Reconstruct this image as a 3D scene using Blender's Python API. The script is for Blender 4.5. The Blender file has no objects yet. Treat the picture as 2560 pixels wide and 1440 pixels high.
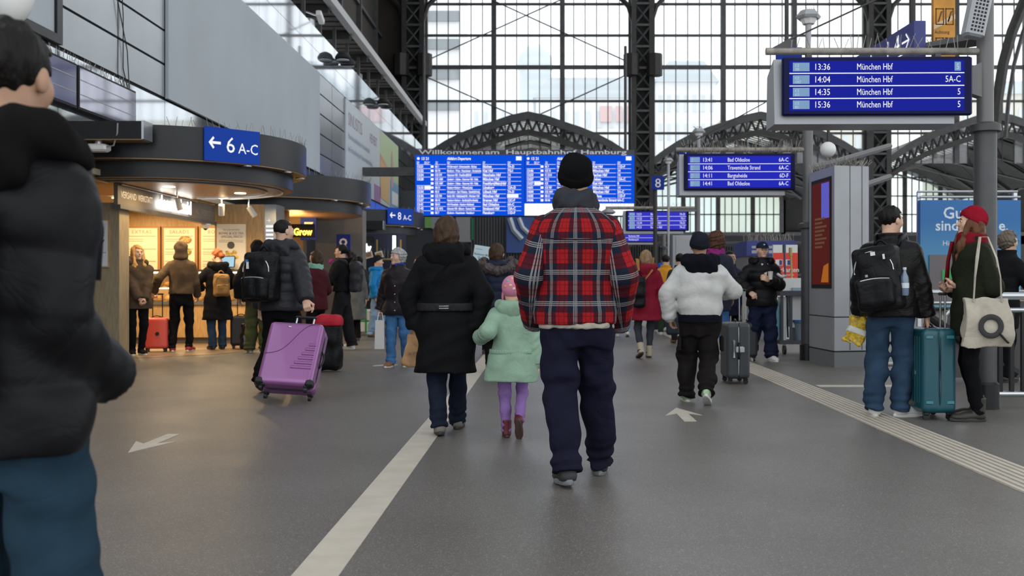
import bpy, math, random
import numpy as np
from mathutils import Vector, Matrix, Euler

random.seed(7)
R = math.radians
C = bpy.context.scene.collection
SC = bpy.context.scene

# ------------------------------------------------------------------ camera, world, exposure
F, CH, VX, VY = 2489.0, 1.118, 1364.0, 708.0      # focal length in px, eye height, vanishing point (2560x1440)
cam = bpy.data.objects.new('camera', bpy.data.cameras.new('camera'))
C.objects.link(cam)
cam.location = (0, 0, CH)
cam.rotation_euler = (R(90), 0, 0)
cam.data.sensor_width = 36.0
cam.data.lens = 35.0
cam.data.shift_x = -(VX - 1280) / 2560
cam.data.shift_y = -(720 - VY) / 2560
cam.data.clip_end = 600
cam.data.dof.use_dof = True
cam.data.dof.focus_distance = 6.0
cam.data.dof.aperture_fstop = 4.0
SC.camera = cam
SC.view_settings.view_transform = 'Standard'
SC.view_settings.look = 'None'
SC.view_settings.gamma = 1.0
SC.view_settings.use_curve_mapping = False
SC.view_settings.exposure = 0.0

W = bpy.data.worlds.new('overcast_sky')
SC.world = W
W.use_nodes = True
_bg = W.node_tree.nodes['Background']
_bg.inputs['Color'].default_value = (0.93, 0.97, 1.0, 1)
_bg.inputs['Strength'].default_value = 1.75

def at(px, py, Y):
    return Vector(((px - VX) * Y / F, Y, CH + (VY - py) * Y / F))
def fl(px, py):
    Y = F * CH / (py - VY)
    return Vector(((px - VX) * Y / F, Y, 0))

# ------------------------------------------------------------------ materials
MATS = {}
def hexc(c):
    if isinstance(c, str):
        v = [int(c[i:i+2], 16) / 255 for i in (0, 2, 4)]
        return tuple(x / 12.92 if x <= .04045 else ((x + .055) / 1.055) ** 2.4 for x in v)
    return tuple(c)
def M(name, col=(.5, .5, .5), rough=.6, metal=0, var=0, vscale=8, bump=0, bscale=40, stretch=None, emit=0, spec=.5, sheen=0, coat=0):
    if name in MATS:
        return MATS[name]
    col = hexc(col)
    m = bpy.data.materials.new(name)
    m.use_nodes = True
    nt = m.node_tree
    b = nt.nodes['Principled BSDF']
    b.inputs['Base Color'].default_value = (*col, 1)
    b.inputs['Roughness'].default_value = rough
    b.inputs['Metallic'].default_value = metal
    b.inputs['Specular IOR Level'].default_value = spec
    if sheen: b.inputs['Sheen Weight'].default_value = sheen
    if coat: b.inputs['Coat Weight'].default_value = coat
    if emit:
        b.inputs['Emission Color'].default_value = (*col, 1)
        b.inputs['Emission Strength'].default_value = emit
    if var or bump:
        tc = nt.nodes.new('ShaderNodeTexCoord')
        src = tc.outputs['Object']
        if stretch:
            mp = nt.nodes.new('ShaderNodeMapping')
            mp.inputs['Scale'].default_value = stretch
            nt.links.new(src, mp.inputs['Vector']); src = mp.outputs['Vector']
    if var:
        n = nt.nodes.new('ShaderNodeTexNoise')
        n.inputs['Scale'].default_value = vscale; n.inputs['Detail'].default_value = 5
        nt.links.new(src, n.inputs['Vector'])
        mx = nt.nodes.new('ShaderNodeMix'); mx.data_type = 'RGBA'
        mx.inputs[6].default_value = (*[max(0, c * (1 - var)) for c in col], 1)
        mx.inputs[7].default_value = (*[min(1, c * (1 + var)) for c in col], 1)
        rp = nt.nodes.new('ShaderNodeMapRange')
        rp.inputs[1].default_value = .3; rp.inputs[2].default_value = .7
        nt.links.new(n.outputs['Fac'], rp.inputs[0])
        nt.links.new(rp.outputs[0], mx.inputs[0])
        nt.links.new(mx.outputs[2], b.inputs['Base Color'])
        if emit: nt.links.new(mx.outputs[2], b.inputs['Emission Color'])
    if bump:
        n2 = nt.nodes.new('ShaderNodeTexNoise')
        n2.inputs['Scale'].default_value = bscale; n2.inputs['Detail'].default_value = 4
        nt.links.new(src, n2.inputs['Vector'])
        bp = nt.nodes.new('ShaderNodeBump')
        bp.inputs['Strength'].default_value = bump; bp.inputs['Distance'].default_value = .02
        nt.links.new(n2.outputs['Fac'], bp.inputs['Height'])
        nt.links.new(bp.outputs['Normal'], b.inputs['Normal'])
    MATS[name] = m
    return m

def asphalt():
    m = M('asphalt_floor', (.1, .1, .1), .4)
    nt = m.node_tree; b = nt.nodes['Principled BSDF']
    tc = nt.nodes.new('ShaderNodeTexCoord')
    def noise(s, d=2):
        n = nt.nodes.new('ShaderNodeTexNoise'); n.inputs['Scale'].default_value = s; n.inputs['Detail'].default_value = d
        nt.links.new(tc.outputs['Object'], n.inputs['Vector']); return n
    def ramp(src, a, bb, ca, cb):
        r = nt.nodes.new('ShaderNodeValToRGB')
        r.color_ramp.elements[0].position = a; r.color_ramp.elements[1].position = bb
        r.color_ramp.elements[0].color = (*ca, 1); r.color_ramp.elements[1].color = (*cb, 1)
        nt.links.new(src, r.inputs[0]); return r
    big = ramp(noise(.7, 4).outputs['Fac'], .35, .7, (.118, .109, .100), (.146, .136, .126))
    v = nt.nodes.new('ShaderNodeTexVoronoi'); v.inputs['Scale'].default_value = 230
    nt.links.new(tc.outputs['Object'], v.inputs['Vector'])
    sp = nt.nodes.new('ShaderNodeSeparateColor'); nt.links.new(v.outputs['Color'], sp.inputs[0])
    grain = ramp(sp.outputs[0], .0, 1.0, (.74, .735, .73), (1.16, 1.16, 1.16))
    mul = nt.nodes.new('ShaderNodeMix'); mul.data_type = 'RGBA'; mul.blend_type = 'MULTIPLY'; mul.inputs[0].default_value = 1
    nt.links.new(big.outputs[0], mul.inputs[6]); nt.links.new(grain.outputs[0], mul.inputs[7])
    spk = ramp(sp.outputs[1], .93, .97, (0, 0, 0), (.15, .145, .135))
    add = nt.nodes.new('ShaderNodeMix'); add.data_type = 'RGBA'; add.blend_type = 'ADD'; add.inputs[0].default_value = 1
    nt.links.new(mul.outputs[2], add.inputs[6]); nt.links.new(spk.outputs[0], add.inputs[7])
    nt.links.new(add.outputs[2], b.inputs['Base Color'])
    rr = ramp(noise(1.3, 3).outputs['Fac'], (.3), .75, (.4, .4, .4), (.47, .47, .47))
    nt.links.new(rr.outputs[0], b.inputs['Roughness'])
    bp = nt.nodes.new('ShaderNodeBump'); bp.inputs['Strength'].default_value = .25; bp.inputs['Distance'].default_value = .004
    nt.links.new(sp.outputs[0], bp.inputs['Height']); nt.links.new(bp.outputs[0], b.inputs['Normal'])
    return m

def glassmat(name, tint=(1, 1, 1), veil=.12, refl=.1):
    if name in MATS: return MATS[name]
    m = bpy.data.materials.new(name); m.use_nodes = True
    nt = m.node_tree; nt.nodes.remove(nt.nodes['Principled BSDF'])
    out = nt.nodes['Material Output']
    t = nt.nodes.new('ShaderNodeBsdfTransparent'); t.inputs[0].default_value = (*tint, 1)
    d = nt.nodes.new('ShaderNodeBsdfTranslucent'); d.inputs[0].default_value = (.95, .97, 1, 1)
    g = nt.nodes.new('ShaderNodeBsdfGlossy'); g.inputs['Roughness'].default_value = .03
    m1 = nt.nodes.new('ShaderNodeMixShader'); m1.inputs[0].default_value = veil
    m2 = nt.nodes.new('ShaderNodeMixShader'); m2.inputs[0].default_value = refl
    nt.links.new(t.outputs[0], m1.inputs[1]); nt.links.new(d.outputs[0], m1.inputs[2])
    nt.links.new(m1.outputs[0], m2.inputs[1]); nt.links.new(g.outputs[0], m2.inputs[2])
    nt.links.new(m2.outputs[0], out.inputs[0])
    MATS[name] = m
    return m

def emis(name, col=(1, 1, 1), s=1.0):
    if name in MATS: return MATS[name]
    m = bpy.data.materials.new(name); m.use_nodes = True
    nt = m.node_tree; b = nt.nodes['Principled BSDF']
    col = hexc(col)
    b.inputs['Base Color'].default_value = (.004, .004, .004, 1)
    b.inputs['Roughness'].default_value = .5
    b.inputs['Specular IOR Level'].default_value = .03
    b.inputs['Emission Color'].default_value = (*col, 1)
    b.inputs['Emission Strength'].default_value = s
    MATS[name] = m
    return m

# ------------------------------------------------------------------ mesh collector
class MB:
    def __init__(s): s.v = []; s.f = []
    def add(s, vs, fs):
        n = len(s.v); s.v += [tuple(v) for v in vs]; s.f += [tuple(i + n for i in f) for f in fs]; return s
    def box(s, x0, x1, y0, y1, z0, z1, mat=None):
        vs = [Vector((x, y, z)) for z in (z0, z1) for y in (y0, y1) for x in (x0, x1)]
        if mat is not None: vs = [mat @ v for v in vs]
        return s.add(vs, [(0, 2, 3, 1), (4, 5, 7, 6), (0, 1, 5, 4), (2, 6, 7, 3), (0, 4, 6, 2), (1, 3, 7, 5)])
    def cbox(s, c, d, mat=None, ch=0):
        """box about centre c with size d; ch chamfers every edge"""
        x, y, z = d[0] / 2, d[1] / 2, d[2] / 2
        if not ch:
            m = Matrix.Translation(c) @ (mat.to_4x4() if mat is not None else Matrix.Identity(4))
            return s.box(-x, x, -y, y, -z, z, m)
        m = Matrix.Translation(c) @ (mat.to_4x4() if mat is not None else Matrix.Identity(4))
        rings = []
        def ring(z_, ins):
            a, b, q = x - ins, y - ins, ch
            return [(a - q, -b, z_), (a, -b + q, z_), (a, b - q, z_), (a - q, b, z_), (-a + q, b, z_), (-a, b - q, z_), (-a, -b + q, z_), (-a + q, -b, z_)]
        rings = [ring(-z, ch), ring(-z + ch, 0), ring(z - ch, 0), ring(z, ch)]
        vs = [m @ Vector(p) for r_ in rings for p in r_]
        fs = []
        for k in range(3):
            for i in range(8):
                j = (i + 1) % 8
                fs.append((k * 8 + i, k * 8 + j, k * 8 + 8 + j, k * 8 + 8 + i))
        fs.append(tuple(range(7, -1, -1))); fs.append(tuple(range(24, 32)))
        return s.add(vs, fs)
    def cyl(s, a, b, r, r2=None, n=10, cap=True):
        a, b = Vector(a), Vector(b); r2 = r if r2 is None else r2
        d = b - a
        q = d.to_track_quat('Z', 'Y').to_matrix() if d.length > 1e-9 else Matrix.Identity(3)
        vs = []
        for p, rr in ((a, r), (b, r2)):
            for i in range(n):
                t = 2 * math.pi * i / n
                vs.append(p + q @ Vector((rr * math.cos(t), rr * math.sin(t), 0)))
        fs = [(i, (i + 1) % n, n + (i + 1) % n, n + i) for i in range(n)]
        if cap: fs += [tuple(range(n - 1, -1, -1)), tuple(range(n, 2 * n))]
        return s.add(vs, fs)
    def tube(s, pts, r, n=8, flat=1.0, up=(0, 0, 1)):
        pts = [Vector(p) for p in pts]; rs = r if isinstance(r, (list, tuple)) else [r] * len(pts)
        vs = []; up = Vector(up)
        for i, p in enumerate(pts):
            d = (pts[min(i + 1, len(pts) - 1)] - pts[max(i - 1, 0)]).normalized()
            x = d.cross(up)
            if x.length < 1e-3: x = d.cross(Vector((1, 0, 0)))
            x.normalize(); y = x.cross(d).normalized()
            for k in range(n):
                t = 2 * math.pi * k / n
                vs.append(p + x * rs[i] * math.cos(t) + y * rs[i] * flat * math.sin(t))
        fs = []
        for i in range(len(pts) - 1):
            for k in range(n):
                j = (k + 1) % n
                fs.append((i * n + k, i * n + j, i * n + n + j, i * n + n + k))
        fs += [tuple(range(n - 1, -1, -1)), tuple(range((len(pts) - 1) * n, len(pts) * n))]
        return s.add(vs, fs)
    def lathe(s, prof, c=(0, 0, 0), n=16, mat=None, sx=1, sy=1):
        vs = []; c = Vector(c)
        for (r_, z) in prof:
            for i in range(n):
                t = 2 * math.pi * i / n
                v = Vector((r_ * sx * math.cos(t), r_ * sy * math.sin(t), z))
                if mat is not None: v = mat @ v
                vs.append(c + v)
        fs = []
        for k in range(len(prof) - 1):
            for i in range(n):
                j = (i + 1) % n
                fs.append((k * n + i, k * n + j, k * n + n + j, k * n + n + i))
        fs += [tuple(range(n - 1, -1, -1)), tuple(range((len(prof) - 1) * n, len(prof) * n))]
        return s.add(vs, fs)
    def ball(s, c, r, n=12, m=8, mat=None):
        r = (r, r, r) if not isinstance(r, (tuple, list)) else r
        prof = [(max(1e-4, math.sin(math.pi * k / m)), -math.cos(math.pi * k / m)) for k in range(m + 1)]
        vs0 = MB().lathe(prof, n=n)
        vs = [Vector((v[0] * r[0], v[1] * r[1], v[2] * r[2])) for v in vs0.v]
        if mat is not None: vs = [mat @ v for v in vs]
        return s.add([Vector(c) + v for v in vs], vs0.f)
    def prism(s, poly, h0, h1, fn=None):
        """extrude a 2-D polygon (counter-clockwise) between h0 and h1; fn maps (u, v, h) to xyz"""
        fn = fn or (lambda u, v, h: (u, v, h)); n = len(poly)
        vs = [fn(u, v, h0) for u, v in poly] + [fn(u, v, h1) for u, v in poly]
        fs = [tuple(range(n - 1, -1, -1)), tuple(range(n, 2 * n))] + [(i, (i + 1) % n, n + (i + 1) % n, n + i) for i in range(n)]
        return s.add(vs, fs)
    def build(s, name, mat, parent=None, world=True, smooth=False):
        me = bpy.data.meshes.new(name)
        me.from_pydata(s.v, [], s.f)
        return mobj(name, me, mat, parent, world, smooth)

def wloc(o):
    v = Vector((0, 0, 0))
    while o is not None: v += o.location; o = o.parent
    return v
def mobj(name, me, mat, parent=None, world=True, smooth=False):
    if mat is not None and not me.materials: me.materials.append(mat)
    if smooth:
        me.polygons.foreach_set('use_smooth', [True] * len(me.polygons))
        if smooth == 'auto':
            try: me.set_sharp_from_angle(angle=R(40))
            except Exception: pass
    o = bpy.data.objects.new(name, me); C.objects.link(o)
    if parent is not None:
        o.parent = parent
        if world: o.location = -wloc(parent)
    return o
def tag(o, label=None, cat=None, group=None, kind=None):
    if label: o['label'] = label
    if cat: o['category'] = cat
    if group: o['group'] = group
    if kind: o['kind'] = kind
    return o
def thing(name, label, cat, loc=(0, 0, 0), rz=0, group=None, kind=None):
    o = bpy.data.objects.new(name, None); C.objects.link(o)
    o.location = loc; o.rotation_euler = (0, 0, rz); o.empty_display_size = .1
    return tag(o, label, cat, group, kind)
def struct(name, label=None, loc=(0, 0, 0)):
    return thing(name, label, 'structure' if False else None, loc, kind='structure')
def copy_tree(o, parent=None):
    c = o.copy(); C.objects.link(c)
    if parent is not None: c.parent = parent
    for ch in list(o.children): copy_tree(ch, c)
    return c

def text_mesh(body, size=1.0, xs=1.0, align='LEFT', valign='BOTTOM_BASELINE', ext=0.0, res=2, spacing=1.0, bold=0.0, shear=0):
    cu = bpy.data.curves.new('lettering', 'FONT')
    cu.body = body; cu.size = size; cu.align_x = align; cu.align_y = valign
    cu.extrude = ext; cu.resolution_u = res; cu.space_character = spacing; cu.offset = bold; cu.shear = shear
    o = bpy.data.objects.new('lettering', cu)
    me = bpy.data.meshes.new_from_object(o)
    n = len(me.vertices); co = np.zeros(n * 3, np.float32); me.vertices.foreach_get('co', co); co = co.reshape(-1, 3); co[:, 0] *= xs
    fs = [tuple(p.vertices) for p in me.polygons]
    bpy.data.objects.remove(o); bpy.data.curves.remove(cu); bpy.data.meshes.remove(me)
    return co, fs
class TX:
    """lettering for one sign face: collects strings laid on a plane with origin o, right u, up v"""
    def __init__(s, o, u, v): s.o = Vector(o); s.u = Vector(u).normalized(); s.v = Vector(v).normalized(); s.n = s.u.cross(s.v); s.mbs = []; s.lift = .004
    def t(s, x, y, body, size, **k):
        co, fs = text_mesh(body, size, **k)
        s.mbs.append(MB()); s.mbs[-1].add([s.o + s.u * (x + c[0]) + s.v * (y + c[1]) + s.n * (s.lift + c[2]) for c in co.tolist()], fs); return s
    def r(s, x0, x1, y0, y1, lift=None):
        L = s.lift if lift is None else lift
        ps = [(x0, y0), (x1, y0), (x1, y1), (x0, y1)]
        vs = [s.o + s.u * x + s.v * y + s.n * l for l in (0.0005, L) for x, y in ps]
        s.mbs.append(MB()); s.mbs[-1].add(vs, [(4, 5, 6, 7), (0, 1, 5, 4), (1, 2, 6, 5), (2, 3, 7, 6), (3, 0, 4, 7)]); return s
    def poly(s, pts, lift=None):
        L = s.lift if lift is None else lift
        n = len(pts); s.mbs.append(MB()); s.mbs[-1].add([s.o + s.u * x + s.v * y + s.n * L for x, y in pts], [tuple(range(n))]); return s
    def build(s, name, mat, parent, world=True, split=False):
        if split: return [m.build(name, mat, parent, world) for m in s.mbs]
        mb = MB()
        for m in s.mbs: mb.add(m.v, m.f)
        return mb.build(name, mat, parent, world)
# ------------------------------------------------------------------ shared materials
m_dark = M('anthracite_metal', (.014, .0155, .018), .34, .1, var=.3, vscale=2, spec=.35)
m_iron = M('painted_iron', (.030, .028, .026), .55, .2, var=.25, vscale=4)
m_irongrey = M('grey_painted_iron', (.06, .061, .062), .55, .2, var=.2, vscale=4)
m_panel = M('steel_cladding', (.36, .385, .41), .24, .6, var=.12, vscale=.6)
m_mirror = M('polished_cladding', (.58, .62, .66), .05, .9, var=.06, vscale=.8)
m_banner = M('plain_banner_cloth', (.40, .44, .47), .7, var=.05, vscale=.7)
m_black = M('black_gap', (.008, .008, .009), .7)
m_wood = M('pale_oak', (.40, .25, .11), .5, var=.22, vscale=5, stretch=(8, 8, 1))
m_grey = M('light_grey_paint', (.33, .34, .36), .45, .2, var=.08, vscale=2)
m_white = M('white_paint', (.7, .7, .68), .5)
m_steel = M('brushed_steel', (.5, .52, .54), .3, .9)
m_blue = M('sign_blue', (.008, .03, .25), .5, spec=.12)
m_bluelit = emis('lit_blue_sign', (.012, .06, .42), .75)
m_whitelit = emis('lit_white_lettering', (.93, .95, 1), 1.0)
m_dispbody = M('display_housing', (.30, .31, .33), .4, .3)
m_stripe = M('floor_line_paint', (.50, .455, .385), .55, var=.08, vscale=7)
m_spike = M('bird_spike_wire', (.28, .26, .23), .5, .3)

# ------------------------------------------------------------------ floor and its markings
fo = MB().box(-10, 26, -6, 54, -.3, 0).build('floor', asphalt()); tag(fo, 'grey speckled asphalt concourse floor', kind='structure')
def mark(name, label, pts, cat='floor marking', mat=m_stripe):
    o = MB().prism(pts, 0.0, .004).build(name, mat); return tag(o, label, cat)
mark('floor_stripe', 'long straight off-white floor stripe running beneath the walking family', [(-.97, 3.0), (-.79, 3.0), (-.79, 30), (-.97, 30)])
def arrow(x, y, L, w, sgn):
    pts = [(-w * .5, 0), (w * .5, 0), (w * .5, L * .55), (w * 1.55, L * .42), (0, L), (-w * 1.55, L * .42), (-w * .5, L * .55)]
    q = [(x + a * sgn, y + b * sgn) for a, b in pts]
    return q
mark('floor_arrow', 'white floor arrow pointing towards the viewer beside the black puffer jacket at the left edge', arrow(-2.75, 7.36, .8, .09, -1), 'floor arrow')
mark('floor_arrow', 'white floor arrow pointing away behind the white bomber jacket', arrow(1.17, 8.05, .86, .1, 1), 'floor arrow')
mark('floor_stripe', 'thin white cross stripe on the floor by the grey pillar', [(2.95, 10.72), (4.3, 10.72), (4.3, 10.9), (2.95, 10.9)])
ts = thing('tactile_strip', 'ribbed off-white tactile guide strip along the right of the floor', 'guide strip', (2.72, 12, 0))
MB().prism([(2.54, 2), (2.9, 2), (2.9, 30), (2.54, 30)], 0, .003).build('base_plate', M('tactile_base', (.33, .30, .25), .6, var=.2, vscale=9), ts)
for k in range(7):
    x = 2.565 + k * .052
    MB().prism([(x - .014, 2), (x + .014, 2), (x + .014, 30), (x - .014, 30)], 0, .008).build('rib', m_stripe, ts)

# ------------------------------------------------------------------ left wall with cladding
XW = -6.5
wl = struct('wall_left', 'tall clad side wall above the shops', (XW, 20, 3.2))
MB().box(XW - .5, XW - .04, 4, 53, 3.2, 7.12).build('backing', m_black, wl)
Y0, DY, Z0, DZ = 16.99, 1.861, 4.27, .577
_pm = {}
def panel(y0, y1, z0, z1, mat, name='panel', x=XW, th=.05, gap=.02):
    key = (round(y1 - y0, 3), round(z1 - z0, 3), mat.name)
    if key not in _pm:
        mb = MB().box(-th, 0, gap, y1 - y0 - gap, gap, z1 - z0 - gap)
        me = bpy.data.meshes.new(name); me.from_pydata(mb.v, [], mb.f); me.materials.append(mat); _pm[key] = me
    o = bpy.data.objects.new(name, _pm[key]); C.objects.link(o); o.parent = wl
    o.location = Vector((x, y0, z0)) - wloc(wl)
    return o
for k in (-2, -1):                                   # steel panels before the banner
    for r in range(5): panel(Y0 + k * DY, Y0 + (k + 1) * DY, Z0 + r * DZ, Z0 + (r + 1) * DZ, m_panel)
for k in (6.147, 7.147):
    for r in range(5): panel(Y0 + k * DY, Y0 + (k + 1) * DY, Z0 + r * DZ, Z0 + (r + 1) * DZ, m_panel)
for k in range(5):
    for r in range(5): panel(43.7 + k * DY, 43.7 + (k + 1) * DY, Z0 + r * DZ, Z0 + (r + 1) * DZ, m_dark)
for k in range(-5, 20): panel(Y0 + k * DY, Y0 + (k + 1) * DY, 3.25, Z0 - .03, m_mirror if k < 3 else m_dark, gap=.008)
o = MB().box(XW, XW + .06, Y0 + .02, Y0 + 6.147 * DY - .02, Z0, 7.12).build('banner', m_banner); tag(o, 'huge blank pale grey banner on the left wall', 'banner')
b2 = thing('banner', 'blank pale banner with dark frame above the wall screens, top left', 'banner', (XW, 10, Z0))
MB().box(XW, XW + .06, 7, 13.05, Z0 + .12, 7.1).build('cloth', m_banner, b2)
MB().box(XW, XW + .1, 13.05, 13.2, Z0, 7.1).box(XW, XW + .1, 7, 13.05, Z0, Z0 + .12).build('frame', m_dark, b2)
# polished glass balustrade above
for k in range(-3, 19):
    for z0, z1 in ((7.15, 7.72), (7.72, 8.34)): panel(Y0 + k * DY, Y0 + (k + 1) * DY, z0, z1, m_mirror, gap=.006)
# gallery roof behind it: posts, purlins, corrugated soffit, gutter beam
gr = struct('ceiling', 'dark corrugated gallery roof with pale gutter beam', (-8, 30, 9.6))
gb = MB()
for i in range(64):
    y = 14 + i * .62
    gb.box(-12, -6.62, y, y + .31, 9.66, 9.7); gb.box(-12, -6.62, y + .31, y + .62, 9.7, 9.74)
g_ = gb.build('corrugated_sheet', M('brown_roof_sheet', (.075, .065, .058), .7, var=.2), gr); g_['kind'] = 'stuff'
MB().box(-6.66, -6.42, 12, 54, 9.58, 9.84).build('gutter_beam', M('gutter_grey', (.42, .42, .42), .5), gr)
for k in range(12): MB().box(-12, -6.66, 14 + k * 3.3, 14.25 + k * 3.3, 9.4, 9.66).build('purlin', m_iron, gr)
for k in range(17): MB().box(-7.0, -6.9, 18 + k * 2.1, 18.1 + k * 2.1, 8.2, 9.5).build('post', m_irongrey, gr)
MB().box(-12.2, -12, 14, 54, 4, 9.7).build('back_panel', m_iron, gr)
MB().box(-12, -7.5, 54, 54.2, 3, 9.7).build('end_panel', m_iron, gr)
for y in (31, 39): MB().lathe([(.42, 8.2), (.42, 9.3)], (-7.6, y, 0), 18).build('duct', m_steel, gr, smooth='auto')
# side wall of the hall above the gallery
ws = struct('wall_side', 'dark brown hall side high above the gallery', (-9, 35, 10))
MB().box(-9.4, -9, 14, 54, 9.7, 24).build('sheet', M('dark_brown_cladding', (.03, .024, .02), .8, var=.2, vscale=2, stretch=(1, 6, .3)), ws)
for z in (11.2, 14.4, 17.4): MB().box(-9, -8.85, 14, 54, z, z + .18).build('rail', m_irongrey, ws)
for k in range(9): MB().box(-9, -8.8, 16 + k * 4.5, 16.2 + k * 4.5, 9.7, 22).build('stanchion', m_irongrey, ws)
ar = []
for k in range(13):
    t = R(90) * k / 12
    ar.append((-9 + 2.4 * (1 - math.cos(t)) - .0, 52.8, 9.9 + 5.4 * math.sin(t)))
MB().box(-12, -7.35, 54.1, 54.3, 9.7, 24).build('end_sheet', M('dark_brown_cladding'), ws)

# ------------------------------------------------------------------ floodlights and camera on the balustrade
def flood(y, lab):
    t = thing('floodlight', lab, 'floodlight', (XW + .2, y, 7.95))
    for s in (-1, 1):
        mb = MB().lathe([(.22, 0), (.25, .05), (.2, .16), (.1, .23), (.04, .25)], (XW + .27, y + s * .4, 7.98), 14, Matrix.Rotation(R(14 * s), 3, 'X'))
        mb.build('housing', m_black, t, smooth='auto')
        MB().lathe([(.2, -.012), (.2, 0)], (XW + .27, y + s * .4, 7.975), 14).build('lens', m_white, t)
    MB().cyl((XW + .01, y, 8.0), (XW + .26, y, 8.0), .05).cyl((XW + .26, y - .4, 8.02), (XW + .26, y + .4, 8.02), .04).build('bracket', m_steel, t)
flood(31.0, 'pair of black floodlights on the balustrade above the blank banner')
flood(38.6, 'pair of black floodlights on the balustrade above the medicine advert')
t = thing('security_camera', 'small pale security camera at the gallery post', 'camera', (-6.6, 28.7, 8.75))
MB().cbox((-6.5, 28.7, 8.78), (.16, .5, .16), Matrix.Rotation(R(-20), 3, 'X'), .02).build('housing', m_white, t)
MB().cyl((-6.9, 28.7, 8.95), (-6.5, 28.7, 8.8), .03).build('bracket', m_steel, t)

# ------------------------------------------------------------------ wall advert and wall screens
ad = thing('advert_banner', 'large pale medicine advert with green and orange corner on left wall', 'advert', (XW, 38, 4.24))
MB().box(XW, XW + .05, 32.17, 43.6, 4.24, 7.1).build('backing', M('ad_white', (.52, .56, .6), .5), ad)
q = TX((XW + .051, 32.17, 4.24), (0, 1, 0), (0, 0, 1))
TX(q.o, q.u, q.v).r(6.6, 11.4, 1.2, 2.82, .006).build('green_field', M('ad_green', (.45, .55, .33), .5), ad)
TX(q.o, q.u, q.v).poly([(6.6, .25), (8.9, .1), (8.9, 1.35), (6.6, 1.75)], .012).build('orange_box', M('ad_orange', (.62, .42, .22), .5), ad)
TX(q.o, q.u, q.v).poly([(6.6, 1.75), (8.9, 1.35), (8.9, 1.5), (6.6, 1.95)], .013).build('red_band', M('ad_red', (.6, .3, .22), .5), ad)
TX(q.o, q.u, q.v).r(9.1, 11.4, .0, 1.15, .012).build('blue_field', M('ad_blue', (.2, .34, .52), .5), ad)
TX(q.o, q.u, q.v).poly([(9.5, .2), (11.3, .2), (11.3, .75), (9.5, .75)], .016).build('white_box', m_white, ad)
TX(q.o, q.u, q.v).poly([(9.3, .9), (9.9, .9), (9.85, 2.1), (9.6, 2.45), (9.35, 2.1)], .014).build('nose_figure', M('ad_pink', (.55, .32, .33), .5), ad)
TX(q.o, q.u, q.v).r(5.3, 6.7, .0, .62, .012).build('magenta_box', M('ad_magenta', (.36, .2, .4), .5), ad)
g = TX(q.o, q.u, q.v); g.t(.35, 2.06, 'SINUSITIS', .62, xs=.95); g.t(4.3, 2.06, 'HEVERT', .5, xs=.9)
g.build('headline_word', M('ad_text_red', (.33, .24, .26), .6), ad, split=True)
g = TX(q.o, q.u, q.v); g.t(.35, 1.62, 'Homöopathisches Arzneimittel', .3, xs=1.05); g.t(.35, 1.2, 'bei Entzündung der Nasennebenhöhlen', .3, xs=.95); g.t(9.7, .38, 'SL', .4)
g.build('text_line', M('ad_text_blue', (.3, .36, .47), .6), ad, split=True)
def wscreen(y0, y1, z0, z1, lab, face):
    t = thing('wall_screen', lab, 'screen', (XW, (y0 + y1) / 2, z0))
    MB().box(XW, XW + .12, y0, y1, z0, z1).build('housing', m_black, t)
    MB().box(XW + .121, XW + .126, y0 + .03, y1 - .03, z0 + .03, z1 - .03).build('panel', face, t)
    g = TX((XW + .127, y0 + .05, z0), (0, 1, 0), (0, 0, 1))
    for i in (1, 2): h = (z1 - z0) * i / 3; g.r(0, y1 - y0 - .1, h, h + .012, .003)
    g.build('divider_lines', m_grey, t)
    m = MB()
    for i in range(26):
        y = y0 + (y1 - y0) * (i + .5) / 26; m.cyl((XW + .06, y, z1), (XW + .06 + random.uniform(-.05, .05), y + random.uniform(-.03, .03), z1 + .14), .004, n=3)
    s = m.build('bird_spikes', m_spike, t); s['kind'] = 'stuff'
wscreen(11.9, 13.55, 3.5, 4.1, 'dark blue wall screen showing beside the black hood at the left edge', M('screen_navy', (.012, .018, .12), .08, spec=.8))
wscreen(13.6, 15.5, 3.5, 4.1, 'switched-off wall screen mirroring the hall next to the dark blue screen', M('screen_mirror', (.35, .35, .42), .05, .75))
t = thing('wall_screen', 'bluish display screens below the medicine advert', 'screen', (XW, 37, 3.3))
MB().box(XW, XW + .08, 32.6, 42.5, 3.35, 4.2).build('housing', m_black, t)
for k in range(4): MB().box(XW + .081, XW + .09, 32.7 + k * 2.45, 35.0 + k * 2.45, 3.4, 4.15).build('panel', emis('screen_blue_lit', (.05, .12, .6), .8), t)
t = thing('hanging_cable', 'loose thin dark cable hanging down the steel wall panels', 'cable', (XW, 15, 4))
MB().tube([(XW + .03, 15.1, 7), (XW + .05, 15.16, 6.2), (XW + .03, 15.05, 5.4), (XW + .05, 15.35, 4.7), (XW + .04, 15.45, 4.12)], .008, 5).build('strand', m_black, t)
MB().tube([(XW + .03, 15.05, 7), (XW + .05, 15.1, 6), (XW + .03, 15.25, 5.2), (XW + .05, 15.2, 4.4), (XW + .04, 15.4, 4.1)], .008, 5).build('strand', m_black, t)

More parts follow.
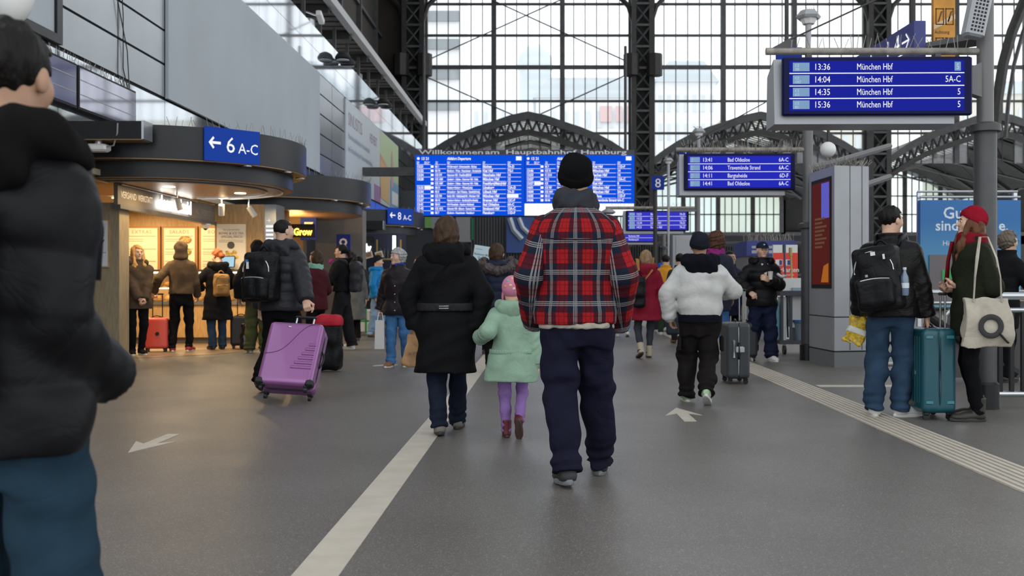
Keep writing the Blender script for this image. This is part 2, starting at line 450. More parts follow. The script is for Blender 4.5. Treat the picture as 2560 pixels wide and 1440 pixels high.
# ------------------------------------------------------------------ end facade of the hall: pillars, glazing, arches
YE = 54.0
m_pane = glassmat('hall_glass', (1, 1, 1), .10, .03)
def lattice(name, x, w, y, z0, z1, lab, dz=1.15):
    p = struct(name, lab, (x, y, z0))
    for s in (-1, 1): MB().box(x + s * w / 2 - .13, x + s * w / 2 + .13, y - .15, y + .45, z0, z1).build('chord', m_iron, p)
    n = int((z1 - z0) / dz); mb = MB()
    for k in range(n):
        za, zb = z0 + k * dz, z0 + (k + 1) * dz
        for s in (-1, 1):
            mb.tube([(x - s * w / 2, y - .1, za), (x + s * w / 2, y - .1, zb)], .055, 4)
        mb.box(x - w / 2, x + w / 2, y - .14, y - .06, zb - .06, zb + .06)
    b = mb.build('cross_bracing', m_irongrey, p); b['kind'] = 'stuff'
    MB().box(x - w / 2, x + w / 2, y + .4, y + .44, z0, z1).build('dark_backing', M('dark_void', (.018, .018, .018), .8), p)  # added dark plate, standing in for the darkness behind the lattice
    return p
PX = (-7.1, 5.2, 17.9, 30.4, 42.9)
for i, x in enumerate(PX):
    p = lattice('pillar', x, .95, YE - .6, 0, 22, ['lattice iron pillar behind the left wall end', 'lattice iron pillar right of the large departure board', 'lattice iron pillar behind the hanging platform display', 'lattice iron pillar at the far side', 'outermost lattice iron pillar'][i])
    for s in (-1, 1):
        MB().cyl((x + s * .62, YE - .8, 12.2), (x + s * .62, YE - .8, 13.35), .42, n=8).build('bracket_box', m_iron, p)
        MB().tube([(x + s * .5, YE - .5, 15.2), (x + s * .75, YE - .5, 16.0), (x + s * 1.4, YE - .5, 16.7), (x + s * 2.6, YE - .5, 17.1)], .14, 6).build('curved_brace', m_iron, p)
ZR = [7.6, 9.25, 10.99, 12.83, 14.55, 16.25, 18.2]
_pane = {}
def pane(par, x0, x1, z0, z1, y, mat=None):
    mat = mat or m_pane
    key = (round(x1 - x0, 3), round(z1 - z0, 3), mat.name)
    if key not in _pane:
        mb = MB().box(.02, x1 - x0 - .02, 0, .012, .02, z1 - z0 - .02)
        me = bpy.data.meshes.new('pane'); me.from_pydata(mb.v, [], mb.f); me.materials.append(mat); _pane[key] = me
    o = bpy.data.objects.new('pane', _pane[key]); C.objects.link(o); o.parent = par; o.location = Vector((x0, y, z0)) - wloc(par)
nw = 0
for b in range(4):
    xa, xb = PX[b] + .58, PX[b + 1] - .58
    nw += 1
    w = struct('window_%d' % nw, 'tall gridded end window bay of the station hall', ((xa + xb) / 2, YE, 7.6))
    n = 18; dx = (xb - xa) / n
    mb = MB()
    for k in range(n + 1):
        x = xa + k * dx
        if k % 6: mb.box(x - .022, x + .022, YE - .03, YE + .04, 7.6, 18.2)
    mb.build('glazing_bars', m_iron, w)['kind'] = 'stuff'
    for k in range(0, n + 1, 6): MB().box(xa + k * dx - .13, xa + k * dx + .13, YE - .15, YE + .15, 7.6, 18.2).build('mullion', m_irongrey, w)
    for i, z in enumerate(ZR[1:]): hh = .1 if i == 2 else .055; MB().box(xa, xb, YE - .08, YE + .08, z - hh, z + hh).build('transom', m_irongrey, w)
    if b == 3: MB().box(xa, xb, YE, YE + .012, 7.6, 18.2).build('pane', m_pane, w)
    for k in range(n if b < 2 else 12 if b == 2 else 0):
        for i in range(len(ZR) - 1):
            xm = xa + (k + .5) * dx - (PX[b] + PX[b + 1]) / 2
            if ZR[i + 1] < 10.34 - .4 * abs(xm) ** 1.05 - .5: continue
            pane(w, xa + k * dx, xa + (k + 1) * dx, ZR[i], ZR[i + 1], YE)
    if b == 0:
        for (a, c) in (((1058, 155), (1400, 0)), ((1570, 155), (1230, 0)), ((1060, 190), (1300, 295)), ((1560, 190), (1330, 295))):
            MB().cyl(at(*a, YE - .3), at(*c, YE - .3), .035, n=5).build('tie_rod', m_irongrey, w)
# arches and the dark platform roofs behind them
AP = [(0, 0), (.95, .2), (1.93, .54), (2.85, .84), (3.73, 1.2), (4.5, 1.6), (5.18, 2.04), (6.2, 2.8)]
def aprof(drop, inset=0): return [(-x + inset * 0, 10.34 - d - drop) for x, d in AP[::-1]] + [(x, 10.34 - d - drop) for x, d in AP[1:]]
m_vault = M('dark_roof', (.015, .014, .013), .8, var=.25, vscale=1.5)  # one plain dark tone with random variation
skg = glassmat('skylight_glass', (.75, .74, .68), .25, .02)
for b in range(4):
    cx = (PX[b] + PX[b + 1]) / 2
    a = struct('arch', 'dark iron arch below the hall window', (cx, YE, 7))
    def band(d0, d1, y0, y1, name, mat):
        o_, i_ = aprof(d0), aprof(d1)
        mb = MB()
        for k in range(len(o_) - 1):
            pts = [o_[k], o_[k + 1], i_[k + 1], i_[k]]
            mb.add([(cx + p[0], y0, p[1]) for p in pts] + [(cx + p[0], y1, p[1]) for p in pts],
                   [(3, 2, 1, 0), (4, 5, 6, 7), (0, 1, 5, 4), (2, 3, 7, 6), (1, 2, 6, 5), (3, 0, 4, 7)])
        return mb.build(name, mat, a)
    band(0, .42, YE - .6, YE - .2, 'upper_band', m_irongrey)
    band(.95, 1.25, YE - .6, YE - .3, 'lower_band', m_iron)
    o_, i_ = aprof(.4), aprof(1.0)
    mb = MB()
    for k in range(len(o_) - 1):
        for j in range(2):
            t0, t1, tm = j / 2, (j + 1) / 2, (j + .5) / 2
            L = lambda P, t: (cx + P[k][0] * (1 - t) + P[k + 1][0] * t, YE - .45, P[k][1] * (1 - t) + P[k + 1][1] * t)
            mb.tube([L(o_, t0), L(i_, tm)], .06, 4); mb.tube([L(i_, tm), L(o_, t1)], .06, 4)
    mb.build('web_bracing', m_irongrey, a)['kind'] = 'stuff'
    # roof running back from the arch
    rf = struct('roof', 'dark platform roof with ridge skylights behind the arch', (cx, 63, 9))
    pr = aprof(.3)
    mb = MB()
    for k in range(len(pr) - 1):
        (xa, za), (xb, zb) = pr[k], pr[k + 1]
        if abs((xa + xb) / 2) < 1.9: continue
        mb.add([(cx + xa, YE, za), (cx + xb, YE, zb), (cx + xb, 74, zb), (cx + xa, 74, za), (cx + xa, YE, za + .2), (cx + xb, YE, zb + .2), (cx + xb, 74, zb + .2), (cx + xa, 74, za + .2)],
               [(0, 1, 2, 3), (7, 6, 5, 4), (0, 4, 5, 1), (2, 6, 7, 3), (1, 5, 6, 2), (3, 7, 4, 0)])
    mb.build('sheet', m_vault, rf)
    for s in (-1, 1):
        mb = MB()
        for k in range(16):
            y = YE + 1.2 * k
            mb.box(cx - .04 if s < 0 else cx - .04, cx + .04, y, y + .1, 9.9, 10.0)
        pts = [(cx, 10.04), (cx + s * 1.93, 9.5)]
        MB().add([(pts[0][0], YE, pts[0][1]), (pts[1][0], YE, pts[1][1]), (pts[1][0], 74, pts[1][1]), (pts[0][0], 74, pts[0][1])], [(0, 1, 2, 3)]).build('skylight', skg, rf)
        bars = MB()
        for k in range(34):
            y = YE + .3 + k * .6; bars.tube([(cx, y, 9.98), (cx + s * 1.93, y, 9.44)], .035, 4)
        for u in (.33, .66): bars.tube([(cx + s * 1.93 * u, YE, 10.0 - .54 * u), (cx + s * 1.93 * u, 74, 10.0 - .54 * u)], .04, 4)
        bars.build('skylight_bars', m_iron, rf)['kind'] = 'stuff'
    for y in (57, 61, 65, 69):
        q = aprof(.55); MB().tube([(cx + p[0], y, p[1]) for p in q], .14, 5).build('rib', m_iron, rf)
        mb = MB()
        mb.tube([(cx - 6, y, 7.2), (cx, y, 8.7), (cx + 6, y, 7.2)], .07, 4)
        for u in (-4, -2, 2, 4): mb.tube([(cx + u, y, 8.7 - abs(u) * .25), (cx + u * .75, y, 9.7 - abs(u) ** 1.3 * .16)], .05, 4)
        mb.build('truss', m_iron, rf)
# far wall beyond the platforms, with windows
wf = struct('wall_far', 'dark far wall beyond the platforms', (10, 73, 0))
MB().box(-9, 46, 73, 73.3, -4, 4.7).box(-9, 4.9, 73, 73.3, 4.7, 11).box(17.3, 23.6, 73, 73.3, 4.7, 11).box(31.6, 46, 73, 73.3, -4, 11).build('sheet', m_vault, wf)
MB().box(-9, 46, 72.7, 73, 4.6, 4.85).build('ledge', m_irongrey, wf)
far_pane = glassmat('far_glass', (.93, 1, .97), .2, .02)
for (xa, xb, n, lab) in ((5.0, 17.2, 24, 'pale gridded far window seen below the platform displays'), (23.7, 31.5, 15, 'pale gridded far window behind the grey advertising pillar')):
    nw += 1
    w = struct('window_%d' % nw, lab, ((xa + xb) / 2, 72.9, 4.8))
    dx = (xb - xa) / n; hs = [4.8, 6.15, 7.5, 8.85, 10.2]
    mb = MB()
    for k in range(n + 1):
        t_ = .16 if k % 5 == 0 else .03
        mb.box(xa + k * dx - t_, xa + k * dx + t_, 72.85, 72.95, 4.8, 10.3)
    for z in hs: mb.box(xa, xb, 72.85, 72.95, z - .04, z + .04)
    mb.build('glazing_bars', m_iron, w)['kind'] = 'stuff'
    for k in range(n):
        for i in range(4):
            if (xa + (k + 1) * dx - (xb - 3.2)) > 0 and (((xa + (k + .5) * dx - (xb - 3.2)) / 3.2) ** 2 + max(0, (hs[i] - 7.0) / 3.2) ** 2) > 1: continue
            pane(w, xa + k * dx, xa + (k + 1) * dx, hs[i], hs[i + 1], 72.9, far_pane)
    cr = [(xb - 3.2 + 3.2 * math.cos(R(a_)), 7.0 + 3.2 * math.sin(R(a_))) for a_ in range(0, 91, 9)]
    mb = MB()
    for k in range(len(cr) - 1):
        (u0, v0), (u1, v1) = cr[k], cr[k + 1]
        mb.add([(u0, 72.8, v0), (u1, 72.8, v1), (u1 + .0, 72.8, 11.5), (u0, 72.8, 11.5)], [(0, 1, 2, 3)])
        mb.box(xb, xb + .3, 72.6, 72.8, 4.7, 7.2)
    mb.build('arched_infill', m_vault, w)
    MB().tube([(u, 72.6, v) for u, v in [(xb, 4.8)] + cr], .16, 6).build('arch_rib', m_irongrey, w)
# hall roof overhead: opaque bands between open glazed bands
rb = MB()
for k in range(12): y = -6 + k * 5.2; rb.box(-9, 30, y, y + 2.5, 22.2, 22.4)
rb.box(-9, -2, -6, 54, 22.0, 22.2); rb.box(20, 32, -6, 54, 22.0, 22.2)
tag(rb.build('ceiling', m_iron), 'banded hall roof high above the concourse', kind='structure')
# curved glazing rib at the far right
rr = struct('trim_1', 'curved iron rib of the side glazing at the far right', (26, 50, 8))
pts = [at(2486, 345, 50), at(2494, 250, 50), at(2508, 160, 50), at(2530, 80, 50), at(2562, 0, 50), at(2610, -90, 50)]
MB().tube(pts, .28, 8).build('rib', m_iron, rr)
MB().tube([p + Vector((.55, 0, 0)) for p in pts], .1, 6).build('glazing_rib', m_irongrey, rr)

# ------------------------------------------------------------------ pale buildings outside
m_b1 = M('pale_stone', (.88, .89, .9), .8, var=.05, vscale=.2)
m_b2 = M('bluish_slate', (.62, .70, .74), .8)
m_b3 = M('bluish_window', (.68, .75, .78), .5)
def bld(name, lab, x0, x1, y, z1, rows, cols, roof=0, mat=m_b1):
    t = thing(name, lab, 'building', ((x0 + x1) / 2, y, -6))
    MB().box(x0, x1, y, y + 12, -6, z1).build('walls', mat, t)
    if roof: MB().prism([(x0 - .4, z1), (x1 + .4, z1), (x1 - roof * .6, z1 + roof), (x0 + roof * .6, z1 + roof)], y - .3, y + 12, lambda u, v, h: (u, h, v)).build('roof', m_b2, t)
    for r in range(rows):
        for c in range(cols):
            cx = x0 + (x1 - x0) * (c + .5) / cols; cz = z1 - 2.6 - r * 3.4; ww = (x1 - x0) / cols * .22
            MB().box(cx - ww, cx + ww, y - .1, y, cz - 1.0, cz + 1.0).build('window', m_b3, t)
    return t
YB = 120
t = bld('stair_tower', 'pale outdoor stair tower with dark landings behind the left window', at(1062, 0, YB).x, at(1150, 0, YB).x, YB, at(0, -60, YB).z, 0, 1)
for py in (40, 110, 185, 262): p0, p1 = at(1068, py, YB), at(1148, py, YB); MB().box(p0.x, p1.x, YB - .5, YB - .1, p0.z - .7, p0.z + .5).build('landing', M('landing_grey', (.2, .23, .25), .7), t)
t = bld('office_building', 'pale office block with slate roof beyond the middle window', at(1340, 0, YB).x, at(1600, 0, YB).x, YB, at(0, 245, YB).z, 2, 9, 2.4)
q = TX(at(1500, 305, YB - .2), (1, 0, 0), (0, 0, 1)); q.lift = .1
for x, w in ((0, 1.4), (1.9, .7), (3.0, .7)): q.r(x, x + w, 0, 1.9, .15)
q.build('sign_letter', M('pale_red', (.75, .5, .5), .7), t, split=True)  # letters in one pale red tone
t = bld('church', 'hazy pale building with round dome behind the departure board', at(1180, 0, YB + 20).x, at(1360, 0, YB + 20).x, YB + 20, at(0, 250, YB + 20).z, 1, 8)
cpt = at(1337, 250, YB + 20)
MB().lathe([(2.3, 0), (2.3, 5), (2.6, 5.2), (2.4, 7), (1.2, 8.4), (.2, 9)], (cpt.x, YB + 24, cpt.z), 16).build('dome', m_b2, t, smooth='auto')
bld('apartment_building', 'wide pale building seen through the window right of the pillar', at(1640, 0, YB).x, at(1790, 0, YB).x, YB, at(0, 205, YB).z, 3, 7, 2.5)
bld('apartment_building', 'pale yellowish building seen beneath the hanging platform display', at(1800, 0, YB + 5).x, at(2160, 0, YB + 5).x, YB + 5, at(0, 300, YB + 5).z, 2, 12, 0, M('cream_stone', (.8, .78, .66), .8))
bld('apartment_building', 'pale building behind the far right glazing', at(2400, 0, YB).x, at(2640, 0, YB).x, YB, at(0, 235, YB).z, 5, 7, 1.5, M('sand_stone', (.72, .68, .58), .8))
tag(MB().box(-160, 200, 74, 320, -6.2, -6).build('ground', M('outside_ground', (.4, .4, .4), .9)), 'pale ground outside the station', kind='structure')
# ------------------------------------------------------------------ rounded shop canopies
def ring_pts(c, r, a0, a1, n): return [(c[0] + r * math.cos(R(a0 + (a1 - a0) * k / n)), c[1] + r * math.sin(R(a0 + (a1 - a0) * k / n))) for k in range(n + 1)]
m_sof = M('pale_soffit', (.42, .36, .27), .5, var=.06)
m_bronze = M('bronze_trim', (.30, .19, .10), .4, .5)
def canopy(cy, lab, straight=None):
    c = (-5.9, cy)
    t = thing('shop_canopy', lab, 'canopy', (c[0], c[1], 2.6))
    def drum(r, z0, z1, name, mat, lip=.03):
        MB().lathe([(r - lip, z0), (r, z0), (r, z1), (r - lip, z1)], (c[0], c[1], 0), 56).build(name, mat, t, smooth='auto')
    drum(2.07, 2.84, 3.3, 'upper_fascia', m_dark)
    drum(1.86, 2.6, 2.86, 'lower_fascia', m_dark)
    MB().lathe([(1.5, 2.594), (1.84, 2.594), (1.84, 2.6), (1.5, 2.6)], (c[0], c[1], 0), 56).build('soffit_rim', m_bronze, t)
    MB().lathe([(.1, 2.598), (1.6, 2.598), (1.6, 2.602), (.1, 2.602)], (c[0], c[1], 0), 48).build('soffit', m_sof, t)
    MB().lathe([(1.90, 2.826), (2.055, 2.826), (2.055, 2.84), (1.90, 2.84)], (c[0], c[1], 0), 56).build('eave_rim', m_bronze, t)
    for a_ in (-38, -12, 14, 40):
        x, y = c[0] + 1.97 * math.cos(R(a_)), c[1] + 1.97 * math.sin(R(a_))
        d = MB().lathe([(.055, 2.815), (.06, 2.83)], (x, y, 0), 14).build('downlight', emis('warm_downlight', (1, .82, .5), 5), t)
        MB().lathe([(.06, 2.812), (.075, 2.812), (.075, 2.832), (.06, 2.832)], (x, y, 0), 14).build('rim', m_steel, d)
    m = MB()
    for k in range(70):
        a_ = R(-70 + 150 * k / 70 + random.uniform(-.5, .5)); x, y = c[0] + 2.03 * math.cos(a_), c[1] + 2.03 * math.sin(a_)
        m.cyl((x, y, 3.29), (x + random.uniform(-.06, .06), y + random.uniform(-.06, .06), 3.29 + random.uniform(.1, .17)), .004, n=3)
    m.build('bird_spikes', m_spike, t)['kind'] = 'stuff'
    return t
cn1 = canopy(15.7, 'dark two-tier rounded canopy over the salad shop')
cn2 = canopy(21.7, 'dark rounded canopy with amber underside over the second shop')
cn3 = canopy(31.2, 'dark rounded canopy farther down beside the departure board')
MB().box(-7.4, -6.35, 6, 14.3, 2.78, 3.22).build('side_wing', m_dark, cn1)
MB().box(-7.4, -6.28, 6, 14.3, 2.55, 2.78).build('side_soffit', m_bronze, cn1)
for k, (r_, z) in enumerate(((1.7, 2.585), (1.45, 2.58))):
    pts = [(-5.9 + r_ * math.cos(R(a_)), 15.7 + r_ * math.sin(R(a_)), z) for a_ in range(-110, 100, 6)]
    MB().tube(pts, .014, 5).build('lighting_rail', m_steel, cn1)

def dirsign(ang, cy, num, lab, z0=2.86, z1=3.29, w=.82, rad=2.09):
    a_ = R(ang); c = Vector((-5.9 + rad * math.cos(a_), cy + rad * math.sin(a_), 0))
    n = Vector((math.cos(a_), math.sin(a_), 0)); u = Vector((-n.y, n.x, 0))
    t = thing('direction_sign', lab, 'sign', (c.x, c.y, z0))
    mat = Matrix((u, n, Vector((0, 0, 1)))).transposed()
    MB().cbox((c.x, c.y, (z0 + z1) / 2), (w, .05, z1 - z0), mat).build('plate', m_bluelit, t)
    g = TX(c + n * .027 - u * (w / 2) + Vector((0, 0, z0)), u, (0, 0, 1)); h = z1 - z0
    y = .14 * h / .43; S = h / .43
    g.poly([(.05 * w, y + .09 * S), (.13 * w, y + .17 * S), (.155 * w, y + .15 * S), (.115 * w, y + .107 * S), (.27 * w, y + .107 * S), (.27 * w, y + .073 * S), (.115 * w, y + .073 * S), (.155 * w, y + .03 * S), (.13 * w, y + .01 * S)])
    g.t(.36 * w, y - .02 * S, num, .29 * S, xs=.92); g.t(.59 * w, y - .02 * S, 'A-C', .195 * S, xs=.85)
    g.build('lettering', m_whitelit, t)
    return t
dirsign(-46.5, 15.7, '6', 'blue sign with arrow, 6 and A-C on the near canopy', 2.84, 3.31)
dirsign(-42, 31.2, '8', 'blue sign with arrow, 8 and A-C on the far canopy', 2.88, 3.36, .95)

bx = thing('black_fascia_box', 'long black box with bright end jutting from the near canopy', 'fascia box', (-6, 13.4, 3.03))
MB().box(-6.6, -5.36, 13.2, 13.5, 3.03, 3.27).build('body', m_black, bx)
MB().box(-5.36, -5.33, 13.2, 13.5, 3.03, 3.28).build('end_cap', m_steel, bx)
MB().box(-6.6, -5.36, 13.2, 13.5, 3.02, 3.03).build('base_trim', m_bronze, bx)
bx2 = thing('black_fascia_box', 'dark box under the spikes left of the 8 A-C sign', 'fascia box', tuple(at(922, 562, 29)))
a, b_ = at(888, 574, 29.0), at(957, 552, 29.0); MB().box(a.x, b_.x, 29, 29.3, a.z, b_.z).build('body', m_black, bx2); MB().box(b_.x, b_.x + .03, 29, 29.3, a.z, b_.z).build('end_cap', m_steel, bx2)
ap = thing('wireless_receiver', 'small white device hanging under the black fascia box', 'device', (-6.0, 13.35, 2.9))
MB().cbox((-6.0, 13.35, 2.93), (.28, .2, .1), None, .025).build('case', m_white, ap)
MB().cyl((-6.0, 13.35, 2.97), (-6.0, 13.35, 3.03), .05).build('mount', m_steel, ap)
MB().tube([(-5.9, 13.3, 2.93), (-5.75, 13.25, 2.95), (-5.68, 13.2, 3.1), (-5.67, 13.19, 3.24)], .01, 5).build('cable', m_grey, ap)
wl_ = thing('globe_lamp', 'white rounded lamp at the very top left', 'lamp', (-3.9, 7.4, 3.1))
MB().ball((-3.98, 7.4, 3.3), (.17, .17, .26), 18, 12).build('globe', M('frosted_lamp_white', (.75, .75, .73), .4), wl_, smooth=True)
MB().cyl((-3.98, 7.4, 3.5), (-3.98, 7.4, 9), .03).build('stem', m_irongrey, wl_)

# ------------------------------------------------------------------ salad shop
sh = struct('wall_shop', 'oak clad inside of the salad shop', (-7.5, 20.4, 0))
MB().box(-9.6, -5.3, 20.4, 20.6, 0, 2.62).build('back_wall', m_wood, sh)
MB().box(-9.7, -9.6, 13, 20.6, 0, 2.62).build('side_wall', m_wood, sh)
MB().box(-9.7, -6.2, 13, 20.6, 2.62, 2.7).build('shop_ceiling', m_sof, sh)
MB().box(-9.7, -9.5, 4, 13, 0, 3.3).box(-9.7, -6.9, 4, 4.2, 0, 3.3).build('dark_wall', M('dark_shop_interior', (.05, .045, .04), .7), sh)
MB().box(-9.7, -6.5, 4, 53, 3.2, 3.3).build('upper_floor', m_dark, sh)
MB().prism([(-9.6, 14.3), (-6.8, 14.3), (-5.2, 15.5), (-4.55, 17.4), (-4.7, 20.4), (-9.6, 20.4)], 0, .006).build('floor_covering', M('warm_shop_floor', (.17, .115, .075), .45, var=.25, vscale=6), struct('floor_shop', 'warm brown shop floor', (-7, 17, 0)))
col = struct('pillar_1', 'oak clad shop pillar', (-5.83, 19.2, 0))
MB().box(-6.3, -5.36, 18.96, 19.6, 0, 2.62).build('oak_cladding', m_wood, col)
MB().box(-5.36, -5.14, 18.98, 19.6, 0, 2.62).build('steel_edge', m_panel, col)
g = TX((-5.33, 18.975, 2.3), (1, 0, 0), (0, 0, 1)); g.t(0, -.02, '→', .1)
for i in range(5): g.r(.0, .14, -.12 - i * .08, -.075 - i * .08, .003)
g.build('direction_print', m_whitelit, col)
po = struct('pillar_2', 'pale oak post at the shop front', (-6.6, 15, 0))
MB().box(-6.85, -6.36, 14.85, 15.2, 0, 2.32).build('oak_cladding', M('greyed_oak', (.27, .22, .14), .55, var=.2, vscale=5, stretch=(8, 8, 1)), po)
ps = thing('poster', 'small white poster lettered with & and Y on the oak post', 'poster', (-6.6, 14.84, 1.5))
MB().box(-6.84, -6.5, 14.82, 14.85, 1.35, 2.07).build('frame', m_wood, ps)
MB().box(-6.82, -6.52, 14.812, 14.82, 1.37, 2.05).build('sheet', M('poster_white', (.62, .64, .68), .5), ps)
g = TX((-6.82, 14.812, 1.37), (1, 0, 0), (0, 0, 1)); g.t(.15, .45, '&', .17); g.t(.16, .28, 'Y', .17); g.r(.02, .28, .2, .206)
g.build('lettering', M('ink_black', (.01, .01, .012), .6), ps)

# shop fascia with lettering, parallel to the wall
fs_ = thing('shop_sign', 'grey shop fascia with glowing white name lettering', 'sign', (-6.3, 16.8, 2.28))
MB().box(-6.36, -6.3, 14.66, 18.96, 2.28, 2.6).build('fascia', M('taupe_fascia', (.16, .135, .11), .5), fs_)
MB().box(-6.38, -6.26, 14.66, 18.96, 2.22, 2.28).build('lower_rail', M('grey_rail', (.14, .14, .14), .4, .5), fs_)
MB().cyl((-6.26, 14.7, 2.58), (-6.26, 17.9, 2.58), .012).build('upper_rail', m_steel, fs_)
g = TX((-6.298, 14.66, 2.28), (0, 1, 0), (0, 0, 1)); g.lift = .05; g.t(1.42, .055, 'dean', .3, xs=1.05, bold=.012); g.t(2.1, .055, '&david', .3, xs=.98, bold=.012)
g.build('name_lettering', emis('glowing_sign_white', (.95, 1, 1), 9), fs_)
g = TX((-6.298, 14.66, 2.28), (0, 1, 0), (0, 0, 1)); g.t(.1, .11, 'VERSAND', .14, xs=.92); g.t(.72, .11, 'WERKSTATT', .14, xs=.7)
g.build('left_word', emis('warm_lettering', (1, .75, .45), 1.2), fs_, split=True)
g = TX((-6.298, 14.66, 2.28), (0, 1, 0), (0, 0, 1)); g.t(3.25, .09, 'AL', .14); g.t(3.55, .09, 'WERKSTATT', .14)
g.build('right_word', M('dim_lettering', (.34, .29, .24), .6), fs_, split=True)
# menu boards
def menu(x0, x1, ttl, lab, foods):
    t = thing('menu_board', lab, 'menu board', ((x0 + x1) / 2, 20.3, 1.3))
    MB().box(x0, x1, 20.3, 20.36, 1.28, 2.28).build('frame', M('oak_frame', (.30, .15, .055), .5), t)
    MB().box(x0 + .05, x1 - .05, 20.285, 20.3, 1.31, 2.24).build('sheet', M('menu_cream', (.66, .58, .45), .5), t)
    g = TX((x0 + .05, 20.285, 1.31), (1, 0, 0), (0, 0, 1)); w = x1 - x0 - .1
    g.t(w / 2, .82, ttl, .1, align='CENTER', spacing=1.2)
    for y in (.76, .5, .25): g.r(.03, w - .03, y, y + .012)
    for y in (.70, .66, .44, .40, .19, .15): g.r(.03, w * .55, y, y + .008); 
    g.build('lettering', M('menu_ink', (.3, .24, .17), .6), t)
    for i, z in enumerate(foods):
        f = MB().lathe([(.13, 0), (.13, .008)], (x1 - .24, 20.283, z), 14, Matrix.Rotation(R(90), 3, 'X') , sy=.62).build('food_picture', M('bowl_brown', (.25, .13, .05), .6), t)
        mb = MB()
        for k in range(9):
            a_ = k * 2.4; rr = .03 + .008 * k
            mb.ball((x1 - .24 + rr * math.cos(a_), 20.272, z + .62 * rr * math.sin(a_)), (.03, .006, .022), 6, 4)
        mb.build('salad', M('salad_mix%d' % (i % 3), [(.45, .30, .10), (.30, .35, .06), (.6, .2, .08)][i % 3], .6, var=.6, vscale=30), f)['kind'] = 'stuff'
menu(-8.6, -7.86, 'EXTRAS', 'left cream menu board partly hidden by the oak post', [])
menu(-7.83, -7.1, 'SALADS', 'cream menu board headed SALADS above the counter', [2.0, 1.76, 1.5])
menu(-7.07, -6.32, 'BOWLS', 'cream menu board headed BOWLS above the counter', [1.99, 1.72, 1.4])
pt = thing('poster', 'bowl and ice tea special price poster on the oak pillar', 'poster', (-5.97, 18.95, 1.38))
MB().box(-6.27, -5.68, 18.93, 18.96, 1.36, 2.26).build('frame', m_wood, pt)
MB().box(-6.25, -5.7, 18.922, 18.93, 1.38, 2.24).build('sheet', M('poster_cream', (.68, .64, .55), .5), pt)
g = TX((-6.25, 18.922, 1.38), (1, 0, 0), (0, 0, 1))
g.t(.275, .74, 'TRY OUR FAVORITE', .035, align='CENTER'); g.t(.275, .665, 'BOWL & ICE TEA', .062, align='CENTER'); g.t(.29, .60, 'SPECIAL PRICE!', .062, align='CENTER')
for y in (.55, .52): g.r(.04, .5, y, y + .006)
g.build('lettering', M('poster_ink', (.12, .11, .09), .6), pt)
MB().lathe([(.07, 0), (.07, .006)], (-5.98, 18.92, 1.84), 16, Matrix.Rotation(R(90), 3, 'X')).build('round_stamp', M('stamp_black', (.06, .06, .05), .6), pt)
mb = MB()
for k in range(26):
    mb.ball((-6.22 + random.random() * .42, 18.915, 1.6 + random.random() * .13), (.04, .006, .03), 6, 4)
mb.build('salad_picture', M('salad_poster', (.5, .33, .08), .6, var=.8, vscale=14), pt)['kind'] = 'stuff'
# counter
ct = thing('display_counter', 'oak food display counter with glass shelves full of bread', 'counter', (-6.7, 18.6, 0))
MB().box(-8.2, -5.5, 18.35, 19.0, .12, .72).build('body', m_wood, ct)
MB().box(-8.2, -5.5, 18.42, 19.0, 0, .12).build('plinth', M('plinth_grey', (.18, .17, .16), .4, .5), ct)
MB().box(-8.22, -5.48, 18.32, 19.0, .72, .78).build('ledge', m_steel, ct)
MB().box(-8.2, -5.5, 18.4, 18.95, 1.03, 1.045).build('shelf', M('shelf_glass', (.6, .55, .45), .2), ct)
MB().box(-8.22, -5.48, 18.33, 19.0, 1.33, 1.37).build('top', M('dark_worktop', (.05, .045, .04), .3), ct)
for x in (-8.2, -7.3, -6.4, -5.5):
    MB().box(x - .012, x + .012, 18.34, 18.37, .78, 1.33).build('upright', m_steel, ct)
for k in range(3): MB().box(-8.19 + k * .9, -7.31 + k * .9, 18.35, 18.356, .79, 1.32).build('pane', glassmat('counter_glass', (1, .98, .94), .03, .08), ct)
MB().box(-8.15, -5.55, 18.45, 18.47, 1.305, 1.325).box(-8.15, -5.55, 18.45, 18.47, 1.015, 1.03).build('light_strip', emis('warm_strip', (1, .72, .32), 24), ct)
m_br = [M('bread_crust_%d' % i, c, .55, var=.4, vscale=22) for i, c in enumerate(((.42, .2, .05), (.5, .28, .08), (.3, .13, .035)))]
def bread_mesh(i):
    mb = MB().ball((0, 0, .045), (.12, .065, .055), 10, 6)
    vs = []
    for v in mb.v: vs.append((v[0], v[1], v[2] - .006 * math.cos(v[0] * 90)))
    me = bpy.data.meshes.new('bread_roll'); me.from_pydata(vs, [], mb.f); me.materials.append(m_br[i])
    me.polygons.foreach_set('use_smooth', [True] * len(me.polygons)); return me
brm = [bread_mesh(i) for i in range(3)]
nb = 0
ORD = 'first second third fourth fifth sixth seventh eighth ninth tenth'.split()
for z, rows in ((.785, ((18.52, 10), (18.68, 10))), (1.05, ((18.52, 10), (18.68, 10)))):
    for y, n in rows:
        for k in range(n):
            o = bpy.data.objects.new('bread_roll', brm[nb % 3]); C.objects.link(o)
            o.location = (-8.05 + k * .265 + random.uniform(-.03, .03), y, z); o.rotation_euler = (0, 0, random.uniform(.6, 1.4)); s = random.uniform(.85, 1.15); o.scale = (s, s, s)
            tag(o, '%s golden bread roll from the left, %s row, %s counter shelf' % (ORD[k], 'front' if y < 18.6 else 'back', 'lower' if z < 1 else 'upper'), 'bread', 'bread rolls in the display counter'); nb += 1
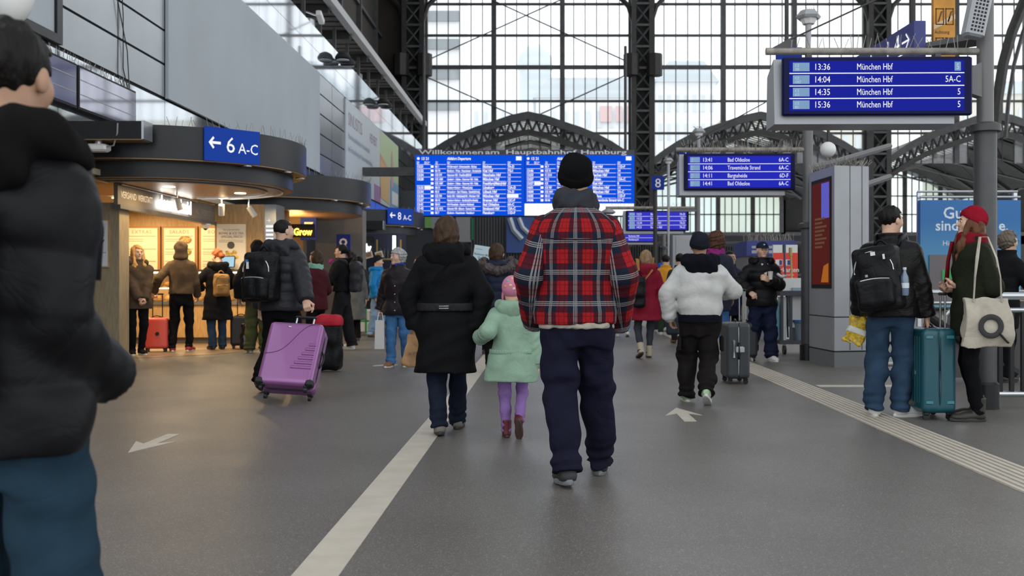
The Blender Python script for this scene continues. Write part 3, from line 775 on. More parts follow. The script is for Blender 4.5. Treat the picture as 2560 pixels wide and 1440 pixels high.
for x, lab in ((-7.75, 'dark cash register screen on the counter above the coral suitcase'), (-5.95, 'bright tablet screen on the counter in front of the oak pillar')):
    t = thing('till_screen', lab, 'screen', (x, 18.6, 1.37))
    MB().cbox((x, 18.6, 1.52), (.3, .03, .22), Matrix.Rotation(R(-12), 3, 'X'), .01).build('housing', m_black, t)
    MB().cbox((x, 18.582, 1.52), (.27, .006, .19), Matrix.Rotation(R(-12), 3, 'X')).build('panel', emis('till_glow_%d' % (x > -7), (.02, .05, .14) if x < -7 else (.35, .55, .65), 1.2), t)
    MB().cyl((x, 18.65, 1.37), (x, 18.62, 1.5), .03).box(x - .1, x + .1, 18.56, 18.72, 1.37, 1.385).build('stand', m_black, t)
# shop lamps
def spot(x, y, z, lab, power=0, tilt=(20, 10)):
    t = thing('spotlight', lab, 'lamp', (x, y, z), group='shop track spotlights')
    m = Matrix.Translation((x, y, z)) @ Euler((R(tilt[0]), R(tilt[1]), 0)).to_matrix().to_4x4()
    mb = MB().lathe([(.045, -.2), (.05, -.2), (.05, -.01), (.03, 0)], (0, 0, 0), 14); mb.v = [tuple(m @ Vector(v)) for v in mb.v]
    mb.build('can', m_grey, t, smooth='auto')
    mb = MB().lathe([(.04, -.196), (.04, -.19)], (0, 0, 0), 12); mb.v = [tuple(m @ Vector(v)) for v in mb.v]
    mb.build('lens', emis('spot_lens', (1, .88, .66), 18), t)
    MB().cyl((x, y, z - .02), (x, y, 2.6), .012, n=6).build('stem', m_steel, t)
    if power:
        L = bpy.data.lights.new('spot_lamp', 'SPOT'); L.energy = power; L.color = (1, .75, .42); L.spot_size = R(120); L.spot_blend = .8; L.shadow_soft_size = .06
        lo = bpy.data.objects.new('spot_lamp', L); C.objects.link(lo); lo.parent = t
        lo.matrix_world = m @ Matrix.Translation((0, 0, -.22)); lo.location = m @ Vector((0, 0, -.22)) - t.location; lo.rotation_euler = (R(tilt[0]), R(tilt[1]), 0)
spot(-6.0, 16.2, 2.5, 'cylindrical track spotlight above the glowing shop name', 110, (12, -12))
spot(-5.6, 17.2, 2.48, 'pale spotlight hanging near the oak pillar, left of the pair', 110, (25, 8))
spot(-5.25, 17.6, 2.47, 'tilted pale spotlight of the pair near the oak pillar', 90, (25, -28))
spot(-6.75, 15.7, 2.5, 'small warm spotlight nearest the oak post', 150, (20, 0))
lp = thing('ceiling_lamp', 'warm recessed ceiling lights inside the salad shop', 'lamp', (-7.5, 18, 2.6))
for x, y in ((-8.6, 17), (-7.4, 17.2), (-7.0, 19.4), (-8.2, 19.4), (-5.5, 17.2), (-5.75, 15.2), (-5.0, 16.3)):
    MB().lathe([(.09, 2.585), (.09, 2.592)], (x, y, 0), 14).build('disc', emis('warm_disc', (1, .78, .46), 10), lp)
    L = bpy.data.lights.new('ceiling_bulb', 'AREA'); L.shape = 'DISK'; L.size = .3; L.energy = 44 if x < -6.5 else 22; L.color = (1, .70, .36)
    lo = bpy.data.objects.new('ceiling_bulb', L); C.objects.link(lo); lo.parent = lp; lo.location = Vector((x, y, 2.575)) - lp.location
t = thing('dome_camera', 'small white dome camera below the shop fascia', 'camera', (-6.35, 18.6, 2.15))
MB().lathe([(.02, 2.12), (.06, 2.14), (.07, 2.18), (.09, 2.2), (.09, 2.22)], (-6.32, 18.5, 0), 14).build('dome', m_white, t, smooth='auto')
MB().ball((-6.32, 18.5, 2.14), .04, 10, 6).build('lens', m_black, t, smooth=True)

# ------------------------------------------------------------------ second and third shops
s2 = struct('wall_shop_2', 'dim front of the second and third shops', (-6, 23, 0))
MB().box(-9.6, -5.5, 22.6, 22.9, 0, 2.7).build('back_wall', M('dim_brown', (.11, .075, .045), .6, var=.2), s2)
MB().box(-5.6, -4.45, 24.2, 24.7, 0, 2.9).build('concrete_pier', M('warm_concrete', (.17, .15, .13), .7, var=.12, vscale=3), s2)
MB().box(-6.5, -6.3, 24.7, 53, 0, 3.3).build('dark_front', M('black_shopfront', (.02, .02, .022), .4), s2)
MB().box(-9.7, -4.3, 44, 44.2, 0, 5.2).build('end_front', M('dim_grey_front', (.05, .055, .06), .5), s2)
t = thing('shop_sign', 'dark sign lettered FTERWELT in the second shop', 'sign', (-5.8, 20.9, 2.0))
MB().box(-6.1, -5.3, 20.9, 20.95, 2.08, 2.36).build('plate', m_black, t)
TX((-6.0, 20.9, 2.16), (1, 0, 0), (0, 0, 1)).t(0, 0, 'FTERWELT', .13, xs=.85).build('lettering', M('dim_cream', (.35, .3, .24), .6), t)
t = thing('shop_sign', 'glowing yellow sign above the dark grey puffer jacket', 'sign', (-5.1, 20.9, 2.0))
MB().box(-5.3, -4.85, 20.92, 20.95, 2.08, 2.36).build('plate', m_black, t)
g = TX((-5.29, 20.92, 2.13), (1, 0, 0), (0, 0, 1)); g.lift = .02; g.t(0, 0, 'Grow', .2, xs=.8, bold=.006); g.build('lettering', emis('yellow_glow', (1, .6, .05), 6), t)
def numsign(p, n, lab, w=.42, fh=.5, mat=None):
    t = thing('platform_sign', lab, 'sign', tuple(p))
    MB().box(p.x - w / 2, p.x + w / 2, p.y, p.y + .06, p.z - fh / 2, p.z + fh / 2).build('plate', mat or m_blue, t)
    TX((p.x, p.y, p.z - .15 * fh / .45), (1, 0, 0), (0, 0, 1)).t(0, 0, n, .42 * fh / .45, align='CENTER').build('numeral', m_white if mat is None else m_whitelit, t)
    return t
numsign(at(771, 572, 22.5), '7', 'small dark sign with numeral 7 above the purple suitcase', .36, .5)
numsign(at(858, 612, 23.5), '8', 'navy sign with numeral 8 beside the grey pier', .32, .5)
L = bpy.data.lights.new('amber_lamp', 'AREA'); L.energy = 70; L.size = .8; L.color = (1, .55, .18)
t = thing('ceiling_lamp', 'amber lamp under the second shop canopy', 'lamp', (-5.6, 21.4, 2.3))
MB().lathe([(.12, 2.3), (.14, 2.36), (.06, 2.5), (.02, 2.6)], (-5.6, 21.4, 0), 14).build('shade', emis('amber_shade', (1, .6, .25), 4), t, smooth='auto')
lo = bpy.data.objects.new('amber_lamp', L); C.objects.link(lo); lo.parent = t; lo.location = (-.1, .1, -.04); lo.rotation_euler = (R(180), 0, 0)
L2 = bpy.data.lights.new('amber_down', 'POINT'); L2.energy = 30; L2.color = (1, .6, .25); lo = bpy.data.objects.new('amber_down', L2); C.objects.link(lo); lo.parent = t; lo.location = (.2, -.2, -.2)
t = thing('shop_sign', 'glowing white upright sign above the far snack counter', 'sign', (-5.1, 27.4, 2.2))
p = at(917, 618, 27.4); MB().box(p.x - .22, p.x + .2, 27.44, 27.5, p.z - .2, p.z + .3).build('plate', m_black, t)
g = TX((p.x - .18, 27.44, p.z - .12), (1, 0, 0), (0, 0, 1)); g.lift = .03; g.t(0, 0, 'zily', .3, xs=.75, bold=.01); g.build('lettering', emis('cool_glow', (.9, 1, 1), 8), t)
t = thing('shop_sign', 'tall glowing pale strip sign at the snack counter end', 'sign', tuple(at(985, 618, 27.6)))
p = at(985, 618, 27.6); MB().box(p.x - .04, p.x + .04, 27.6, 27.66, p.z - .32, p.z + .32).build('tube', emis('strip_glow', (.85, 1, .95), 5), t); MB().box(p.x - .06, p.x + .06, 27.66, 27.7, p.z - .36, p.z + .36).build('backing', m_black, t)
for i, px in enumerate((893, 922, 948)):
    p = at(px, 637, 26.5)
    t = thing('menu_picture', ['tilted food picture card left of three above the snack counter', 'middle tilted food picture card above the snack counter', 'right tilted food picture card above the snack counter'][i], 'picture', tuple(p), group='food picture cards')
    m = Matrix.Rotation(R(-16), 3, 'Y')
    MB().cbox(p, (.2, .02, .18), m).build('card', M('card_white', (.75, .72, .66), .5), t)
    MB().cbox(p + Vector((0, -.013, 0)), (.14, .008, .11), m).build('food', M('card_food%d' % i, ((.5, .35, .05), (.35, .18, .06), (.45, .25, .08))[i], .6, var=.5, vscale=20), t)
cf = thing('snack_counter', 'dark snack counter with golden shelf rails beyond the queue', 'counter', (-4.6, 27, 0))
MB().box(-5.9, -3.9, 27.0, 27.8, 0, 1.0).build('body', M('dark_counter', (.035, .03, .028), .4), cf)
MB().box(-5.9, -3.9, 26.95, 27.8, 1.0, 1.05).build('top', m_bronze, cf)
for z in (1.45, 1.75): MB().box(-4.6, -3.9, 27.0, 27.05, z, z + .04).build('rail', M('gold_rail', (.6, .38, .1), .3, .8), cf)
for x in (-4.6, -3.95): MB().box(x, x + .04, 27.0, 27.05, 1.05, 2.3).build('upright', M('gold_rail'), cf)
MB().box(-5.9, -3.9, 27.7, 27.8, 1.05, 2.5).build('back_panel', M('navy_panel', (.02, .022, .05), .4), cf)
for k in range(6): MB().lathe([(.035, 1.79), (.035, 1.95), (.012, 2.02), (.012, 2.08)], (-4.5 + k * .1, 27.1, 0), 8).build('bottle', M('bottle_dark', (.04, .05, .04), .2), cf)
# board shops under the departure board
sb = struct('wall_back', 'dark ribbed shutter wall under the departure board', (-2, 44, 0))
MB().box(-4.3, 3.2, 44, 44.2, 0, 5.4).build('sheet', M('shutter_grey', (.06, .06, .062), .6), sb)
mb = MB()
for k in range(46): x = -3.3 + k * .125; mb.box(x, x + .06, 43.94, 44.0, 2.2, 4.9)
mb.build('shutter_ribs', M('shutter_rib', (.1, .1, .1), .5), sb)['kind'] = 'stuff'
def pan(px0, px1, py0, py1, Y, col, name, par, em=0):
    a, b_ = at(px0, py1, Y), at(px1, py0, Y)
    MB().box(a.x, b_.x, Y - .05, Y, a.z, b_.z).build(name, M('panelcol_%d_%d' % (px0, py0), col, .4, emit=em), par)
sp_ = thing('shop_facade', 'colourful far shop panels behind the departure board edge', 'shop front', tuple(at(1110, 600, 43.8)))
pan(1062, 1080, 540, 570, 43.8, (.2, .42, .1), 'green_panel', sp_); pan(1080, 1100, 540, 572, 43.8, (.3, .34, .4), 'grey_panel', sp_)
pan(1100, 1122, 540, 590, 43.8, (.16, .22, .36), 'blue_panel', sp_); pan(1140, 1178, 540, 605, 43.8, (.34, .34, .33), 'pale_panel', sp_); pan(1176, 1184, 545, 600, 43.8, (.02, .2, .09), 'teal_panel', sp_)
lm = thing('wall_advert', 'blue advert with white curved streaks right of the dark shutter', 'advert', tuple(at(1290, 580, 43.7)))
pan(1266, 1335, 541, 632, 43.7, (.06, .12, .36), 'sheet', lm)
a0, a1, a2 = at(1274, 545, 43.6), at(1284, 575, 43.6), at(1305, 598, 43.6)
MB().tube([a0, a1, a2], .12, 5).tube([a0 + Vector((.4, 0, 0)), a1 + Vector((.4, 0, .1)), a2 + Vector((.3, 0, .25))], .1, 5).build('streak', M('streak_white', (.6, .65, .72), .4), lm)

# ------------------------------------------------------------------ big departure board
YD = 35.0
bd = thing('departure_board', 'huge blue lit departure board under the end window', 'departure board', tuple(at(1312, 541, YD)))
a, b_ = at(1037, 541, YD), at(1586, 375, YD); Wd, Hd = b_.x - a.x, b_.z - a.z
MB().box(a.x, b_.x, YD, YD + .35, a.z, b_.z).build('housing', m_black, bd)
hz = Hd * 153 / 166
m_bblue = emis('board_blue', (0, .075, .72), 1.0)
for k in range(2):
    x0 = a.x + Wd * .5 * k
    MB().box(x0 + .015, x0 + Wd * .5 - .005, YD - .012, YD, a.z + .03, a.z + hz).build('screen', m_bblue, bd)
MB().box(a.x, b_.x, YD - .03, YD, a.z + hz, b_.z).build('header', M('board_header', (.035, .032, .06), .4), bd)
g = TX((a.x + .15, YD - .03, a.z + hz + .035), (1, 0, 0), (0, 0, 1))
for x, wd in ((0, 'Willkommen'), (2.32, 'am'), (3.04, 'Hauptbahnhof,'), (5.67, 'Hamburg')): g.t(x, 0, wd, .21, xs=2.06, bold=.003)
g.build('header_word', M('header_white', (.8, .8, .82), .5), bd, split=True)
MB().box(a.x + Wd * .5, b_.x - .02, YD - .02, YD - .012, a.z + .03, a.z + Hd * 32 / 166).build('white_field', emis('board_white', (.95, .98, 1), 1.15), bd)
rowsL = [('13:21', 'RE 1', 'HH-Bergedorf - Schwarzenbek - Büchen', 'Büchen', '7A-D'), ('13:22', 'RE 70', 'Elmshorn - Wrist - Neumünster - Bordesholm', 'Kiel Hbf', '7G-I'), ('13:24', 'ICE 579', 'Hannover Hbf - Frankfurt(M)Hbf', 'Mannheim Hbf', '14'),
         ('13:28', 'ICE 1089', 'Lüneburg - Uelzen - Hannover Hbf - Fulda', 'München Hbf', '13'), ('', 'ICE 1087', 'Lüneburg - Uelzen - Hannover Hbf - Fulda', 'Frankfurt(Main)Hbf', '13'), ('13:33', 'RB 31', 'Hamburg-Harburg - Winsen(Luhe)', 'Lüneburg', '12A-D'),
         ('13:34', 'RE 8', 'Ahrensburg - Bad Oldesloe - Reinfeld(Holst)', 'Lübeck Hbf', '7A-D'), ('13:36', 'ICE 709', 'Berlin Hbf - Halle(Saale)Hbf - Nürnberg Hbf', 'München Hbf', ''), ('13:37', 'RB 41', 'Hamburg-Harburg - Buchholz(Nordheide)', 'Bremen Hbf', '12C-F'),
         ('13:41', 'RB 81', 'HH-Wandsbek - Hamburg-Rahlstedt', 'Bad Oldesloe', '6A-C'), ('13:43', 'ICE 1072', 'Schwerin Hbf - Bützow - Rostock Hbf', 'Stralsund Hbf', '13A-C'), ('13:43', 'RE 7', 'Elmshorn - Neumünster - Rendsburg', 'Flensburg', '11D-F')]
rowsR = [('', 'RE 7', 'Elmshorn - Neumünster', 'Kiel Hbf', '11D-F'), ('13:46', 'ICE 75', 'Hannover - Kassel', 'München Hbf', '14'), ('13:53', 'IC 2310', 'Bremen - Köln', 'Aachen Hbf', '14'), ('13:57', 'RE 3', 'Lüneburg', 'Uelzen', '13A-C'), ('13:57', 'ICE', 'Neumünster', 'Kiel Hbf', '8'),
         ('14:01', 'ICE 787', 'Hannover', 'München Hbf', '14'), ('14:04', 'ICE 1007', 'Berlin', 'München Hbf', '5A-C'), ('14:05', 'RB 61', 'Elmshorn', 'Itzehoe', '11D-F'), ('14:06', 'RB 86', 'Lübeck', 'Travemünde Strand', '6A-C')]
u = Wd / 549.0
for k, rows in enumerate((rowsL, rowsR)):
    g = TX((a.x + Wd * .5 * k * 1.0, YD - .014, a.z), (1, 0, 0), (0, 0, 1)); g.lift = .008
    X = lambda px: px * u
    def Yp(py): return (541 - py) * u
    g.t(X(16), Yp(400), '13 21', .14, xs=.9, bold=.004); g.poly([(X(9 + 3.5 * math.cos(t_)), Yp(396.5) + 3.5 * u * math.sin(t_)) for t_ in np.linspace(0, 6.28, 12)[:-1]])
    if k == 0: g.t(X(81), Yp(400), 'Abfahrt Departure', .14, xs=.78, bold=.004, shear=.15)
    else: g.t(X(81), Yp(400), 'Abfahrt Departure', .14, xs=.78, bold=.004, shear=.15)
    g.poly([(X(253), Yp(401)), (X(267), Yp(401)), (X(267), Yp(391)), (X(253), Yp(391))])
    for px, s in ((5, 'Zeit'), (24, 'Zeit neu'), (52, 'Zug'), (81, 'Über'), (170, 'Ziel'), (232, 'Gleis')): g.t(X(px), Yp(406.5), s, .055, bold=.002); g.t(X(px), Yp(410), s, .045, bold=.002)
    n = len(rows)
    for i, (tm, zg, via, dst, gl) in enumerate(rows):
        y = 419.5 + i * 10.5
        for xa, xb in ((5, 40), (50, 78), (81, 165), (169, 228), (231, 266)): 
            if not (k == 0 and i == 4 and xa < 40): g.r(X(xa), X(xb), Yp(y - 7.7), Yp(y - 8.6), .004)
        sz = .125
        g.t(X(5), Yp(y), tm, sz, xs=.86, bold=.005); g.t(X(51), Yp(y - .4), zg, sz * .82, xs=.72, bold=.004)
        g.t(X(81), Yp(y - .4), via, sz * .82, xs=.62, bold=.004); g.t(X(170), Yp(y), dst, sz, xs=.84, bold=.005); g.t(X(232), Yp(y), gl, sz, xs=.84, bold=.005)
        g.r(X(40), X(47), Yp(y + .2), Yp(y - 6), .004)
        if k == 0 and i == 5 or k == 1 and i == 4: g.r(X(24), X(40), Yp(y + 1.2), Yp(y - 7.2), .004)
        if k == 0 and i == 7: g.r(X(231), X(259), Yp(y + 1.2), Yp(y - 7.4), .004)
    g.build('timetable_lettering', m_whitelit, bd)
for x in (a.x + .3, b_.x - .3):
    MB().cyl((x, YD + .2, b_.z), (x, YD + .2, 9.5), .05).build('hanger', m_irongrey, bd)
MB().box(-6.5, a.x, YD + .05, YD + .3, 4.9, 5.2).build('wall_bracket', m_irongrey, bd)

# ------------------------------------------------------------------ platform displays on posts
m_disp = emis('display_blue', (.006, .012, .30), 1.0)
m_dispd = M('display_bezel_navy', (.003, .004, .045), .4, spec=.12)
m_cell = emis('display_cell', (.25, .42, .66), .8)
def display(name, xr, Y, zb, wd, ht, rows, lab, yaw=2.5, lit=None):
    """one hanging train display: housing, bezel, screen, lettering; xr is its right edge"""
    t = thing(name, lab, 'display', (xr, Y, zb), R(yaw))
    w = wd
    MB().prism([(-.03, -.07), (.34, -.07), (.30, ht * .8), (.02, ht)], -w - .06, -.14, lambda a_, b__, h: (h, a_ + .02, b__)).build('housing', m_dispbody, t, False)
    MB().cbox((-w / 2, -.03, ht / 2), (w, .06, ht), None, .012).build('bezel', m_dispd, t, False)
    MB().box(-w * .965, -w * .045, -.064, -.058, ht * .07, ht * .93).build('screen', lit or m_disp, t, False)
    g = TX((-w * .965, -.064, ht * .07), (1, 0, 0), (0, 0, 1)); sw, shh = w * .92, ht * .86; n = len(rows); rh = shh / n
    c = TX(g.o, g.u, g.v)
    for i, (cat, tm, dst, gl) in enumerate(rows):
        y = shh - (i + 1) * rh
        if i: g.r(0, sw, y + rh - .004, y + rh + .004)
        c.r(.02 * sw, .115 * sw, y + rh * .17, y + rh * .85)
        g.t(.14 * sw, y + rh * .27, tm, rh * .72, xs=.82)
        g.t(.385 * sw, y + rh * .27, dst, rh * .72, xs=.72)
        if gl == '[5]': c.r(.945 * sw, .98 * sw, y + rh * .17, y + rh * .87)
        else: g.t(.98 * sw, y + rh * .27, gl, rh * .72, xs=.78, align='RIGHT')
    g.build('lettering', m_whitelit, t, False); c.build('train_cell', m_cell, t, False, split=True)
    g = TX((-w * .965, -.0655, ht * .07), (1, 0, 0), (0, 0, 1))
    for i, (cat, tm, dst, gl) in enumerate(rows):
        y = shh - (i + 1) * rh; p_ = cat.split(' ')
        g.lift = .006
        g.t(.03 * sw, y + rh * .5, p_[0], rh * .33, xs=.75); g.t(.03 * sw, y + rh * .19, p_[-1], rh * .33, xs=.75)
        if gl == '[5]': g.t(.9625 * sw, y + rh * .27, '5', rh * .66, xs=.75, align='CENTER')
    g.build('train_numbers', M('cell_ink', (.5, .6, .75), .5), t, False)
    return t
def spikes_line(par, x0, x1, y, z, n, h, world=True, name='bird_spikes', down=False):
    m = MB()
    for k in range(n):
        x = x0 + (x1 - x0) * (k + random.random() * .6) / n; s = -1 if down else 1
        m.cyl((x, y, z), (x + random.uniform(-.05, .05), y + random.uniform(-.05, .05), z + s * random.uniform(.6, 1) * h), .0035, n=3)
    o = m.build(name, m_spike, par, world); o['kind'] = 'stuff'; return o
def post(x, y, h1, h2, lab, r1=.098, r2=.072):
    t = thing('display_post', lab, 'post', (x, y, 0))
    MB().lathe([(r1, 0), (r1, h1), (r2, h1 + .05)], (x, y, 0), 24).build('lower_tube', m_irongrey, t, smooth='auto')
    MB().lathe([(r1 + .02, 0), (r1 + .02, .22), (r1, .24)], (x, y, 0), 24).build('foot_sleeve', m_dark, t, smooth='auto')
    MB().lathe([(r1 + .035, h1 - .03), (r1 + .035, h1 + .03), (r1, h1 + .05)], (x, y, 0), 24).build('collar', m_irongrey, t, smooth='auto')
    MB().lathe([(r2, h1), (r2, h2)], (x, y, 0), 20).build('upper_tube', M('grey_post', (.14, .14, .14), .5, .2), t, smooth='auto')
    return t
p1_ = post(3.93, 8.9, 2.5, 6.5, 'thick dark post behind the red beanie')
p2_ = post(3.82, 14.5, 1.95, 4.4, 'dark grey post beside the cleaning cart')
p3_ = post(3.92, 25.7, 2.4, 3.8, 'slim grey post of the distant platform display')
D1 = [('ICE 709', '13:36', 'München Hbf', '[5]'), ('ICE 1007', '14:04', 'München Hbf', '5A-C'), ('ICE 603', '14:35', 'München Hbf', '5'), ('ICE 801', '15:36', 'München Hbf', '5')]
D2 = [('RB 81', '13:41', 'Bad Oldesloe', '6A-C'), ('RE 80', '14:06', 'Travemünde Strand', '6A-C'), ('RB 81', '14:11', 'Bargteheide', '6D-F'), ('RB 81', '14:41', 'Bad Oldesloe', '6A-C')]
D3 = [('RE 1', '13:21', 'Büchen', '7A-D'), ('RE 70', '13:22', 'Kiel Hbf', '7G-I'), ('RE 8', '13:34', 'Lübeck Hbf', '7A-D'), ('RE 8', '14:21', 'Rostock Hbf', '7A-D')]
D4 = [('RE', '13:57', 'Kiel Hbf', '8'), ('RE', '13:57', 'Karlsruhe Hbf', '8'), ('RE', '14:20', 'Rendsburg N', '8')]
display('platform_display', 3.75, 8.8, 2.597, 1.66, .515, D1, 'large hanging blue display listing four München Hbf trains', -1.2)
display('platform_display', 3.60, 14.4, 2.46, 1.60, .53, D2, 'blue display listing Bad Oldesloe and Travemünde Strand trains', -1, emis('display_blue_2', (.012, .018, .42), 1.1))
display('platform_display', 3.68, 25.6, 2.46, 1.62, .52, D3, 'smaller distant blue display with four trains above the red coat', 0, emis('display_blue_3', (.03, .03, .48), 1.1))
p4_ = post(3.95, 33.3, 2.3, 3.3, 'farthest slim grey post beyond the distant display')
MB().cyl((2.6, 33.3, 3.1), (3.95, 33.3, 3.1), .04).build('arm', m_irongrey, p4_)
display('platform_display', 3.75, 33.2, 2.48, 1.62, .42, D4, 'farthest small blue display half hidden behind the plaid jacket', 0, emis('display_blue_3'))
# arms, struts and spikes
def arm(par, y, z, x0, x1, r, sp, drop):
    MB().cyl((x0, y, z), (x1, y, z), r, n=12).build('arm', m_steel if False else M('weathered_arm', (.26, .24, .21), .55, .3, var=.3, vscale=12), par)
    spikes_line(par, x0 + .1, x1 - .1, y, z + r * .8, sp, .13)
arm(p1_, 8.9, 3.19, 1.97, 3.9, .033, 30, .4)
arm(p2_, 14.5, 3.06, 1.9, 3.8, .035, 46, .4)
arm(p3_, 25.7, 3.06, 1.55, 3.9, .04, 30, .4)
MB().lathe([(.03, 3.06), (.17, 2.98), (.19, 2.94), (.12, 2.9)], (1.62, 25.7, 0), 14).build('lamp_head', m_grey, p3_, smooth='auto')
for par, y, z, xs, zb in ((p1_, 8.9, 3.19, (2.35, 3.5), 3.11), (p2_, 14.5, 3.06, (2.25, 3.4), 2.98), (p3_, 25.7, 3.06, (2.3, 3.4), 2.98)):
    for x in xs: MB().cbox((x, y, (z + zb) / 2 - .02), (.05, .05, z - zb + .06)).build('hanger', m_irongrey, par)
spikes_line(p2_, 2.1, 3.7, 14.45, 3.02, 40, .12, down=False)
MB().prism([(1.97, 3.19), (2.19, 3.19), (2.19, 3.31)], 8.88, 8.92, lambda u_, v_, h: (u_, h, v_)).build('gusset', m_irongrey, p1_)
MB().cyl((2.15, 8.9, 3.28), (3.1, 8.9, 3.72), .008, n=5).build('stay_wire', m_iron, p1_)
MB().cyl((2.0, 14.5, 3.1), (3.2, 14.5, 3.75), .008, n=5).build('stay_wire', m_iron, p2_)
MB().tube([(3.95, 8.95, 3.32), (3.86, 10.1, 3.5), (3.8, 10.9, 3.62)], .06, 4).build('strut', m_irongrey, p1_)
MB().tube([(3.93, 8.9, 3.75), (3.6, 8.95, 3.98), (3.3, 9.0, 4.2)], .05, 4).build('strut', m_irongrey, p1_)
MB().prism([(3.5, 2.9), (3.95, 3.12), (3.95, 2.75)], 8.85, 8.95, lambda u_, v_, h: (u_, h, v_)).build('gusset', M('grey_post'), p1_)
for dz in (0, .5): MB().tube([(3.85, 14.5, 2.3 + dz), (4.3, 14.9, 2.42 + dz), (5.6, 16.2, 2.85 + dz)], .05, 6).build('strut', M('grey_post'), p2_)
MB().cbox((3.5, 25.5, 2.98), (.7, .08, .06)).build('strut', M('grey_post'), p3_)
# loudspeaker grille and camera heads
ls = thing('loudspeaker', 'grey column loudspeaker with perforated front at the top right post', 'loudspeaker', (3.78, 8.8, 3.4))
MB().cbox((3.80, 8.75, 3.52), (.17, .14, .5), Matrix.Rotation(R(12), 3, 'Y'), .02).build('housing', m_grey, ls)
mb = MB(); mm = Matrix.Rotation(R(12), 3, 'Y')
for i in range(4):
    for j in range(13):
        c = Vector((3.80, 8.75, 3.52)) + mm @ Vector((-.045 + i * .03, -.071, -.2 + j * .033)); mb.cbox(c, (.018, .004, .018), mm)
mb.build('perforations', m_black, ls)['kind'] = 'stuff'
def camhead(px, py, Y, lab, rpx, base):
    p = at(px, py, Y); t = thing('lamp_head', lab, 'lamp', (p.x, Y, base))
    k = rpx * Y / F / .15
    MB().lathe([(.13 * k, 0), (.15 * k, .03 * k), (.1 * k, .09 * k), (.09 * k, .1 * k)], (p.x, Y, p.z), 6).build('hood', m_grey, t)
    MB().lathe([(.07 * k, -.06 * k), (.1 * k, 0)], (p.x, Y, p.z), 8).build('glass', m_white, t)
    MB().cyl((p.x, Y, base), (p.x, Y, p.z), .025 * k, .04 * k).build('stem', m_grey, t)
    spikes_line(t, p.x - .1 * k, p.x + .1 * k, Y, p.z + .1 * k, 8, .06 * k)
camhead(2021, 48, 14.5, 'hooded lamp head above the large München display', 32, 4.4)
camhead(1671, 404, 24, 'hooded lamp head beside the numeral 8 sign', 13, 0)
camhead(1747, 333, 15.5, 'hooded lamp head above the Bad Oldesloe display', 17, 3.06)
gl = thing('globe_lamp', 'white globe lamp below the large München display', 'lamp', tuple(at(2070, 374, 16)))
p = at(2070, 374, 16); MB().ball(p, .125, 20, 14).build('globe', M('globe_white', (.75, .75, .74), .3), gl, smooth=True)
MB().cyl((p.x, 16, p.z + .1), (p.x, 16, p.z + .5), .02).build('stem', m_iron, gl)
_n = numsign(at(1645, 457, 24), '8', 'small square blue sign with numeral 8 left of the Bad Oldesloe display', .3, .33)
p = at(1638, 470, 24.1); MB().cyl((p.x, 24.1, 0), (p.x, 24.1, p.z + .1), .05).build('pole', m_iron, _n)
numsign(at(1712, 386, 14.9), '7', 'blue sign tip with numeral 7 peeking above the Bad Oldesloe display', .16, .14)
t = thing('platform_sign', 'plain blue sign plate behind the left corner of the München display', 'sign', (2.5, 9.6, 2.8))
a, b_ = at(1942, 230, 9.6), at(2005, 118, 9.6); MB().box(a.x, b_.x, 9.6, 9.65, a.z, b_.z).build('plate', m_blue, t); MB().cyl((a.x + .1, 9.62, b_.z), (a.x + .1, 9.62, b_.z + 1), .02).build('hanger', m_iron, t)
# angled S-Bahn direction sign and orange notice
t = thing('direction_sign', 'angled violet-blue sign with S and 1-4 arrow behind the München display', 'sign', tuple(at(2270, 100, 11)))
dl = Vector((3.66, 12.0, 0)); b_ = Vector((3.76, 10.0, 3.755)); za = 3.37
u = Vector((b_.x - dl.x, b_.y - dl.y, 0)); Lw = u.length; u.normalize()
n = u.cross(Vector((0, 0, 1))); hgt = b_.z - za
mat = Matrix((u, -n, Vector((0, 0, 1)))).transposed()
MB().cbox(Vector((dl.x, dl.y, za)) + u * Lw / 2 + Vector((0, 0, hgt / 2)), (Lw, .12, hgt), mat).build('plate', M('violet_blue', (.03, .035, .19), .4), t)
g = TX(Vector((dl.x, dl.y, za)) + n * .062, u, (0, 0, 1)); g.t(Lw * .42, hgt * .38, 'S', .27); g.t(Lw * .56, hgt * .38, ': 1-4', .27, xs=1.1); g.t(Lw * .84, hgt * .36, '→', .26); g.r(.2, Lw - .05, hgt * .26, hgt * .29)
g.build('lettering', m_whitelit, t)
MB().cyl((b_.x, b_.y + .2, b_.z), (b_.x, b_.y + .2, b_.z + 2), .03).build('hanger', m_iron, t)
t = thing('warning_board', 'tall orange notice board with pictograms near the top right', 'sign', tuple(at(2360, 60, 10.2)))
a, b_ = at(2334, 150, 10.2), at(2388, -60, 10.2)
MB().box(a.x, b_.x, 10.2, 10.26, a.z, b_.z).build('plate', M('orange_plate', (.55, .24, .02), .5, var=.2, vscale=5), t)
g = TX((a.x, 10.2, a.z), (1, 0, 0), (0, 0, 1)); w = b_.x - a.x
def frame_(x0, x1, y0, y1, th=.01):
    g.r(x0, x1, y0, y0 + th); g.r(x0, x1, y1 - th, y1); g.r(x0, x0 + th, y0, y1); g.r(x1 - th, x1, y0, y1)
for y in (.06, .36, .62):
    for x0 in (.02, .12): frame_(x0, x0 + .085, y, y + .17); g.poly([(x0 + .02, y + .03), (x0 + .035, y + .03), (x0 + .07, y + .14), (x0 + .055, y + .14)])
g.t(.01, .27, 'Achtung', .05, xs=.9); g.build('pictogram_line', M('brown_ink', (.1, .035, .005), .6), t, split=True)
TX((a.x, 10.2, a.z), (1, 0, 0), (0, 0, 1)).poly([(0, .31), (w, .42), (w, .47), (0, .36)]).build('pale_band', M('pale_orange', (.6, .42, .25), .6), t)
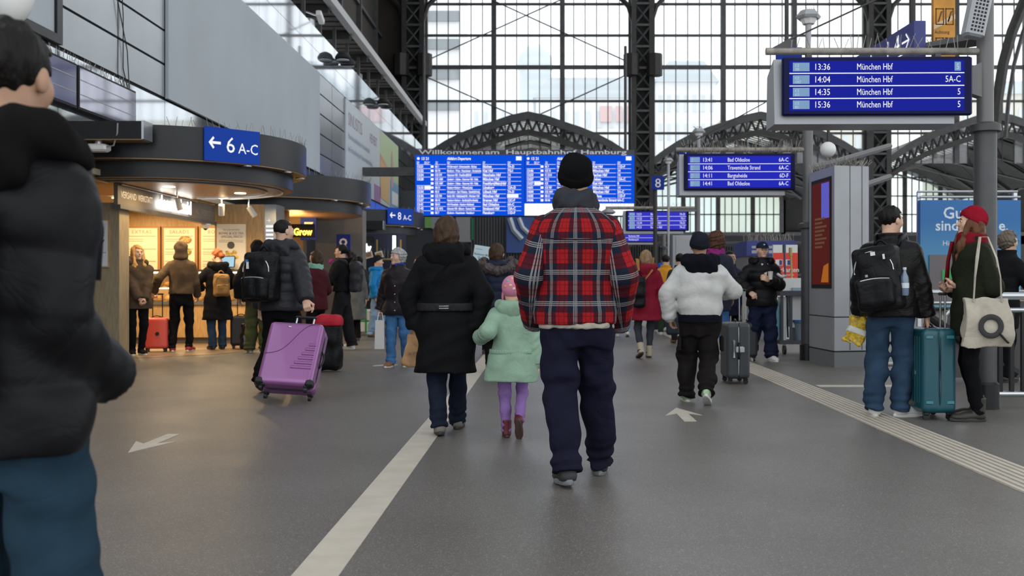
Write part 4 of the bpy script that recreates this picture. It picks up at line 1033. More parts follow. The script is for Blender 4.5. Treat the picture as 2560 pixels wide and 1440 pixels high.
MB().cyl(((a.x + b_.x) / 2, 10.24, b_.z), ((a.x + b_.x) / 2, 10.24, b_.z + 1), .02).build('hanger', m_iron, t)

# ------------------------------------------------------------------ grey advertising pillar
kx = thing('advertising_pillar', 'tall grey advertising pillar with dark red screen on its side', 'pillar', (4.6, 13.9, 0))
zt = 2.68
pts = [fl(2040, 909), fl(2086, 919), fl(2172, 917)]
A, B_, C_ = [Vector((p.x, p.y, 0)) for p in pts]
D_ = A + (C_ - B_) + Vector((0, .5, 0)); A = A + Vector((.0, .35, 0))
def pr(poly, z0, z1, name, mat, par=kx): return MB().prism([(p.x, p.y) for p in poly], z0, z1).build(name, mat, par)
ctr = (A + B_ + C_ + D_) / 4
grow = lambda k: [ctr + (p - ctr) * k for p in (A, B_, C_, D_)]
pr(grow(1.0), 0, .2, 'plinth', M('dark_plinth', (.16, .165, .17), .5))
pr(grow(.97), .2, .22, 'shadow_joint', m_black)
pr(grow(1.0), .22, .66, 'lower_body', m_grey)
pr(grow(.985), .66, .675, 'shadow_joint', m_black)
pr(grow(1.0), .675, zt, 'upper_body', m_grey)
n_ = Vector(((B_ - A).y, -(B_ - A).x, 0)).normalized()
u_ = (B_ - A).normalized(); LA = (B_ - A).length
g = TX(A + Vector((0, 0, 1.05)), u_, (0, 0, 1)); g.r(LA * .12, LA * .9, 0, 1.5, .012); g.build('screen_frame', m_black, kx)
g = TX(A + Vector((0, 0, 1.05)) + n_ * .012, u_, (0, 0, 1)); g.r(LA * .16, LA * .86, .05, 1.45, .004); g.build('screen', emis('dark_red_screen', (.09, .012, .008), .8), kx)
g = TX(A + Vector((0, 0, 1.05)) + n_ * .017, u_, (0, 0, 1)); g.r(LA * .55, LA * .85, .95, 1.43, .003); g.build('painted_reflection', emis('reflection_violet', (.12, .12, .6), .8), kx)  # blue-violet reflection painted onto the screen as a glowing patch
g = TX(A + Vector((0, 0, 1.05)) + n_ * .02, u_, (0, 0, 1))
for i in range(8): g.r(LA * .3, LA * (.6 + .08 * (i % 3)), .55 + i * .055, .58 + i * .055, .003)
g.build('text_line', M('dim_gold', (.3, .14, .06), .6), kx, split=True)
g = TX(A + Vector((0, 0, 1.05)) + n_ * .02, u_, (0, 0, 1)); g.poly([(LA * .55, .08), (LA * .84, .08), (LA * .84, .34), (LA * .65, .3)]); g.build('orange_picture', emis('screen_orange', (.5, .15, .02), .7), kx)
for f in (.45, .8):
    p = B_ + (C_ - B_) * f; d = (C_ - B_).normalized(); nn = Vector((d.y, -d.x, 0))
    MB().prism([((p + d * .004 * s + nn * e).x, (p + d * .004 * s + nn * e).y) for s, e in ((-1, -.01), (-1, .003), (1, .003), (1, -.01))], .23, zt).build('panel_joint', m_black, kx)
mb = MB()
for k in range(90):
    i = random.randrange(3); P, Q = [(A, B_), (B_, C_), (C_, D_)][i]; p = P + (Q - P) * random.random()
    mb.cyl((p.x, p.y, zt), (p.x + random.uniform(-.07, .07), p.y + random.uniform(-.07, .07), zt + random.uniform(.06, .13)), .004, n=3)
mb.build('bird_spikes', m_spike, kx)['kind'] = 'stuff'

# ------------------------------------------------------------------ ticket kiosk and cleaning cart
ki = thing('ticket_kiosk', 'blue topped ticket kiosk with red poster behind the dark cap', 'kiosk', (4.2, 19.5, 0))
a, b_ = at(1868, 640, 20.0), at(1985, 605, 20.0)
MB().box(a.x, b_.x, 20.0, 21.2, 0, a.z).build('body', M('kiosk_grey', (.2, .2, .21), .5), ki)
MB().box(a.x - .03, b_.x + .02, 19.9, 21.3, a.z, b_.z + .02).build('blue_head', M('kiosk_blue', (.02, .03, .2), .4), ki)
MB().box(a.x + .02, a.x + .35, 19.96, 20.0, .9, a.z - .02).build('red_side_panel', M('dull_red', (.3, .05, .05), .5), ki)
spikes_line(ki, a.x, b_.x, 20.0, b_.z, 50, .18); spikes_line(ki, a.x, b_.x, 20.4, b_.z, 40, .18)
g = TX((a.x + .05, 19.9, a.z + .05), (1, 0, 0), (0, 0, 1))
for i in range(3): g.r(.02 + .17 * i, .13 + .17 * i, .0, .06); g.r(.02 + .17 * i, .13 + .17 * i, .1, .15)
g.build('pictogram', m_grey, ki, split=True)
rp = thing('ticket_poster', 'red and white ticket poster lettered rkarten beside the dark cap', 'poster', tuple(at(1964, 700, 18.6)))
a, b_ = at(1933, 712, 18.6), at(1994, 612, 18.6)
MB().box(a.x, b_.x, 18.6, 18.66, 0, b_.z).build('board', m_white, rp)
zc = at(0, 632, 18.6).z
MB().box(a.x, b_.x, 18.585, 18.6, a.z, zc).build('red_field', M('poster_red', (.75, .045, .02), .5), rp)
g = TX((a.x, 18.585, a.z), (1, 0, 0), (0, 0, 1)); g.t(.12, .24, 'rkarten', .12, bold=.002); g.t(.13, .17, 'Automaten', .055); g.r(.04, .17, .36, .47); g.r(.2, .33, .36, .47)
g.build('lettering', m_white, rp)
g = TX((a.x, 18.58, a.z), (1, 0, 0), (0, 0, 1)); g.r(.11, .16, .37, .46); g.r(.26, .32, .37, .46); g.build('pictogram', M('picto_navy', (.03, .03, .2), .5), rp, split=True)
cc = thing('cleaning_cart', 'cleaning cart with buckets, mop bag and brooms beside the grey post', 'cart', (4.1, 15.9, 0))
Yc = 15.6
a, b_ = at(1950, 0, Yc).x, at(2040, 0, Yc).x
MB().box(a, b_, Yc, Yc + .5, .16, .22).build('deck', M('cart_dark', (.05, .055, .065), .5), cc)
MB().box(a, b_, Yc, Yc + .5, .92, 1.0).build('top_tray', M('cart_dark'), cc)
for x in (a + .02, a + .16, b_ - .05): MB().box(x, x + .04, Yc + .02, Yc + .06, .2, .95).build('upright', M('cart_dark'), cc)
MB().box(a + .06, a + .12, Yc + .08, Yc + .4, .22, .9).build('white_post', m_white, cc)
MB().box(a + .22, b_ - .02, Yc + .1, Yc + .45, .42, .92).build('bag', M('bag_white', (.6, .62, .62), .6), cc)
MB().lathe([(.13, .22), (.17, .5)], (a + .38, Yc + .2, 0), 16).build('bucket', M('bucket_grey', (.22, .26, .32), .5), cc, smooth='auto')
MB().lathe([(.17, .5), (.19, .5), (.19, .54), (.17, .54)], (a + .38, Yc + .2, 0), 16).build('bucket_rim', M('bucket_blue', (.03, .14, .4), .4), cc)
MB().box(a - .08, a + .0, Yc + .05, Yc + .4, .25, .85).build('side_bag', M('bag_teal', (.12, .3, .4), .5), cc)
MB().box(a + .0, b_ - .03, Yc + .05, Yc + .45, 1.0, 1.2).build('paper_pack', m_white, cc)
MB().box(a + .2, b_ - .12, Yc + .02, Yc + .3, 1.0, 1.05).build('blue_cloth', M('cloth_blue', (.3, .42, .5), .7), cc)
MB().cyl((b_ - .12, Yc - .02, .55), (b_ - .2, Yc - .02, .95), .02).box(b_ - .16, b_ - .04, Yc - .04, Yc + .02, .42, .58).build('red_brush', M('brush_red', (.6, .02, .03), .4), cc)
MB().prism([(b_ + .03, .5), (b_ + .15, .5), (b_ + .08, .8)], Yc + .1, Yc + .2, lambda u_, v_, h: (u_, h, v_)).build('red_cone', M('brush_red'), cc)
for x in (a + .08, a + .45, b_ - .05):
    w_ = MB().cyl((x - .02, Yc + .05, .07), (x + .02, Yc + .05, .07), .07, n=14).build('caster', m_dark, cc); MB().box(x - .02, x + .02, Yc + .03, Yc + .08, .1, .17).build('fork', m_steel, w_)
for px, top, cl, lab in ((1972, 615, (.02, .05, .1), 'dark_broom'), (1988, 622, (.4, .3, .1), 'yellow_broom')):
    p = at(px, top, Yc); MB().cyl((p.x + .06, Yc + .3, .25), (p.x, Yc + .3, p.z), .016, n=8).cyl((p.x, Yc + .3, p.z - .1), (p.x, Yc + .3, p.z + .03), .028, n=8).build('broom_handle', M(lab, cl, .4), cc)

# ------------------------------------------------------------------ blue billboard, railings, fence, far fittings
bb = thing('billboard', 'large blue billboard with white German slogan behind the leather jacket and red beanie', 'billboard', tuple(at(2425, 720, 16.5)))
a, b_ = at(2301, 730, 16.5), at(2552, 500, 16.5); w, h = b_.x - a.x, b_.z - a.z
bm = M('billboard_blue', (.02, .22, .5), .4)
nt = bm.node_tree; tc = nt.nodes.new('ShaderNodeTexCoord'); sx = nt.nodes.new('ShaderNodeSeparateXYZ'); cr = nt.nodes.new('ShaderNodeValToRGB')
nt.links.new(tc.outputs['Generated'], sx.inputs[0]); nt.links.new(sx.outputs[2], cr.inputs[0]); nt.links.new(cr.outputs[0], nt.nodes['Principled BSDF'].inputs['Base Color'])
cr.color_ramp.elements[0].color = (.12, .4, .52, 1); cr.color_ramp.elements[1].color = (.005, .13, .38, 1); cr.color_ramp.elements[1].position = .8
MB().box(a.x, b_.x, 16.5, 16.6, a.z - .25, b_.z).build('sheet', bm, bb)
MB().cyl((a.x, 16.52, b_.z + .05), (b_.x, 16.52, b_.z + .05), .02).cyl((a.x, 16.62, b_.z + .15), (b_.x, 16.62, b_.z + .15), .02).build('top_rail', m_steel, bb)
for x in (a.x + .03, b_.x - .03): MB().box(x - .03, x + .03, 16.62, 16.68, 0, b_.z + .15).build('leg', m_steel, bb)
g = TX((a.x, 16.5, a.z), (1, 0, 0), (0, 0, 1)); S = 16.5 / F
g.t((2357 - 2301) * S, (730 - 546) * S, 'Gut', .27, bold=.004); g.t((2338 - 2301) * S, (730 - 576) * S, 'sind e', .24, bold=.004); g.t((2496 - 2301) * S, (730 - 576) * S, 'e.', .24, bold=.004)
g.t((2388 - 2301) * S, (730 - 599) * S, 'A', .1); g.t((2356 - 2301) * S, (730 - 614) * S, 'Hier sind', .12)
g.build('lettering', M('billboard_white', (.62, .7, .78), .5), bb)
g = TX((a.x, 16.48, a.z), (1, 0, 0), (0, 0, 1)); g.r((2322 - 2301) * S, (2525 - 2301) * S, -.2, (730 - 637) * S, .01); g.build('grey_field', M('billboard_grey', (.14, .12, .125), .5), bb)
g = TX((a.x, 16.46, a.z), (1, 0, 0), (0, 0, 1)); g.r((2353 - 2301) * S, (2376 - 2301) * S, (730 - 700) * S, (730 - 675) * S, .01); g.build('green_picture', emis('exit_green', (.1, .5, .15), .5), bb)
def railing(x0, y0, x1, y1, lab, bars=True, z=1.0):
    t = thing('railing', lab, 'railing', (x0, y0, 0))
    A_, E = Vector((x0, y0, 0)), Vector((x1, y1, 0)); L_ = (E - A_).length; d = (E - A_) / L_
    MB().cyl(A_ + Vector((0, 0, z)), E + Vector((0, 0, z)), .035, n=12).build('handrail', m_steel, t)
    MB().cyl(A_ + Vector((0, 0, z - .13)), E + Vector((0, 0, z - .13)), .025, n=10).build('mid_rail', m_steel, t)
    MB().cyl(A_ + Vector((0, 0, .1)), E + Vector((0, 0, .1)), .03, n=10).build('bottom_rail', m_steel, t)
    if bars:
        n = int(L_ / .105)
        for k in range(n):
            p = A_ + d * (k + .5) * .105; MB().box(p.x - .018, p.x + .018, p.y - .018, p.y + .018, .1, z - .13).build('baluster', m_dark, t)
    for p in (A_, E): MB().cyl(p, p + Vector((0, 0, z)), .03, n=10).build('post', m_dark, t)
railing(4.02, 9.15, 6.4, 9.15, 'steel railing with dark upright bars at the right edge')
railing(4.15, 12.5, 7.2, 12.5, 'plain steel handrail running behind the leather jacket and red beanie', False, 1.0)
es = thing('escalator', 'dark escalator handrail end behind the teal suitcase', 'escalator', (4.3, 11.2, 0))
MB().tube([(4.05, 11.2, .95), (4.35, 11.2, .72), (4.8, 11.2, .4), (5.3, 11.2, .1)], .05, 8).build('handrail', m_black, es)
MB().prism([(4.45, .05), (5.6, .05), (5.6, .9), (4.9, .95), (4.55, .8)], 11.25, 11.35, lambda u_, v_, h: (u_, h, v_)).build('balustrade', M('smoked_glass', (.08, .075, .075), .2), es)
MB().tube([(4.42, 11.22, .1), (4.5, 11.22, .75), (4.7, 11.22, .95), (5.0, 11.22, 1.0), (5.6, 11.22, 1.0)], .03, 8).build('edge_trim', m_steel, es)
fe = thing('fence', 'dark barred fence across the far end of the concourse', 'fence', (3, 40, 0))
mb = MB()
for k in range(140): x = 3.2 + k * .1; mb.box(x, x + .035, 40, 40.04, 0, 2.7)
mb.build('bars', m_iron, fe)['kind'] = 'stuff'
for z in (.1, 1.4, 2.7): MB().box(3.2, 17.5, 39.98, 40.08, z, z + .1).build('rail', m_irongrey, fe)
for x in (3.2, 6.0, 9.0, 12.0, 15.0): MB().box(x, x + .16, 39.9, 40.1, 0, 2.95).build('post', m_irongrey, fe)
MB().box(3.2, 17.5, 40.3, 40.35, 0, 2.6).build('back_sheet', M('dark_void'), fe)
tag(MB().box(17.5, 44, 40.3, 40.5, 0, 2.7).build('wall_right', M('dim_right', (.05, .05, .05), .7)), 'dark low wall at the far right', kind='structure')
ca = thing('cabinet', 'pale grey electrical cabinet behind the white bomber jacket', 'cabinet', tuple(fl(1720, 815)))
p = fl(1715, 820); MB().box(p.x - .33, p.x + .4, p.y, p.y + .5, 0, at(0, 588, p.y).z).build('body', m_grey, ca)
MB().box(p.x - .25, p.x + .37, p.y - .02, p.y, .1, at(0, 592, p.y).z).build('door', m_grey, ca)
# ================================================================== figures: solid fields polygonised with surface nets
f32 = np.float32
def smin(a, b, k):
    h = np.clip(.5 + .5 * (b - a) / k, 0, 1); return b * (1 - h) + a * h - k * h * (1 - h)
def smax(a, b, k): return -smin(-a, -b, k)
class G:
    def __init__(s, lo, hi, res):
        s.lo = np.array(lo, f32); s.res = res
        n = np.maximum(4, np.ceil((np.array(hi) - np.array(lo)) / res).astype(int) + 1)
        s.x = (lo[0] + res * np.arange(n[0], dtype=f32))[:, None, None]
        s.y = (lo[1] + res * np.arange(n[1], dtype=f32))[None, :, None]
        s.z = (lo[2] + res * np.arange(n[2], dtype=f32))[None, None, :]
        s.shape = tuple(n)
    def seg(s, a, b, ra, rb):
        a = np.array(a, f32); b = np.array(b, f32); d = b - a; L2 = float(d @ d) + 1e-9
        t = np.clip(((s.x - a[0]) * d[0] + (s.y - a[1]) * d[1] + (s.z - a[2]) * d[2]) / L2, 0, 1)
        r = np.sqrt((s.x - a[0] - t * d[0]) ** 2 + (s.y - a[1] - t * d[1]) ** 2 + (s.z - a[2] - t * d[2]) ** 2)
        return r - (ra + (rb - ra) * t), t * math.sqrt(L2)
    def ell(s, c, r):
        x, y, z = s.x - c[0], s.y - c[1], s.z - c[2]
        k0 = np.sqrt((x / r[0]) ** 2 + (y / r[1]) ** 2 + (z / r[2]) ** 2)
        k1 = np.sqrt((x / r[0] ** 2) ** 2 + (y / r[1] ** 2) ** 2 + (z / r[2] ** 2) ** 2) + 1e-6
        return k0 * (k0 - 1) / k1
    def rbox(s, c, h, r, R3=None):
        x, y, z = s.x - c[0], s.y - c[1], s.z - c[2]
        if R3 is not None:
            m = np.array(R3, f32).T; x, y, z = (m[0, 0] * x + m[0, 1] * y + m[0, 2] * z, m[1, 0] * x + m[1, 1] * y + m[1, 2] * z, m[2, 0] * x + m[2, 1] * y + m[2, 2] * z)
        qx, qy, qz = np.abs(x) - h[0] + r, np.abs(y) - h[1] + r, np.abs(z) - h[2] + r
        return np.sqrt(np.maximum(qx, 0) ** 2 + np.maximum(qy, 0) ** 2 + np.maximum(qz, 0) ** 2) + np.minimum(np.maximum(qx, np.maximum(qy, qz)), 0) - r
    def loft(s, zs, ws, ds, ox=0, oy=0):
        """stack of ellipses; zs ascending; offsets may be arrays over zs"""
        z = s.z.ravel()
        w = np.interp(z, zs, ws).astype(f32)[None, None, :]; d = np.interp(z, zs, ds).astype(f32)[None, None, :]
        cx = np.interp(z, zs, np.broadcast_to(ox, len(zs))).astype(f32)[None, None, :]; cy = np.interp(z, zs, np.broadcast_to(oy, len(zs))).astype(f32)[None, None, :]
        q = np.sqrt(((s.x - cx) / w) ** 2 + ((s.y - cy) / d) ** 2)
        side = (q - 1) * np.minimum(w, d) * 1.1
        return np.maximum(side, np.maximum(zs[0] - s.z, s.z - zs[-1]))
    def folds(s, amp, sc, seed, ani=(1, 1, 1)):
        r = random.Random(seed); o = 0
        for k in range(3):
            d = Vector((r.uniform(-1, 1) * ani[0], r.uniform(-1, 1) * ani[1], r.uniform(-1, 1) * ani[2])).normalized() * sc * (1 + .5 * k)
            e = Vector((r.uniform(-1, 1), r.uniform(-1, 1), r.uniform(-1, 1))).normalized() * sc * .6
            o = o + np.sin(d.x * s.x + d.y * s.y + d.z * s.z + r.uniform(0, 6) + 1.6 * np.sin(e.x * s.x + e.y * s.y + e.z * s.z + r.uniform(0, 6))) / (1 + .5 * k)
        return amp * o
def nets(g, Fv):
    Fv = np.broadcast_to(Fv, g.shape)
    sg = Fv < 0
    sg[0].fill(False) if sg.flags.writeable else None
    nx, ny, nz = g.shape
    c = np.zeros((nx - 1, ny - 1, nz - 1), np.uint8)
    offs = [(i, j, k) for i in (0, 1) for j in (0, 1) for k in (0, 1)]
    for i, j, k in offs: c += sg[i:nx - 1 + i, j:ny - 1 + j, k:nz - 1 + k]
    act = (c > 0) & (c < 8)
    ids = np.argwhere(act)
    if not len(ids): return np.zeros((0, 3)), np.zeros((0, 4), int)
    idx = np.full(act.shape, -1, np.int32); idx[act] = np.arange(len(ids))
    i, j, k = ids.T
    v = {o: Fv[i + o[0], j + o[1], k + o[2]] for o in offs}
    pos = np.zeros((len(ids), 3), f32); cnt = np.zeros(len(ids), f32)
    for a in range(8):
        for b in range(a + 1, 8):
            A, B = offs[a], offs[b]
            if abs(A[0] - B[0]) + abs(A[1] - B[1]) + abs(A[2] - B[2]) != 1: continue
            va, vb = v[A], v[B]; m = (va < 0) != (vb < 0)
            t = np.where(m, va / np.where(m, va - vb, 1), 0)
            p = np.array(A, f32)[None] + t[:, None] * (np.array(B, f32) - np.array(A, f32))[None]
            pos += np.where(m[:, None], p, 0); cnt += m
    pos /= cnt[:, None]
    V = g.lo[None] + g.res * (ids + pos)
    fs = []
    e = sg[:-1, 1:-1, 1:-1] != sg[1:, 1:-1, 1:-1]; q = np.argwhere(e)
    if len(q):
        a, b, d = q[:, 0], q[:, 1], q[:, 2]; f = np.stack([idx[a, b, d], idx[a, b + 1, d], idx[a, b + 1, d + 1], idx[a, b, d + 1]], 1)
        fl_ = sg[a, b + 1, d + 1]; f[~fl_] = f[~fl_][:, ::-1]; fs.append(f)
    e = sg[1:-1, :-1, 1:-1] != sg[1:-1, 1:, 1:-1]; q = np.argwhere(e)
    if len(q):
        a, b, d = q[:, 0], q[:, 1], q[:, 2]; f = np.stack([idx[a, b, d], idx[a, b, d + 1], idx[a + 1, b, d + 1], idx[a + 1, b, d]], 1)
        fl_ = sg[a + 1, b, d + 1]; f[~fl_] = f[~fl_][:, ::-1]; fs.append(f)
    e = sg[1:-1, 1:-1, :-1] != sg[1:-1, 1:-1, 1:]; q = np.argwhere(e)
    if len(q):
        a, b, d = q[:, 0], q[:, 1], q[:, 2]; f = np.stack([idx[a, b, d], idx[a + 1, b, d], idx[a + 1, b + 1, d], idx[a, b + 1, d]], 1)
        fl_ = sg[a + 1, b + 1, d]; f[~fl_] = f[~fl_][:, ::-1]; fs.append(f)
    return V, np.concatenate(fs)
def np_mesh(name, V, Fq):
    me = bpy.data.meshes.new(name)
    V = np.ascontiguousarray(V, np.float32); Fq = np.ascontiguousarray(Fq, np.int32)
    me.vertices.add(len(V)); me.vertices.foreach_set('co', V.ravel())
    me.loops.add(Fq.size); me.loops.foreach_set('vertex_index', Fq.ravel())
    me.polygons.add(len(Fq)); me.polygons.foreach_set('loop_start', np.arange(0, Fq.size, 4, dtype=np.int32)); 
    me.polygons.foreach_set('use_smooth', np.ones(len(Fq), bool))
    me.update(calc_edges=True); me.validate()
    return me
def sdf_obj(name, g, Fv, mat, parent, M4=None):
    V, Fq = nets(g, Fv)
    if M4 is not None: V = V @ np.array(M4.to_3x3()).T + np.array(M4.translation)
    me = np_mesh(name, V, Fq)
    return mobj(name, me, mat, parent, world=False)
def proto(g, Fv): return nets(g, Fv)

# ------------------------------------------------------------------ reusable shapes: heads, hands, shoes
_heads, _hands, _shoes = {}, {}, {}
def head_proto(res):
    if res in _heads: return _heads[res]
    g = G((-.11, -.14, -.26), (.11, .14, .15), res)
    d = smin(g.ell((0, -.012, .03), (.076, .097, .088)), g.ell((0, .02, -.045), (.056, .068, .072)), .04)
    for s in (-1, 1):
        d = smin(d, g.ell((s * .035, .055, -.02), (.03, .03, .03)), .03)
        d = smin(d, g.ell((s * .078, -.006, -.004), (.011, .021, .032)), .008)
    d = smin(d, g.seg((-.034, .079, .024), (.034, .079, .024), .012, .012)[0], .02)
    for s in (-1, 1): d = smax(d, -g.ell((s * .031, .103, .006), (.019, .018, .013)), .012)
    d = smin(d, g.seg((0, .088, .012), (0, .108, -.022), .008, .0135)[0], .012)
    d = smin(d, g.seg((-.02, .083, -.054), (.02, .083, -.054), .008, .008)[0], .008)
    d = smax(d, -g.seg((-.025, .097, -.055), (.025, .097, -.055), .004, .004)[0], .004)
    d = smin(d, g.ell((0, .07, -.092), (.024, .022, .02)), .03)
    d = smin(d, g.seg((0, -.02, -.06), (0, -.035, -.24), .055, .06)[0], .03)
    _heads[res] = proto(g, d); return _heads[res]
def hand_proto(curl, res=.0045):
    key = (curl, res)
    if key in _hands: return _hands[key]
    g = G((-.10, -.09, -.215), (.05, .09, .05), res)
    d = g.rbox((0, 0, -.052), (.014, .038, .042), .013)
    d = smin(d, g.seg((0, 0, .04), (0, 0, -.02), .026, .025)[0], .02)
    for y, L in ((.029, .078), (.0098, .086), (-.0098, .08), (-.028, .062)):
        p = Vector((0, y, -.088)); ang = 0
        for k in range(3):
            ang += (curl if k else curl * .9); seg = L * (.45, .31, .24)[k]
            q = p + Vector((-math.sin(ang) * seg, 0, -math.cos(ang) * seg))
            r0 = .0098 - .0012 * k
            e = g.seg(p, q, r0, r0 - .0012)[0]
            d = smin(d, e, .006); p = q
    th = [Vector((-.004, .03, -.025)), Vector((-.018 - .015 * min(1, curl), .058, -.055)), Vector((-.028 - .03 * min(1, curl), .058 - .012 * curl, -.088)), Vector((-.036 - .03 * min(1, curl), .05 - .02 * curl, -.112))]
    for k, r0 in enumerate((.0145, .0115, .0105)): d = smin(d, g.seg(th[k], th[k + 1], r0, r0 - .002)[0], .01)
    _hands[key] = proto(g, d); return _hands[key]
def shoe_proto(kind):
    if kind in _shoes: return _shoes[kind]
    g = G((-.07, -.11, -.01), (.07, .22, .26), .0085)
    d = smin(g.seg((0, -.045, .045), (0, .07, .045), .042, .043)[0], g.ell((0, .12, .036), (.046, .078, .038)), .03)
    d = smin(d, g.seg((0, -.035, .05), (0, -.03, .11), .043, .045)[0], .03)
    if kind == 'boot': d = smin(d, g.seg((0, -.035, .1), (0, -.035, .2), .05, .056)[0], .02); d = np.maximum(d, g.z - .2)
    else: d = np.maximum(d, g.z - (.125 - .25 * np.maximum(0, g.y - .0)))
    d = np.maximum(d, .022 - g.z)
    up = proto(g, d)
    out = []
    n = 22
    for k in range(n):
        t = 2 * math.pi * k / n; x, y = math.sin(t), math.cos(t)
        w = .046 if y > 0 else .04
        out.append((x * (w if y > -.2 else .043) * (1 if abs(y) < .75 else 1.02), .055 + y * (.148 if y > 0 else .15)))
    hh = .032 if kind != 'flat' else .024
    mb = MB()
    rings = [(.93, 0), (1.0, .006), (1.02, hh * .7), (.98, hh)]
    vs = []; fs = []
    for sc, z in rings:
        for x, y in out: vs.append((x * sc, .055 + (y - .055) * sc, z + (.012 * max(0, (y - .12) / .08) if z < .005 else 0)))
    for r_ in range(3):
        for k in range(n): j = (k + 1) % n; fs.append((r_ * n + j, r_ * n + k, r_ * n + n + k, r_ * n + n + j))
    fs.append(tuple(range(n))); fs.append(tuple(range(4 * n - 1, 3 * n - 1, -1)))
    _shoes[kind] = (up, (vs, fs)); return _shoes[kind]

# ------------------------------------------------------------------ clothing materials
def cloth(name, col=(.5, .5, .5), rough=.85, bump=.35, bs=55, var=.12, vs=9, sheen=0, stretch=None, crease=1.0):
    """woven cloth: fine weave relief plus ridged creases"""
    nm = 'cloth_' + name
    if nm in MATS: return MATS[nm]
    m = M(nm, col, rough, 0, var=var, vscale=vs, spec=.07 if rough > .6 else .18, stretch=stretch)
    nt = m.node_tree; b = nt.nodes['Principled BSDF']
    tc = nt.nodes.new('ShaderNodeTexCoord')
    n1 = nt.nodes.new('ShaderNodeTexNoise'); n1.inputs['Scale'].default_value = 7.5; n1.inputs['Detail'].default_value = 3; n1.inputs['Distortion'].default_value = 1.1
    n2 = nt.nodes.new('ShaderNodeTexNoise'); n2.inputs['Scale'].default_value = bs * 3; n2.inputs['Detail'].default_value = 2
    for n in (n1, n2): nt.links.new(tc.outputs['Object'], n.inputs['Vector'])
    def mt(op, a, c):
        q = nt.nodes.new('ShaderNodeMath'); q.operation = op
        for i_, v in enumerate((a, c)):
            if isinstance(v, (int, float)): q.inputs[i_].default_value = v
            else: nt.links.new(v, q.inputs[i_])
        return q.outputs[0]
    rid = mt('POWER', mt('ABSOLUTE', mt('SUBTRACT', n1.outputs['Fac'], .5), 0), .6)
    h = mt('ADD', mt('MULTIPLY', rid, crease), mt('MULTIPLY', n2.outputs['Fac'], .07 * bump / .35))
    bp = nt.nodes.new('ShaderNodeBump'); bp.inputs['Strength'].default_value = .38; bp.inputs['Distance'].default_value = .018
    nt.links.new(h, bp.inputs['Height']); nt.links.new(bp.outputs[0], b.inputs['Normal'])
    return m
def skin(name, col): return M('skin_' + name, col, .5, var=.06, vscale=20, spec=.35)
SK = {'fair': skin('fair', (.62, .38, .27)), 'tan': skin('tan', (.45, .26, .17)), 'olive': skin('olive', (.36, .2, .125))}
def hairm(name, col): return M('hair_' + name, col, .5, var=.3, vscale=26, bump=.5, bscale=70, stretch=(1, 1, .25), spec=.18)

TZ = np.array([.70, .80, .92, 1.00, 1.10, 1.25, 1.35, 1.40, 1.44, 1.48, 1.52])
TW = np.array([.175, .178, .180, .166, .160, .178, .190, .178, .135, .075, .065])
TD = np.array([.12, .125, .126, .115, .113, .124, .116, .102, .085, .068, .062])

def ik(a, t, l1, l2, pole):
    a, t, pole = Vector(a), Vector(t), Vector(pole)
    d = t - a; L = min(d.length, (l1 + l2) * .999); d.normalize(); t = a + d * L
    x = (l1 * l1 - l2 * l2 + L * L) / (2 * L); h = math.sqrt(max(0, l1 * l1 - x * x))
    p = pole - d * pole.dot(d)
    p = p.normalized() if p.length > 1e-4 else Vector((0, -1, 0))
    return a + d * x + p * h, t

